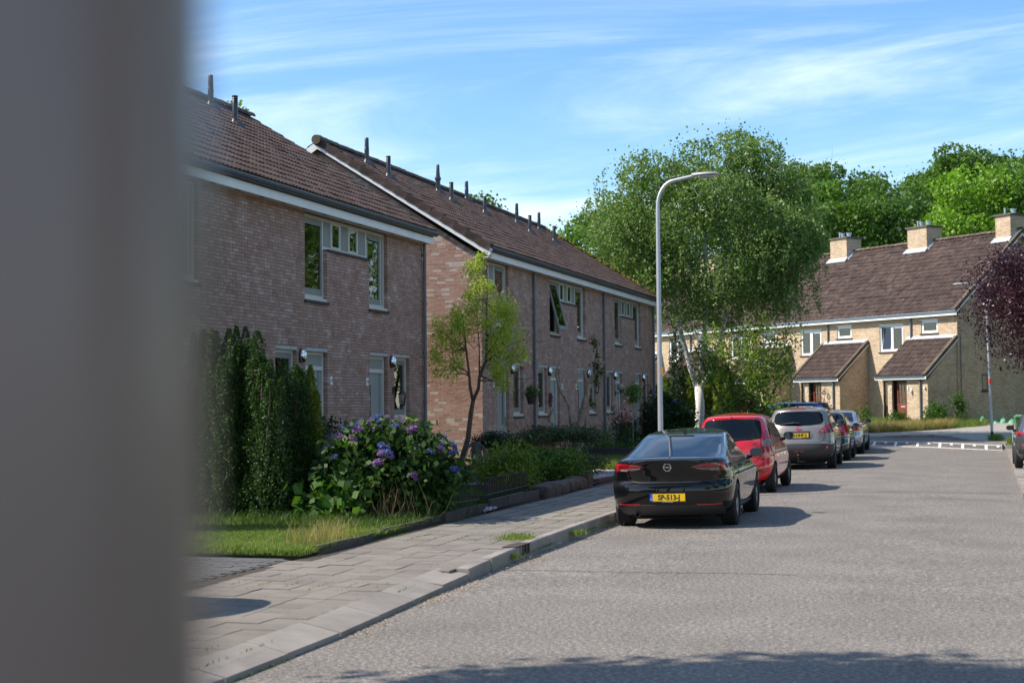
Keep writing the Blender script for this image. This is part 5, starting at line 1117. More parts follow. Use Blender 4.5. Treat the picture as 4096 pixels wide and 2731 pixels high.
# ------------------------------------------------------------------ street lamps
def street_lamp(loc, s, label, mat, h=6.33, reach=1.25, lean=(0, 0), lens=True, sticker=True):
    r_ = empty('street_lamp', loc, 0, label, 'street lamp', 'street lamps'); rb = .054
    zs = [0, 1.2, 3, 4.6, h-.72]; pts = [(0, 0, z) for z in zs]; rad = [rb, rb*.98, rb*.90, rb*.82, rb*.74]
    th = np.linspace(0, PI/2*.97, 9)[1:]; pts += [(s*.36*(1-math.cos(a)), 0, h-.66+.52*math.sin(a)) for a in th]; rad += [rb*.68]*8; pts.append((s*(reach-.52), 0, h-.07)); rad.append(rb*.62)
    MB().tube(pts, rad, 20).build('pole', mat, r_, smooth=True, sharp=50)
    MB().lathe([(rb+.004, 0), (rb+.004, .35 if s < 0 else .25), (rb-.002, .352 if s < 0 else .252)], 20).build('base_sleeve', m_black, r_, smooth=True, sharp=40)
    mb = MB(); x0 = reach-.55; prof = [(0, .035, .035), (.08, .05, .04), (.14, .11, .042), (.30, .135, .045), (.48, .10, .035), (.55, .03, .015)]; V = []
    for x, w, t in prof:
        for a in np.linspace(0, 2*PI, 12, endpoint=False): V.append((s*(x0+x), w*math.cos(a), h-.055+t*math.sin(a)*(1.2 if math.sin(a) > 0 else .8)))
    V = np.array(V); i = np.arange(5)[:, None]*12; j = np.arange(12)[None]; mb.add(V, np.stack([i+j, i+(j+1) % 12, i+12+(j+1) % 12, i+12+j], -1).reshape(-1, 4)); mb.add(np.vstack([V[-12:], V[-12:].mean(0)]), [(k, (k+1) % 12, 12) for k in range(12)])
    hd = mb.build('lamp_head', M('lamp_head_grey', [(.30, .31, .31), (.38, .39, .39)], .45, ns=8), r_, smooth=True, sharp=60); MB().box(s*(x0+.14), s*(x0+.46), -.09, .09, h-.102, h-.09).build('lamp_lens', m_lampgl, hd)
    if s > 0: MB().box(-.01+.055, .069, -.055, -.02, 2.30, 2.44).build('sticker', M('sticker_orange', [(.6, .25, .01)], .5), r_)
    else: MB().lathe([(rb*.935+.002, 2.25), (rb*.93+.003, 2.45)], 20).build('sticker', M('sticker_red', [(.65, .04, .04)], .5), r_)
    r_.rotation_euler = (lean[1], lean[0], 0)
    return r_
street_lamp((-6.12, 29.6, .10), 1, 'tall smooth aluminium street lamp behind the black fastback, arm reaching right', m_steel)
street_lamp((.43, 62.7, float(gz(62.7))+.08), -1, 'thinner galvanised street lamp with red sticker, at the far corner below the purple tree', m_galv, lean=(R(-1.2), 0))
# near out-of-focus post beside the camera
pp = empty('post', (0, 0, 0), 0, 'large blurred grey-brown post right beside the camera filling the left edge', 'post')
pd = .42; pr_ = .055; qx = -(.2030)*pd-pr_*1.02; px_ = qx*math.cos(yaw)-pd*math.sin(yaw); py_ = qx*math.sin(yaw)+pd*math.cos(yaw)
pp.location = (px_, py_, 0)
MB().tube([(0, 0, -.05), (0, 0, 1.0), (0, 0, 2.2), (0, 0, 3.4)], pr_, 48).build('shaft', M('post_paint', [(.165, .118, .108), (.225, .165, .152)], .26, ns=3, spec=.5, stretch=(1, 1, .3)), pp, smooth=True, sharp=50)
MB().lathe([(pr_+.004, 1.0), (pr_+.006, 1.01), (pr_+.006, 1.05), (pr_+.004, 1.06)], 40).build('collar', m_galv, pp)
MB().lathe([(pr_*1.1, 3.38), (pr_*1.15, 3.42), (0, 3.5)], 32).build('cap', m_black, pp)

# ------------------------------------------------------------------ vegetation
def LM(name, cols, rough=.5, leaf=.35, **k): return M(name, cols, rough, 'both', ns=k.pop('ns', 1.5), leaf=leaf, spec=.35, **k)
m_bark = M('bark_brown', [(.07, .05, .035), (.16, .12, .085)], .95, ns=14, bump=1, bs=30, stretch=(1, 1, .3))
m_birchb = M('bark_birch', [(.05, .045, .04), (.55, .53, .50), (.72, .70, .67)], .8, ns=5, det=6, bump=.4, bs=20, stretch=(1, 1, 1.8), pos=[.0, .22, .8])
m_twig = M('twig', [(.10, .075, .045), (.18, .14, .085)], .9, ns=20)
L_birch = LM('leaf_birch', [(.040, .080, .020), (.092, .16, .038), (.15, .23, .065), (.28, .35, .15)], .45)
L_for = [LM('leaf_oak', [(.034, .078, .010), (.078, .155, .022), (.135, .23, .04)]), LM('leaf_lime', [(.04, .09, .010), (.09, .18, .02), (.15, .26, .04)]), LM('leaf_acacia', [(.08, .17, .010), (.16, .30, .02), (.24, .40, .04)]), LM('leaf_dark', [(.028, .068, .015), (.06, .13, .026), (.11, .19, .045)])]
def limb_tree(name, loc, label, trunks, clusters, n, size, lm, bark, group=None, elong=.55, droop=0, cat='tree', crad=(.6, .6, .5), blimbs=14, rb=.03, bamp=.5, extra=None, sv=.35, lobe=0):
    """trunks: list of (points, radii); clusters: list of crown cluster centres (local)"""
    t = empty(name, loc, 0, label, cat, group); mb = MB(); tips = []
    for P, r_ in trunks: mb.tube(P, r_, 10); tips += [(np.array(p), q) for p, q in zip(P[1:], list(r_)[1:])]
    cl = np.array(clusters); idx = rng.permutation(len(cl))[:blimbs]
    for k in idx:
        d = [np.linalg.norm(p-cl[k])+max(0, p[2]-cl[k][2])*1.5 for p, q in tips]; p, q = tips[int(np.argmin(d))]; q = min(q*.6, rb*2.2)
        P = wiggle(p, cl[k], 6, bamp); mb.tube(P, np.linspace(q, .006, 6), 6)
        for m in range(2): mb.tube(wiggle(P[3+m], P[3+m]+rng.normal(size=3)*np.array(crad)*.9, 4, bamp), np.linspace(q*.35, .004, 4), 4)
    mb.build('trunk', bark, t, smooth=True)
    per = max(1, n//len(cl)); P = clouds(cl, [np.array(crad)*rng.uniform(.7, 1.3) for _ in cl], per) if not lobe else np.vstack([lobes(cl, lobe*rng.uniform(.65, 1.25, len(cl)), int(n*.8)), clouds(cl, [np.array([lobe]*3)*1.15 for _ in cl], max(1, int(n*.2/len(cl))))]); P[:, 2] = np.maximum(P[:, 2], .05)
    mb = MB(); leaves(mb, P, size, elong, droop, sv=sv); mb.build('crown', lm, t)
    if extra: extra(t, cl)
    return t
# birch
bx, by = -11.1, 61.5
tr = [([(0, 0, -.1), (-.0, 0, .8), (.06, 0, 1.7), (.0, 0, 2.5)], [.23, .195, .18, .17]),
      ([(0, 0, 2.2), (-.35, .1, 3.3), (-.72, .0, 4.8), (-1.05, -.1, 6.5), (-1.6, 0, 8.6), (-1.9, .2, 10.8)], [.125, .11, .095, .08, .05, .02]),
      ([(0, 0, 2.3), (.15, .1, 3.4), (.28, .2, 5.0), (.35, .1, 7), (.3, .3, 9.5), (.5, .3, 11.5)], [.13, .12, .105, .085, .05, .02]),
      ([(.05, 0, 2.3), (.55, -.1, 3.2), (.95, .0, 4.4), (1.35, .2, 6.2), (2.1, .3, 8.6), (2.7, .5, 10.6)], [.10, .09, .08, .06, .04, .015])]
cl = []
while len(cl) < 118:
    p = rng.uniform(-1, 1, 3); an = math.atan2(p[2], p[0]); lim = 1+.09*math.sin(an*5+2.4)+.06*math.sin(an*11)
    if abs(p[0])**2.6+abs(p[1])**2+abs(p[2])**2.8 > lim*.9 or np.linalg.norm(p) < .35: continue
    x, y, z = p[0]*4.6, p[1]*3.3, 8.75+p[2]*3.75
    if p[2] < -.2 and x < -2.5: z += .7
    cl.append((x+.45, y, z))
def weep(t, c):
    mb = MB(); P = []
    for k in range(300):
        a = rng.uniform(0, 2*PI); r = rng.uniform(.55, 1.0); b = np.array([.45+4.75*r*math.cos(a), 3.9*r*math.sin(a), 9+rng.uniform(-2.4, 3.0)]); 
        if b[0] > 2.4 and rng.random() < .55: b[2] = rng.uniform(5.6, 8)
        L_ = rng.uniform(.7, 1.6); n = int(L_*34); s = np.linspace(0, 1, n); out = np.array([math.cos(a), math.sin(a), 0])
        q = b+out*(s[:, None]**.7)*.35*L_*.5+np.array([0, 0, -1])*(s[:, None]**1.3)*L_; q = q[q[:, 2] > (5.3 if q[-1][0] < 1.3 else 4.3)+abs(rng.normal())*.7]
        if len(q) < 8: continue
        P.append(q+rng.normal(size=q.shape)*.055)
        if k % 2 == 0: mb.tube(q[::max(1, len(q)//4)], .006, 4)
    tag(mb.build('twigs', m_twig, t), kind='stuff'); mb = MB(); leaves(mb, np.vstack(P), .105, .75, .8); mb.build('hanging_foliage', L_birch, t)
limb_tree('birch_tree', (bx, by, .0), 'large white-barked birch with three stems behind the tall street lamp', tr, cl, 92000, .115, L_birch, m_birchb, elong=.75, droop=.5, crad=(.85, .85, .85), lobe=1.0, blimbs=40, rb=.03, extra=weep)
# forest behind the houses
def cp(px, Z, z=0):      # helper for siting: camera-space bearing to ground position
    q = (px-2048)/6000; X = q*Z; return (X*math.cos(yaw)-Z*math.sin(yaw), X*math.sin(yaw)+Z*math.cos(yaw), z)
def big_tree(loc, h, rw, label, lm, n=9000, size=.30, low=.25, seed=0):
    cl = []
    nb = 58
    for k in range(nb):
        p = uvec(1)[0]*rng.uniform(.45, 1)**.5; 
        if p[2] < -.75: p[2] *= .6
        cl.append((p[0]*rw, p[1]*rw, h*(low+1)/2+p[2]*h*(1-low)/2*.96))
    for k in range(8): a = rng.uniform(0, 2*PI); cl.append((rw*.7*math.cos(a)*rng.random(), rw*.7*math.sin(a)*rng.random(), h*rng.uniform(.93, 1.02)))
    tr = [([(0, 0, 0), (.1, 0, h*.25), (-.1, .1, h*.5), (.1, 0, h*.85)], [.35, .28, .2, .06])]
    return limb_tree('broadleaf_tree', loc, label, tr, cl, n, size, lm, m_bark, 'trees of the wood behind the houses', elong=.75, crad=(rw*.30, rw*.30, h*.085), blimbs=10, rb=.08, sv=.5, lobe=rw*.29)
FT = [ # px, Z, height, radius, kind, label
 (1000, 118, 15.6, 4.6, 3, 'woodland tree behind the first terrace roofs, hidden mostly by tiles'),
 (1905, 112, 16.3, 4.2, 0, 'woodland tree rising just above the second terrace ridge at its left'),
 (2030, 118, 15.3, 4.2, 1, 'lighter woodland tree above the second terrace ridge'),
 (2150, 110, 13.6, 4.0, 0, 'woodland tree between terrace ridge and the last roof vents'),
 (2270, 106, 13.6, 4.2, 1, 'bright woodland tree just left of the birch crown base'),
 (2380, 112, 15.6, 4.4, 0, 'woodland tree touching the left side of the birch crown'),
 (2560, 118, 15.8, 4.6, 3, 'dark woodland tree hidden behind the birch crown, left part'),
 (2800, 120, 16.8, 4.8, 0, 'woodland tree hidden behind the middle of the birch'),
 (3060, 122, 18.2, 4.8, 1, 'woodland tree emerging from behind the right side of the birch'),
 (3200, 125, 20.2, 4.8, 0, 'dark woodland crown just right of the birch top'),
 (3330, 118, 18.0, 4.4, 1, 'yellow-green woodland tree above the leftmost visible chimney'),
 (3395, 128, 20.9, 4.0, 3, 'dark oak-like crown standing above its neighbours over the left chimney'),
 (3500, 128, 20.3, 3.8, 0, 'woodland crown in the dip of the skyline'),
 (3590, 118, 18.3, 4.4, 0, 'woodland tree behind the middle chimney'),
 (3720, 125, 19.6, 4.6, 1, 'woodland tree between middle and right chimneys'),
 (3640, 108, 15.6, 4.0, 3, 'lower dark tree right behind the middle of the brown roof'),
 (3440, 108, 15.4, 4.0, 0, 'lower tree behind the ridge between left and middle chimneys'),
 (3250, 108, 15.2, 4.0, 0, 'lower tree behind the ridge beside the left chimney'),
 (3830, 122, 21.3, 4.4, 0, 'tallest oak crown of the skyline at the right'),
 (3945, 125, 21.6, 4.2, 3, 'tall dark crown second from the right edge'),
 (3900, 104, 16.6, 4.4, 2, 'bright yellow-green acacia above the right part of the brown roof'),
 (4090, 122, 20.8, 4.6, 0, 'woodland tree at the right edge of the skyline'),
 (4060, 106, 17.5, 4.0, 1, 'woodland tree behind the right chimney'),
 (3000, 105, 14.5, 4.2, 3, 'lower dark tree behind the brown roof at the birch'),
]
for px, Z, h, rw, k, lb in FT: big_tree(cp(px, Z, 0), h, rw, lb, L_for[k], n=int(18000*(rw/4.4)**2*(h/18)), size=.25 if k != 2 else .22, low=.12)
big_tree(cp(786, 52), 11.9, 2.2, 'small leafy treetop showing above the first terrace ridge beside the post', L_for[0], n=5000, size=.16)
# off-frame trees: right side of the street (seen in windows and paintwork) and behind the camera (cast the foreground shade)
for i, (x, y, h, rw) in enumerate(((9, 24, 9, 3.2), (10.5, 33, 10, 3.5), (9.5, 43, 9, 3.2), (12, 14, 10, 3.6), (8.5, 55, 10, 3.4), (12.5, 2, 9, 3.4), (7.2, 65, 9, 3.0), (9.5, 74, 16, 4.0), (14, 82, 17, 4.6), (15, 68, 16, 4.2), (6.4, 72, 7, 2.4), (10.5, 94, 18, 5.2), (18, 90, 17, 5.0))):
    limb_tree('broadleaf_tree', (x, y, 0), 'garden tree right of the street outside the picture, '+['second nearest', 'third nearest', 'fourth nearest', 'nearest ahead', 'farthest but one', 'beside the camera', 'by the far corner', 'tall one behind the gable corner', 'tallest and farthest', 'tall one farthest to the right', 'small one by the corner', 'farthest behind the gable', 'farthest behind and to the right'][i], [([(0, 0, 0), (.1, 0, 2), (0, .1, h*.7)], [.18, .15, .04])], [tuple(np.array([0, 0, h*.58])+uvec(1)[0]*np.array([rw, rw, h*.40])*rng.uniform(.4, 1)) for _ in range(40)], 6500, .3, L_for[i % 2], m_bark, 'trees outside the picture on the right', crad=(1.3, 1.3, 1.2), blimbs=8, lobe=1.3)
for i, (x, y, h, rw, n, ct) in enumerate(((-8.3, 6.5, 9.3, 2.0, 18000, 44), (-6.3, 6.6, 11.0, 2.4, 22000, 48), (-3.6, 5.4, 12.3, 2.6, 12000, 34), (-9.2, -1.2, 10.5, 3.0, 9000, 30))):
    limb_tree('broadleaf_tree', (x, y, .1) if i == 0 else (x-0, y-0, 0.1), ['street tree behind the camera on the left pavement side, outside the picture', 'larger street tree behind and left of the camera, outside the picture', 'tall tree just behind the camera, outside the picture', 'tree farther back on the left, outside the picture'][i],
      [([(0, 0, 0), (.05, 0, 3), (0, .1, h*.8)], [.2, .16, .05])], [tuple(np.array([0, 0, h-1.6])+uvec(1)[0]*np.array([rw, rw*.75, 1.4])*rng.uniform(.2, 1)) for _ in range(ct)], n, .22, L_for[i % 2], m_bark, 'trees outside the picture behind the camera', crad=(1.0, .9, .8), blimbs=10)
# willow
L_wil = LM('leaf_willow', [(.13, .185, .025), (.31, .38, .06), (.54, .59, .15)], .6, .5)
tr = [([(0, 0, -.1), (.12, .0, .3), (.42, .05, .9), (.55, .05, 1.5), (.66, .02, 1.8)], [.075, .07, .062, .055, .05]),
      ([(.66, .02, 1.8), (.55, .0, 2.15), (.50, .05, 2.4), (.35, .1, 3.0), (.18, .1, 3.9)], [.038, .036, .03, .022, .012]),
      ([(.66, .02, 1.8), (.85, .1, 2.1), (.9, .1, 2.4), (1.18, .1, 2.75), (1.22, .1, 3.3), (1.22, .1, 4.1), (1.3, .1, 5.1)], [.042, .04, .036, .032, .026, .018, .008]),
      ([(.9, .1, 2.4), (.95, .0, 3.1), (.85, .0, 4.0)], [.02, .014, .006]), ([(1.2, .1, 2.9), (1.6, .1, 3.2), (2.1, .1, 3.8)], [.022, .016, .006])]
cl = [(.15, 0, 3.0), (.1, .1, 3.5), (.3, 0, 3.9), (-.15, 0, 3.2), (-.1, .1, 2.7), (.1, 0, 2.5), (.6, 0, 4.3), (.75, .1, 3.9), (.5, 0, 3.6), (.85, 0, 4.6), (1.0, .1, 4.9), (1.3, 0, 4.9), (1.3, .1, 5.15), (1.15, 0, 4.5), (1.5, .1, 4.5), (1.1, 0, 4.1), (1.5, 0, 4.0), (1.3, 0, 3.7), (.9, 0, 3.5), (1.7, .1, 3.6), (1.9, 0, 3.4), (1.7, 0, 3.1), (2.0, 0, 3.0), (2.2, .1, 3.4), (2.3, 0, 3.8), (2.15, 0, 4.1), (2.5, 0, 3.7), (2.4, 0, 4.0), (1.9, 0, 3.9), (2.4, 0, 3.2), (2.3, 0, 2.8), (2.6, .1, 2.9), (2.0, 0, 2.6), (1.6, 0, 2.8), (1.7, 0, 2.4), (2.2, 0, 2.5), (1.5, .1, 3.3), (.3, .2, 3.3), (.0, .2, 3.8), (2.7, .1, 3.3), (1.9, .1, 2.2)]
cl += [(-.55, 0, 3.3), (-.5, 0, 2.9), (-.35, 0, 3.6), (-.6, 0, 2.6)]
cl = [(x*.60-.12, y+rng.normal()*.35, z) for x, y, z in cl]; tr = [([(p[0]*.60, p[1], p[2]) for p in P_], r_) for P_, r_ in tr]
limb_tree('corkscrew_willow', (-11.95, 33.9, .12), 'corkscrew willow with light yellow-green leaves in front of the orange gable', tr, cl, 11500, .085, L_wil, m_bark, elong=.30, droop=.4, crad=(.19, .34, .26), blimbs=34, rb=.012, bamp=.9)
# pollarded tree
pt = empty('pollarded_tree', (-10.6, 40.1, .12), 0, 'heavily pruned bare trunk with stubby branches and a few ivy leaves', 'tree'); pt.scale = (.92, .92, .90)
mb = MB(); Q = lambda *p: np.array(p, float)
def stub(P, r_, k=9):
    P = np.array(P, float); t = np.linspace(0, 1, len(P)*4); i = np.linspace(0, 1, len(P)); P2 = np.stack([np.interp(t, i, P[:, a]) for a in range(3)], 1)+rng.normal(size=(len(t), 3))*.012; r2 = np.interp(t, i, r_)*(1+.18*rng.random(len(t))); mb.tube(P2, r2, k)
stub([(-.05, 0, -.1), (-.03, 0, .6), (.0, 0, 1.15)], [.115, .10, .12]); stub([(0, 0, 1.1), (-.18, 0, 1.35), (-.22, .0, 1.55)], [.10, .10, .07]); stub([(-.2, 0, 1.5), (-.30, 0, 1.9), (-.55, 0, 2.35), (-.66, 0, 2.75), (-.62, 0, 3.1)], [.055, .045, .04, .03, .02])
stub([(.02, 0, 1.15), (.16, 0, 1.6), (.28, 0, 2.1), (.36, .0, 2.5)], [.10, .085, .075, .07]); stub([(.02, 0, 1.3), (.08, .05, 1.7), (.18, .05, 2.1)], [.06, .04, .03]); stub([(.36, 0, 2.5), (.55, 0, 2.75), (.72, 0, 3.0), (.66, 0, 3.35), (.62, 0, 3.8)], [.06, .05, .045, .03, .015]); stub([(.72, 0, 3.0), (.9, 0, 3.25), (.98, 0, 3.45)], [.03, .02, .012]); stub([(.33, 0, 2.5), (.24, 0, 2.75), (.22, 0, 2.95)], [.045, .035, .03]); stub([(.38, 0, 2.55), (.36, 0, 2.85)], [.03, .025]); stub([(.4, .0, 2.2), (.22, 0, 2.3)], [.02, .012])
mb.build('trunk', M('bark_pollard', [(.20, .14, .10), (.40, .31, .24)], .8, ns=9, bump=1, bs=25), pt, smooth=True)
P = clouds([(.66, 0, 3.0), (.72, 0, 2.85), (.6, 0, 2.75), (.5, 0, 3.05), (.62, 0, 3.35), (.5, 0, 3.85), (.55, 0, 3.7), (.6, 0, 2.6), (.45, .0, 1.9)], [(.12, .12, .16)]*9, 45); mb = MB(); leaves(mb, P, .075, .8); mb.build('ivy', LM('leaf_ivy', [(.03, .05, .01), (.12, .13, .03)]), pt)
# generic shrubs
def shrub(name, loc, label, r_, n, size, lm, cat='shrub', elong=.6, droop=0, flat=0, core=True, k=26, group=None, hollow=.6, twig=True, top=None, crad=.33, base=.0):
    t = empty(name, loc, 0, label, cat, group); rx, ry, rz = r_; cs = []
    for i in range(k):
        p = uvec(1)[0]; p *= rng.uniform(hollow, 1); z = rz*(1+p[2]*.92)/2*1.0
        if flat: z = rz*(.5+.5*np.sign(p[2])*abs(p[2])**(1/(1+flat)))
        cs.append((p[0]*rx*.82, p[1]*ry*.82, base+z))
    if twig:
        mb = MB()
        for c in cs[:14]: mb.tube(wiggle((rng.normal()*.08, rng.normal()*.08, 0), c, 5, .4), np.linspace(.014, .004, 5), 5)
        mb.build('stems', m_twig, t)
    P = clouds(cs, [(rx*crad*2, ry*crad*2, rz*crad)]*k, n//k); P[:, 2] = np.clip(P[:, 2], .02, None); mb = MB(); leaves(mb, P, size, elong, droop); mb.build('foliage', lm, t)
    return t
L_yew = LM('leaf_yew', [(.010, .028, .005), (.026, .062, .010), (.075, .15, .020)], .6, .25, ns=4); L_gold = LM('leaf_goldconifer', [(.06, .09, .006), (.15, .19, .014), (.28, .30, .03)], .6, .35, ns=3)
def spires(name, loc, label, sp_, n, size, lm):
    t = empty(name, loc, 0, label, 'conifer'); mb = MB(); P = []
    for (x, y, h, r) in sp_:
        m = int(n*h*r/sum(a[2]*a[3] for a in sp_)); z = rng.uniform(0, 1, m); a = rng.uniform(0, 2*PI, m); lump = 1+.22*np.sin(z*h*9+3*np.sin(a*2+x*9))+.12*np.sin(a*5+z*h*14); q = r*np.sqrt(np.clip(1-z**2.4, .02, 1))*lump*rng.uniform(.72, 1.06, m)
        P.append(np.c_[x+q*np.cos(a), y+q*np.sin(a), z*h]); mb.tube([(x*.4, y*.4, 0), (x*.8, y*.8, h*.4), (x, y, h*.92)], [.05, .04, .01], 6)
    mb.build('stems', m_bark, t); mb = MB(); leaves(mb, np.vstack(P), size, .4, -.6); mb.build('foliage', lm, t); return t
sps = []
for k in range(46):
    x = -1.05+1.75*k/45+rng.normal()*.05; y = rng.uniform(-.5, .45); e = max(0, (x+.35)/1.1)**2
    sps.append((x, y, (2.78-.55*e-.2*abs(y)+rng.normal()*.13)*(1 if y > -.3 else .90), rng.uniform(.15, .24)))
q_ = cp(1000, 22.9); spires('yew_tree', (q_[0], q_[1], .12), 'broad dark green upright yew of many spires next to the blurred post', sps, 140000, .046, L_yew)
q_ = cp(1252, 23.4); spires('gold_conifer', (q_[0], q_[1], .12), 'narrow yellow-green conifer tucked behind the right side of the dark yew', [(-.05, 0, 2.35, .15), (.10, -.1, 1.95, .13), (.0, -.15, 2.1, .14), (-.16, -.1, 2.15, .15), (.14, -.2, 1.5, .15), (-.1, -.2, 1.6, .18)], 14000, .058, L_gold)
L_dk = LM('leaf_darkshrub', [(.007, .018, .006), (.015, .035, .010), (.03, .065, .016)], .5, .2)
q_ = cp(1308, 25.5); shrub('evergreen_shrub', (q_[0], q_[1], .12), 'dark evergreen bush between gold conifer and hydrangea', (.42, .45, 1.35), 6500, .07, L_dk)
hg = shrub('hedge', (-12.1, 17.6, .1), 'tall evergreen hedge beside the driveway, hidden behind the blurred post', (1.35, .55, 2.8), 16000, .09, L_dk, 'hedge', .6, flat=2, k=60, hollow=.7, crad=.2); hg.rotation_euler = (0, 0, R(14))
# hydrangea
L_hyd = LM('leaf_hydrangea', [(.010, .028, .006), (.022, .055, .010), (.045, .10, .018), (.11, .19, .04)], .65, .3)
hy = shrub('hydrangea', (-8.62, 21.2, .12), 'big hydrangea full of blue and purple flower heads beside the pavement', (1.12, .95, 1.42), 12500, .115, L_hyd, 'shrub', .72, .15, k=60, hollow=.72, crad=.20)
hc = {'blue': M('petal_blue', [(.05, .06, .26), (.10, .13, .40), (.22, .25, .50)], .7, 'both', ns=9, leaf=.25), 'purple': M('petal_purple', [(.13, .05, .24), (.25, .12, .38), (.42, .28, .52)], .7, 'both', ns=9, leaf=.25), 'green': M('petal_limegreen', [(.16, .22, .08), (.34, .38, .16)], .7, 'island', leaf=.25)}
hm = {}
for c_, mt_ in hc.items():
    d = uvec(150); d[:, 2] = np.abs(d[:, 2])*1.0-.25*(rng.random(150) < .3); mb = MB(); leaves(mb, d*np.array([.085, .085, .06]), .036, .9); hm[c_] = mb.mesh('flower', mt_)
for i in range(70):
    a = rng.uniform(0, 2*PI); el_ = rng.uniform(.22, 1.0) if i > 14 else rng.uniform(-.1, .4); d = np.array([math.cos(a)*math.cos(el_*1.5), math.sin(a)*math.cos(el_*1.5), math.sin(el_*1.5)])
    if d[1] > .45 and i % 3: d[1] *= -1
    q = np.array([0, 0, .68])+d*np.array([1.14, .98, .84]); c_ = 'blue' if rng.random() < .36 else ('purple' if rng.random() < .66 else 'green')
    o = link('flower_head', hm[c_], hy, tuple(q), (rng.normal()*.3, rng.normal()*.3, rng.uniform(0, 6))); sc = rng.uniform(.6, 1.05); o.scale = (sc, sc, sc)
L_brd = LM('leaf_broad', [(.02, .055, .008), (.05, .12, .015), (.10, .2, .03)], .7, .35)
shrub('leafy_plant', (-9.1, 20.3, .12), 'low leafy green plant on the grass in front of the dark yew', (.62, .45, .62), 520, .16, L_brd, 'plant', .85, .1, k=14)
mb = MB()
for k in range(60): b = np.array([rng.normal()*.28, rng.normal()*.15, 0]); mb.tube(wiggle(b, b+[rng.normal()*.15, rng.normal()*.1, rng.uniform(.3, .65)], 4, .3), [.006, .005, .004, .002], 4)
o = mb.build('dry_stems', M('dry_stems', [(.22, .13, .06), (.36, .24, .12)], .9, 'island')); o.location = (-8.35, 20.45, .12); tag(o, 'clump of dry brown stems at the foot of the hydrangea', 'plant')
# shrubs in front of terrace B
L_jun = LM('leaf_juniper', [(.018, .035, .018), (.035, .065, .03), (.07, .10, .04), (.16, .17, .06)], .6, .2, ns=2)
shrub('ball_hedge', (-10.2, 31.5, .12), 'dark clipped flat-topped bush with an old stump beside it', (.68, .62, .98), 14000, .045, L_dk, 'shrub', .5, flat=2, k=70, hollow=.8, crad=.17)
st = MB().tube([(0, 0, 0), (.03, 0, .5), (.0, 0, .92)], [.16, .12, .10], 10)
for k in range(16): a = rng.uniform(0, 6.28); st.tube([(0.05*math.cos(a), .05*math.sin(a), .9), (.25*math.cos(a), .2*math.sin(a), .75), (.4*math.cos(a), .3*math.sin(a), .3)], [.015, .01, .005], 4)
o = st.build('tree_stump', M('stump_grey', [(.06, .05, .045), (.14, .12, .11)], .95, ns=9, bump=1)); o.location = (-10.35, 30.55, .12); tag(o, 'old grey stump with hanging bare twigs left of the clipped bush', 'stump')
shrub('juniper', (-9.65, 34.8, .12), 'wide flat-topped grey-green juniper in front of the pollarded trunk', (1.25, .7, .95), 17000, .06, L_jun, 'shrub', .5, flat=2, k=70, hollow=.72, crad=.17, base=.12)
L_yg = LM('leaf_yellowgreen', [(.035, .07, .008), (.085, .15, .014), (.17, .23, .025), (.38, .40, .07)], .5, .35, ns=2.5)
shrub('azalea', (-9.15, 28.9, .12), 'yellow-green azalea bush at the left of the low stone edging', (.62, .6, .95), 4200, .085, L_yg, 'shrub', .42, -.5, k=30)
shrub('euonymus', (-8.65, 30.4, .12), 'rounded dark green bush with yellow tips above the low stone edging', (.88, .75, .82), 9000, .055, LM('leaf_euonymus', [(.02, .055, .008), (.05, .11, .015), (.09, .17, .022), (.34, .38, .05)], .45, .3), 'shrub', .6, k=44, hollow=.7, crad=.2)
shrub('red_shrub', (-10.6, 36.6, .12), 'low reddish brown shrub peeping over the juniper', (.75, .4, 1.05), 2600, .06, LM('leaf_redbrown', [(.05, .012, .010), (.11, .03, .02)], .6, .2), 'shrub')
def flowers(t, n, r_, z, mat, size=.05): P = np.c_[rng.normal(size=n)*r_[0], rng.normal(size=n)*r_[1], z+np.abs(rng.normal(size=n))*r_[2]]; mb = MB(); leaves(mb, P, size, .9); mb.build('blossom', mat, t)
m_mag = M('petal_magenta', [(.42, .06, .32), (.6, .15, .48)], .6, 'island', leaf=.2); m_pink = M('petal_pink', [(.65, .22, .28), (.8, .42, .45)], .6, 'island', leaf=.2); m_pred = M('petal_red', [(.35, .01, .01), (.5, .03, .02)], .6, 'island')
pt_ = shrub('flower_tub', (-11.2, 38.3, .30), 'tub of magenta flowers against the wall between clipped bush and juniper', (.38, .3, .35), 900, .05, L_brd, 'flower pot', base=.35); flowers(pt_, 420, (.22, .16, .06), .55, m_mag); MB().lathe([(0, 0), (.17, 0), (.24, .38), (.22, .38), (.2, .34), (0, .34)], 18).build('tub', m_trim, pt_)
pt_ = shrub('oleander', (-10.8, 46.2, .3), 'oleander with pink flowers in front of the terrace wall', (.42, .4, 1.35), 1500, .14, LM('leaf_oleander', [(.012, .03, .012), (.03, .07, .02), (.07, .13, .03)]), 'shrub', .16, -.8, k=20); flowers(pt_, 160, (.2, .2, .3), .95, m_pink, .07)
shrub('fern_shrub', (-10.9, 43.6, .3), 'feathery green shrub beside the downpipe left of the oleander', (.42, .4, .85), 1800, .07, LM('leaf_fern', [(.03, .08, .015), (.08, .17, .03)]), 'shrub', .3, k=18)
lt = limb_tree('topiary_tree', (-11.05, 48.9, .25), 'tiny lollipop tree on a thin pale stem near the third front door', [([(0, 0, 0), (.01, 0, .8), (0, 0, 1.55)], [.018, .017, .015])], [(0, 0, 1.7), (.12, 0, 1.75), (-.12, 0, 1.8), (0, .1, 1.95), (.05, 0, 2.1), (-.18, 0, 1.95), (.2, 0, 2.0)], 1400, .07, LM('leaf_lime2', [(.05, .12, .015), (.13, .24, .03)]), M('stem_grey', [(.3, .28, .26)], .8), elong=.4, crad=(.2, .2, .2), blimbs=4, rb=.005)
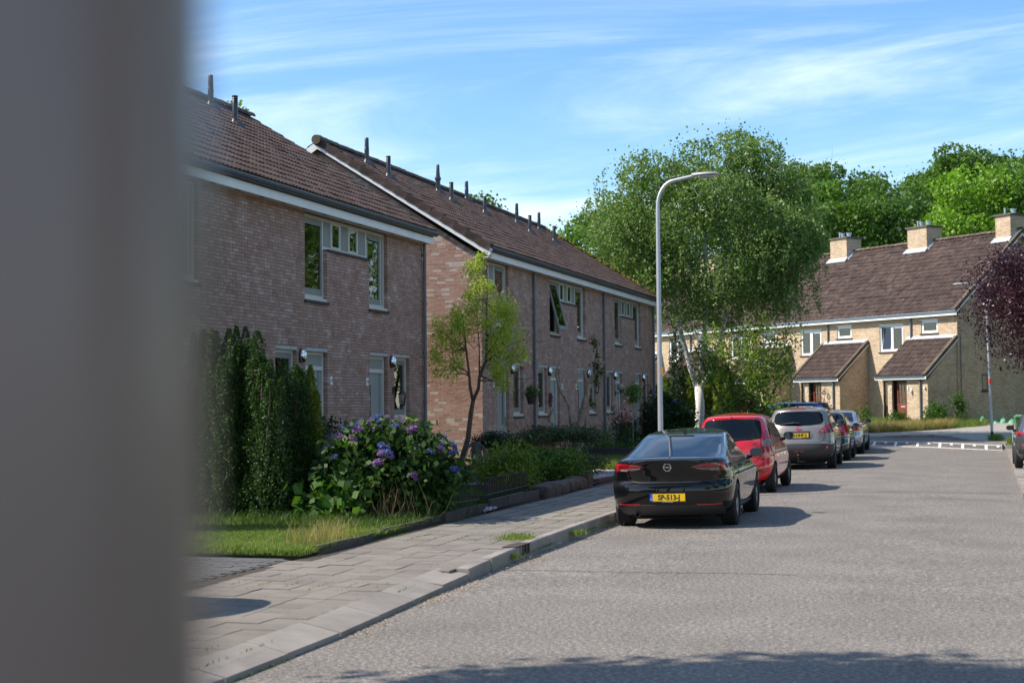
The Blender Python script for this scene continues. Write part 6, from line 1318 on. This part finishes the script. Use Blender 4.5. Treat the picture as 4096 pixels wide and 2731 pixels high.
pt_ = shrub('gladiolus', (-11.3, 49.6, .25), 'dark leafy plant with red flowers right behind the lollipop tree', (.35, .3, 1.1), 700, .22, L_dk, 'plant', .15, -1.2, k=10); flowers(pt_, 60, (.2, .2, .15), .85, m_pred, .07)
pb = empty('planter', (-9.6, 42.4, .12), 0, 'long black planter box by the front garden grass', 'planter'); part('box', m_trim, pb, (-1.6, 0, 0), (.9, .35, .42)); part('soil', m_soil, pb, (-1.57, .03, .36), (.87, .32, .424))
shrub('edging_plants', (-9.9, 43.2, .12), 'row of low green plants above the black planter', (1.3, .3, .55), 2600, .08, L_brd, 'plant', .5, k=24)
# shrubs between terrace B and birch
q_ = cp(2672, 59.0); gh = shrub('hydrangea', (q_[0], q_[1], .1), 'large green hydrangea with few small blue heads right of the tall lamp', (.98, .9, 2.0), 11000, .10, LM('leaf_hydrangea2', [(.012, .035, .008), (.03, .075, .015), (.07, .14, .03)]), 'shrub', .7, k=60, crad=.2, hollow=.7)
for i in range(20):
    a = rng.uniform(PI, 2*PI); e_ = rng.uniform(.0, 1.2); o = link('flower_head', hm['blue' if i % 3 else 'green'], gh, (.95*math.cos(a)*math.cos(e_), .9*math.sin(a)*math.cos(e_), .95+1.0*math.sin(e_))); o.scale = (.9, .9, .9)
shrub('rose_bush', (-12.2, 56.2, .1), 'dark green bush at the far corner of the second terrace', (.8, .7, 1.9), 6000, .08, L_dk, 'shrub', .7, k=30)
q_ = cp(2700, 66); shrub('tall_shrub', (q_[0], q_[1], .3), 'thin tall shrub with dark leaves just behind the tall street lamp', (.55, .5, 4.9), 2600, .11, L_dk, 'shrub', .6, k=34, hollow=.3, crad=.16)
L_lc = LM('leaf_leyland', [(.05, .085, .005), (.12, .18, .010), (.24, .30, .02)], .6, .3, ns=3)
for i, (x, y, h, r) in enumerate((cp(2660, 67)[:2]+(2.7, .75), cp(2738, 67.5)[:2]+(3.1, .72), cp(2842, 68)[:2]+(3.3, .8), cp(2905, 67)[:2]+(3.2, .6), cp(2590, 67)[:2]+(2.7, .8))):
    o = spires('golden_cypress', (x, y, float(gz(y))), 'golden green cypress in the row before the yellow terrace, '+['second from the left', 'directly left of the birch trunk', 'directly right of the birch trunk', 'rightmost and tallest of the row', 'leftmost of the row'][i], [(0, 0, h, r*.62), (.25, -.2, h*.85, r*.5), (-.3, -.1, h*.88, r*.5)], 9000, .12, L_lc); o['group'] = 'golden cypresses in front of the yellow terrace'
# lilac
L_lil = LM('leaf_lilac', [(.03, .07, .010), (.08, .15, .02), (.18, .28, .04), (.36, .44, .10)], .4, .45)
tr = [([(0, 0, 0), (-.2, 0, .8), (-.9, .1, 2.0), (-1.5, .1, 3.2), (-1.9, 0, 4.2)], [.08, .07, .05, .035, .012]), ([(.1, 0, 0), (.25, 0, .9), (.45, .1, 2.2), (.4, 0, 3.4), (.3, 0, 4.7)], [.10, .09, .065, .04, .012]), ([(.2, 0, .3), (.8, 0, 1.3), (1.4, 0, 2.4), (2.1, 0, 3.3)], [.07, .06, .04, .012]), ([(.0, 0, .3), (-.2, .1, 1.6), (-.5, .1, 3), (-.4, 0, 4.2)], [.06, .05, .03, .012]), ([(.3, 0, .2), (1.2, 0, .9), (2.0, 0, 1.5)], [.05, .035, .012])]
cl = [(rng.uniform(-1.75, 1.75), rng.normal()*.6, rng.uniform(1.0, 5.2)) for _ in range(78)]; cl = [c for c in cl if c[2] < 5.3-abs(c[0]-.2)*.75 and (c[2] > 2.6 or c[0] > -.7)]
def seedheads(t, c):
    mb = MB(); P = clouds([(x, y-.1, z+.25) for x, y, z in cl if z > 2.4], [(.16, .16, .25)]*sum(1 for q in cl if q[2] > 2.4), 34); leaves(mb, P, .055, .6); mb.build('seed_heads', M('seed_rust', [(.09, .035, .012), (.20, .085, .03)], .8, 'island'), t)
    mb = MB()
    for k in range(60): c_ = np.array(cl[rng.integers(len(cl))]); mb.tube(wiggle(c_+rng.normal(size=3)*.3, c_+rng.normal(size=3)*.6, 5, 1.2), .010, 4)
    mb.build('twigs', M('twig_yellow', [(.20, .16, .07), (.32, .27, .13)], .9, ns=9), t)
limb_tree('lilac_tree', (-8.9, 58.6, .1), 'open many-stemmed lilac with rusty seed heads right of the birch trunk', tr, cl, 9000, .12, L_lil, m_bark, elong=.6, droop=.5, crad=(.55, .5, .5), blimbs=44, rb=.015, bamp=.8, extra=seedheads)
shrub('grey_shrub', (-9.3, 57.2, .1), 'grey-green lavender-like shrub behind the red hatchback roof', (.9, .6, 1.25), 2600, .12, LM('leaf_grey', [(.06, .09, .06), (.13, .17, .11)]), 'shrub', .2, -.9, k=22)
shrub('red_maple', (-6.9, 68.2, .4), 'small dark red maple shrub showing above the blue estate', (.7, .5, 1.45), 1800, .09, LM('leaf_maple', [(.10, .012, .02), (.25, .05, .06)], .5, .4), 'shrub', .6)
# copper beech / purple plum
L_pur = LM('leaf_purple', [(.014, .004, .010), (.035, .010, .020), (.07, .024, .042), (.16, .07, .11)], .35, .25)
c0 = cp(4160, 50); cl = []
while len(cl) < 120:
    p = rng.uniform(-1, 1, 3)
    if .25 < np.linalg.norm(p) < 1: cl.append((p[0]*3.0, p[1]*2.6, 4.75+p[2]*2.3-.25*p[0]))
tr = [([(.9, 0, 0), (.9, 0, 1.8), (.6, 0, 3.2), (.2, 0, 5.5)], [.16, .14, .11, .04]), ([(.9, 0, 2), (1.8, 0, 3.6), (2.2, 0, 5)], [.1, .07, .03]), ([(.7, 0, 2.8), (-.6, 0, 4.2), (-1.6, 0, 5)], [.07, .05, .02])]
limb_tree('purple_plum_tree', (c0[0]+.9, c0[1], .08), 'dark purple-leaved tree overhanging from the right edge', tr, cl, 46000, .09, L_pur, m_bark, elong=.6, droop=.2, crad=(.7, .7, .6), blimbs=40, rb=.02)
# weeds before the yellow terrace
def tuft_field(name, poly_fn, n, hgt, mat, label=None, kind='stuff', w=.012, lean=.35, base=None, parent=None, seed=0):
    P = poly_fn(n); m = len(P); h = hgt(P) if callable(hgt) else rng.uniform(hgt[0], hgt[1], m); a = rng.uniform(0, 2*PI, m); d = np.c_[np.cos(a), np.sin(a), np.zeros(m)]*(w/2); l = rng.normal(size=(m, 2))*lean*h[:, None]
    z = P[:, 2]; mid = P+np.c_[l*.35, h*.6]; top = P+np.c_[l, h*.97]
    V = np.stack([P-d, P+d, mid+d*.7, mid-d*.7, top], 1).reshape(-1, 3); i = np.arange(m)[:, None]*5; mb = MB(); mb.add(V, (i+np.array([0, 1, 2, 3])[None])); mb.F[3].append(i+np.array([3, 2, 4])[None]+0); mb.MI[3].append(np.full(m, 0))
    o = mb.build(name, mat, parent); tag(o, label, 'grass' if not parent else None, None, kind); return o
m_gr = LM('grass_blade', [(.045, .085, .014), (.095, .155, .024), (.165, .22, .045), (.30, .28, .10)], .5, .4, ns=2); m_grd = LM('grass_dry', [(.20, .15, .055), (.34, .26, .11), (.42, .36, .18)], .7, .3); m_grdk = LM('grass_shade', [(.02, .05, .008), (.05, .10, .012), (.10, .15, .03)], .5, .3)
def rect(x0, x1, y0, y1, z=.13, cond=None):
    def f(n):
        P = np.c_[rng.uniform(x0, x1, n), rng.uniform(y0, y1, n), np.zeros(n)]; P[:, 2] = z(P) if callable(z) else z
        return P if cond is None else P[cond(P)]
    return f
tri_poly('lawn_soil', m_grassg, [(-12.3, 15.75), (-7.5, 15.75), (-7.62, 20), (-7.65, 23), (-12.3, 23)], lambda y: .14, .1)
tuft_field('lawn_grass', rect(-11.5, -7.42, 15.7, 21.6, .13, lambda P: P[:, 0] < -7.42-.05*(P[:, 1]-16)), 80000, (.025, .10), m_gr, 'short bright green lawn beside the driveway', w=.011, lean=.8)
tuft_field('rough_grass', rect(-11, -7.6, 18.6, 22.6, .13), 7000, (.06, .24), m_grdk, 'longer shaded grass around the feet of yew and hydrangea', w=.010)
tuft_field('seeding_grass', rect(-8.0, -7.5, 16.4, 17.6, .13), 260, (.2, .38), m_grd, 'pale seeding grass stalks at the lawn edge', w=.006)
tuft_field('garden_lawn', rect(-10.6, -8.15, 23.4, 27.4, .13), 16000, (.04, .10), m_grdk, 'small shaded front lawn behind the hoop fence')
tuft_field('garden_lawn', rect(-11.6, -8.3, 36.6, 42, .13), 20000, (.08, .32), m_gr, 'grass strip between gravel bed and black planter')
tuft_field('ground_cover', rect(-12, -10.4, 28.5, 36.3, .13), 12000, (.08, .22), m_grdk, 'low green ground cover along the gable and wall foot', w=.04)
gzf = lambda P: np.interp(P[:, 1], [57.5, 60.5, 63, 68, 72, 76], [0, .10, .16, .38, .5, .66])+.02
edge = lambda P: np.interp(P[:, 0], [-12, -5, -3.4, -2.1, .1, 1.3], [66.7, 67.0, 68.2, 69.5, 72.7, 76.4])
facd = lambda P: ((-1.0-P[:, 0])*.671+(75.6-P[:, 1])*.742)
tuft_field('verge_grass', rect(-13, 1.6, 66.5, 76.5, gzf, lambda P: (P[:, 1] > edge(P)) & (facd(P) > .1)), 60000, lambda P: rng.uniform(.1, .5, len(P)), m_gr, 'green weeds along the foot of the yellow terrace', w=.02)
tuft_field('dry_grass', rect(-7, -1.2, 66.8, 72, gzf, lambda P: (P[:, 1] > edge(P)+.05) & (P[:, 1] < edge(P)+1.4)), 26000, (.25, .65), m_grd, 'dry brown grass on the pavement edge before the yellow terrace', w=.018)
wp = [(-5.2, 69.6, 1.3, 'leafy weed beside the middle porch'), (-3.6, 71.0, .9, 'spiky weed below the first side window'), (-2.2, 71.8, .95, 'shrubby weed in front of the red-brown door'), (-1.0, 74.2, 1.5, 'tall bright weed at the corner of the yellow terrace'), (-1.9, 73.0, 1.2, 'leafy weed at the right downpipe of the first porch')]
for x, y, h, lb in wp: shrub('weed', (x, y, float(gz(y))), lb, (.42, .35, h), 620, .13, L_brd, 'weed', .5, -.5, k=14, group='tall weeds before the yellow terrace')
# grass in kerb and paving joints
def joints(n):
    k = n//2; y = rng.uniform(9, 36, k); cl_ = rng.uniform(9, 36, 24); y = cl_[rng.integers(24, size=k)]+rng.normal(size=k)*.18; x = np.interp(y, [-5, 8.6, 11, 13.2, 15, 16.7, 18.3, 20.6, 30, 57], [-4.7, -4.8, -4.87, -5.03, -5.16, -5.3, -5.4, -5.47, -5.68, -5.75]); A_ = np.c_[x+.02+np.abs(rng.normal(size=k))*.02, y, np.zeros(k)]
    y = cl_[rng.integers(24, size=k)]+rng.normal(size=k)*.22; x = np.interp(y, [-5, 8.6, 11, 13.2, 15, 16.7, 18.3, 20.6, 30, 57], [-4.7, -4.8, -4.87, -5.03, -5.16, -5.3, -5.4, -5.47, -5.68, -5.75]); B_ = np.c_[x-.165-TW*rng.integers(0, 7, size=k)+rng.normal(size=k)*.006, y, np.full(k, .10)]
    return np.vstack([A_[::3], B_])
tuft_field('joint_weeds', joints, 6000, (.008, .03), m_gr, 'small weeds growing in the kerb and paving joints', w=.008)
for (x, y, r_, lb) in ((-5.72, 18.5, .22, 'grass tuft in the pavement just behind the kerb gully'), (-5.36, 17.0, .14, 'small grass tuft in the gutter by the kerb gully'), (-5.44, 20.3, .15, 'grass tuft in the gutter behind the black fastback'), (1.25, 58.4, .3, 'grass tuft at the foot of the green wheelie bin'), (.55, 62.4, .25, 'grass around the foot of the galvanised lamp')):
    zz = .11 if x < -5.5 else (.02 if x < 0 else .2); o = tuft_field('grass_tuft', lambda n: np.c_[rng.normal(size=n)*r_*.5, rng.normal(size=n)*r_*.8, np.zeros(n)], int((500 if x < 0 else 900)*r_/.2), (.02, .09) if x < 0 else (.12, .35), m_gr, lb, kind=None, w=.008 if x < 0 else .016); o.location = (x, y, zz); o['category'] = 'grass'

# ------------------------------------------------------------------ garden edging, stones, gravel, hoop fences
m_edge = M('edging_dark', [(.05, .04, .034), (.10, .08, .068)], .9, 'both', ns=8, bump=.5); m_rock = M('boulder_red', [(.045, .034, .028), (.085, .06, .048), (.14, .10, .085)], .95, ns=5, det=8, bump=1, bs=14, bumpd=.04)
def edging(pts, label, h=.26, w=.06, L_=.95):
    e = empty('garden_edging', label=label, cat='edging', group='concrete edging strips of the front gardens')
    for a, b in zip(pts[:-1], pts[1:]):
        a = np.array(a, float); b = np.array(b, float); d = b-a; LL = np.linalg.norm(d); d /= LL; nrm = np.array([-d[1], d[0]]); n = max(1, round(LL/L_))
        for i in range(n):
            p = a+d*LL*i/n; q = a+d*(LL*(i+1)/n-.01); MB().poly_prism([p-nrm*w/2, q-nrm*w/2, q+nrm*w/2, p+nrm*w/2], 0, h+rng.normal()*.008).build('edging_board', m_edge, e)
edging([(-7.48, 16.2), (-7.50, 17.3), (-7.62, 18.6), (-7.66, 21.0)], 'low brown edging along the lawn next to the pavement', .20)
edging([(-7.62, 21.0), (-7.66, 23.0)], 'dark edging in front of the hydrangea', .24)
edging([(-7.7, 23.4), (-7.75, 26.4)], 'dark edging below the longer hoop fence', .28)
edging([(-11, 25.7), (-8.3, 25.4)], 'board across the small front lawn', .22)
edging([(-11, 28.0), (-8.9, 27.9)], 'higher board behind the small front lawn', .27)
edging([(-8.0, 31.9), (-8.1, 40)], 'thin edging along the gravel bed', .2)
edging([(-8.0, 31.8), (-9.6, 31.9)], 'short edging closing the near side of the gravel bed', .2)
def boulder(loc, s, label):
    bm = bmesh.new(); bmesh.ops.create_icosphere(bm, subdivisions=3, radius=1); sd_ = rng.normal(size=3)*3
    for v in bm.verts: 
        n = math.sin(v.co.x*3+sd_[0])*math.cos(v.co.y*2.6+sd_[1])*.12+math.sin(v.co.z*4+sd_[2])*.08; v.co *= (1+n*1.5+.07*math.sin(v.co.x*9+sd_[1])*math.cos(v.co.y*8+v.co.z*7)); v.co = Vector((np.sign(v.co.x)*abs(v.co.x)**.5*s[0], np.sign(v.co.y)*abs(v.co.y)**.42*s[1], np.sign(v.co.z)*abs(v.co.z)**.45*s[2]*.85))
    me = bpy.data.meshes.new('boulder'); bm.to_mesh(me); bm.free(); me.materials.append(m_rock); o = link('boulder', me, None, loc); tag(o, label, 'stone', 'stones edging the planted front bed')
bl = ['flat stone at the left end of the stone edging', 'second flat stone of the edging', 'long stone in the middle of the edging', 'long dark stone right of the middle', 'low stone near the right end of the edging', 'upright red-brown boulder at the right end of the edging']
for i, (x, y, s) in enumerate(((-7.75, 26.75, (.18, .30, .17)), (-7.8, 27.35, (.19, .36, .19)), (-7.85, 28.1, (.17, .40, .17)), (-7.9, 28.95, (.17, .42, .16)), (-7.95, 29.8, (.17, .42, .17)), (-8.05, 30.75, (.20, .30, .30)))): boulder((x, y, .2), s, bl[i])
def hoop_fence(a, b, label):
    t = empty('hoop_fence', (a[0], a[1], .24), math.atan2(b[1]-a[1], b[0]-a[0]), label, 'fence', 'low black hoop fences'); L_ = math.hypot(b[0]-a[0], b[1]-a[1]); n = max(2, int(L_/.14)); th = np.linspace(0, PI, 8)
    for i in range(n):
        x = i*L_/n; w = .12; MB().tube([(x, 0, 0)]+[(x+w/2-w/2*math.cos(q), 0, .27+.09*math.sin(q)) for q in th]+[(x+w, 0, 0)], .006, 5).tube([(x+w/2, 0, 0), (x+w/2, 0, .24)], .004, 4).build('hoop', m_blackmetal, t)
    MB().tube([(0, 0, .08), (L_, 0, .08)], .006, 5).build('rail', m_blackmetal, t)
hoop_fence((-7.78, 21.95), (-7.72, 22.9), 'short black hoop fence at the right foot of the hydrangea'); hoop_fence((-7.95, 24.0), (-8.1, 26.9), 'longer black hoop fence in front of the azalea')
grs = M('gravel_stone', [(.20, .17, .16), (.34, .30, .29), (.52, .48, .47)], .85, 'island')
def pebbles(name, x0, x1, y0, y1, z, n, label, s=(.018, .045)):
    P = np.c_[rng.uniform(x0, x1, n), rng.uniform(y0, y1, n), z+rng.uniform(0, .03, n)]; bm_v = np.array([(1, 0, 0), (-1, 0, 0), (0, 1, 0), (0, -1, 0), (0, 0, .6), (0, 0, -.6)]); F = np.array([(0, 2, 4), (2, 1, 4), (1, 3, 4), (3, 0, 4), (2, 0, 5), (1, 2, 5), (3, 1, 5), (0, 3, 5)])
    sc = rng.uniform(s[0], s[1], (n, 1, 1)); a = rng.uniform(0, PI, n); ca, sa = np.cos(a)[:, None], np.sin(a)[:, None]; V = bm_v[None]*sc*rng.uniform(.6, 1.2, (n, 6, 1)); V = np.stack([V[:, :, 0]*ca-V[:, :, 1]*sa, V[:, :, 0]*sa+V[:, :, 1]*ca, V[:, :, 2]], -1)+P[:, None]
    mb = MB(); mb.add(V.reshape(-1, 3), (np.arange(n)[:, None, None]*6+F[None]).reshape(-1, 3)); o = mb.build(name, grs); tag(o, label, 'gravel', None, 'stuff')
pebbles('gravel', -10.0, -8.1, 32.0, 37.5, .14, 15000, 'grey-pink gravel bed right of the juniper'); pebbles('gravel', -7.95, -7.62, 22.9, 23.5, .12, 700, 'small heap of white gravel at the pavement edge'); pebbles('gravel', -10.8, -9.3, 28.2, 30.2, .14, 3000, 'gravel patch between stump and hydrangea')
# tarps, bin, marker post, basket, wreath, arrow sign
m_tarp = M('tarp_green', [(.02, .17, .06), (.10, .34, .17), (.30, .52, .38)], .35, ns=3, spec=.6)
def tarp(loc, L_, w, h, rz, label):
    nu, nv = 34, 16; V = []
    for i in range(nu):
        for j in range(nv):
            u, v = i/(nu-1), j/(nv-1); e = math.sin(PI*v)*min(1, 6*u, 6*(1-u)); z = h*e*(.55+.45*math.sin(u*9+v*3)*math.cos(u*17-v*5))+abs(rng.normal())*.05*e; V.append(((u-.5)*L_+rng.normal()*.03, (v-.5)*w*(1+.3*math.sin(u*11))+rng.normal()*.03, z+.02))
    mb = MB().grid(np.array(V), nu, nv); o = mb.build('tarpaulin', m_tarp, None); o.location = loc; o.rotation_euler = (0, 0, rz); tag(o, label, 'tarpaulin', 'crumpled green tarpaulins at the gable foot')
tarp((.35, 75.3, .60), 2.3, .9, .42, R(42), 'crumpled green tarpaulin left of the galvanised lamp post'); tarp((2.0, 75.9, .60), 2.0, .9, .38, R(30), 'crumpled green tarpaulin right of the galvanised lamp post')
wb = empty('wheelie_bin', (1.50, 58.6, .16), R(4), 'green wheelie bin standing behind the dark grey hatchback', 'bin'); m_bin = M('bin_green', [(.055, .16, .07), (.07, .20, .09)], .5, ns=4)
mb = MB(); V = [(-.22, -.26, .05), (.22, -.26, .05), (.22, .26, .05), (-.22, .26, .05), (-.29, -.34, 1.02), (.29, -.34, 1.02), (.29, .34, 1.02), (-.29, .34, 1.02)]; mb.add(V, [(0, 3, 2, 1), (0, 1, 5, 4), (1, 2, 6, 5), (2, 3, 7, 6), (3, 0, 4, 7)]); mb.box(-.31, .31, -.36, .36, .98, 1.03); mb.build('body', m_bin, wb)
mb = MB(); mb.box(-.30, .30, -.37, .34, 1.035, 1.075); mb.add([(-.27, -.34, 1.075), (.27, -.34, 1.075), (.27, .30, 1.075), (-.27, .30, 1.075), (-.22, -.26, 1.12), (.22, -.26, 1.12), (.22, .24, 1.12), (-.22, .24, 1.12)], [(0, 1, 5, 4), (1, 2, 6, 5), (2, 3, 7, 6), (3, 0, 4, 7), (4, 5, 6, 7)]); mb.build('lid', M('bin_green_lid', [(.10, .25, .12), (.12, .29, .14)], .45), wb)
MB().tube([(-.25, .40, 1.0), (.25, .40, 1.0)], .018, 8).build('handle', m_bin, wb)
for s in (-.27, .27): MB().lathe([(0, -.03), (.1, -.03), (.1, .03), (0, .03)], 18, (s, .24, .10), 'x').build('wheel', m_black, wb)
mp_ = empty('marker_post', (1.12, 57.3, .06), 0, 'thin grey post with red reflectors beside the green bin', 'post'); MB().tube([(0, 0, 0), (0, 0, .95)], .035, 12).build('post', m_galv, mp_)
for z in (.74, .82): MB().lathe([(.0365, z), (.037, z+.05)], 12).build('reflector', m_red, mp_)
hbk = empty('hanging_basket', (-12.22, 39.55, 2.25), 0, 'black hanging basket with green plants on an iron bracket by the first door', 'hanging basket')
MB().box(0, .02, -.01, .01, -.35, .32).tube([(.01, 0, .28), (.48, 0, .28)], .010, 6).tube([(.01, 0, -.15), (.35, 0, .27)], .007, 6).build('bracket', m_blackmetal, hbk)
MB().tube([(.45, 0, .28), (.33, 0, -.18)], .003, 4).tube([(.45, 0, .28), (.57, 0, -.18)], .003, 4).build('chain', m_blackmetal, hbk); MB().lathe([(0, -.42), (.10, -.42), (.155, -.19), (.165, -.17), (.15, -.17), (.14, -.2), (0, -.2)], 18, (.45, 0, 0)).build('pot', m_trim, hbk, smooth=True, sharp=40)
P = clouds([(.45, 0, -.12), (.35, .05, -.1), (.56, -.05, -.12), (.45, 0, .0)], [(.16, .16, .12)]*4, 170); mb = MB(); leaves(mb, P, .05, .5); mb.build('foliage', L_brd, hbk)
wr_ = empty('wreath', (-12.20, 42.98, 1.95), 0, 'oval pink-purple flower wreath on the wall beside the second door', 'wreath'); P = np.array([(rng.normal()*.02, .10*math.cos(a)*rng.uniform(.1, 1.1), .20*math.sin(a)*rng.uniform(.1, 1.1)) for a in rng.uniform(0, 6.28, 700)]); mb = MB(); leaves(mb, P, .04, .8); mb.build('flowers', M('wreath_pink', [(.18, .05, .09), (.34, .12, .18)], .8, 'island'), wr_)
ab = MB().box(-.01, .01, -.28, .22, -.04, .04).add([(-.01, .22, -.07), (.01, .22, -.07), (.01, .32, 0), (-.01, .32, 0), (-.01, .22, .07), (.01, .22, .07)], [(0, 1, 2, 3), (3, 2, 5, 4)]).build('arrow_board', M('board_wood', [(.22, .15, .09), (.30, .21, .13)], .8, ns=6)); ab.location = (-12.20, 43.0, 1.5); ab.rotation_euler = (R(42), 0, 0); tag(ab, 'small wooden arrow board fixed slanting below the wreath', 'sign')
# fallen leaves and grit in the gutter
n = 500; P = np.c_[rng.uniform(-5.6, 1, n), rng.uniform(9, 58, n), np.full(n, .004)]; k = rng.random(n) < .75; P[k, 0] = np.interp(P[k, 1], [8.6, 20, 58], [-4.75, -5.4, -5.7])+np.abs(rng.normal(size=k.sum()))*.18; P = P[P[:, 1] < 57]
mb = MB(); V = []; a = rng.uniform(0, PI, len(P)); s = rng.uniform(.008, .022, len(P)); dx_, dy_ = np.cos(a)*s, np.sin(a)*s
V = np.stack([P+np.c_[dx_, dy_, 0*s], P+np.c_[-dy_*.5, dx_*.5, s*.3], P-np.c_[dx_, dy_, 0*s], P+np.c_[dy_*.5, -dx_*.5, s*.2]], 1).reshape(-1, 3); mb.add(V, np.arange(len(V)).reshape(-1, 4)); tag(mb.build('fallen_leaves', M('leaf_litter', [(.12, .08, .04), (.3, .22, .12), (.5, .46, .4)], .9, 'island')), 'dry leaves and bits lying in the gutter and on the road', 'litter', None, 'stuff')

n = 26000; y = rng.uniform(11, 30, n); k = np.sin(y*1.9)+.6*np.sin(y*4.3+1); k_ = rng.random(n) < np.clip(.35+.4*k, .04, 1); y = y[k_]; x = np.interp(y, [8.6, 11, 13.2, 15, 16.7, 18.3, 20.6, 30], [-4.8, -4.87, -5.03, -5.16, -5.3, -5.4, -5.47, -5.68])+np.abs(rng.normal(size=len(y)))*(.10+.12*np.exp(-((y-16.6)/1.0)**2)); z = -.02*np.clip(np.abs(x+2.3)-.3, 0, 9)*np.clip((y-13)/6, 0, 1)+.004
P = np.c_[x, y, z]; s_ = rng.uniform(.003, .010, len(P)); a = rng.uniform(0, PI, len(P)); dx_, dy_ = np.cos(a)*s_, np.sin(a)*s_; V = np.stack([P+np.c_[dx_, dy_, 0*s_], P+np.c_[-dy_, dx_, s_*.5], P-np.c_[dx_, dy_, 0*s_], P+np.c_[dy_, -dx_, s_*.1]], 1).reshape(-1, 3)
mb = MB(); mb.add(V, np.arange(len(V)).reshape(-1, 4)); tag(mb.build('gutter_sand', M('sand_grit', [(.22, .17, .12), (.38, .30, .22), (.50, .42, .33)], .95, 'island')), 'sandy grit drifted along the gutter below the left kerb', 'sand', None, 'stuff')
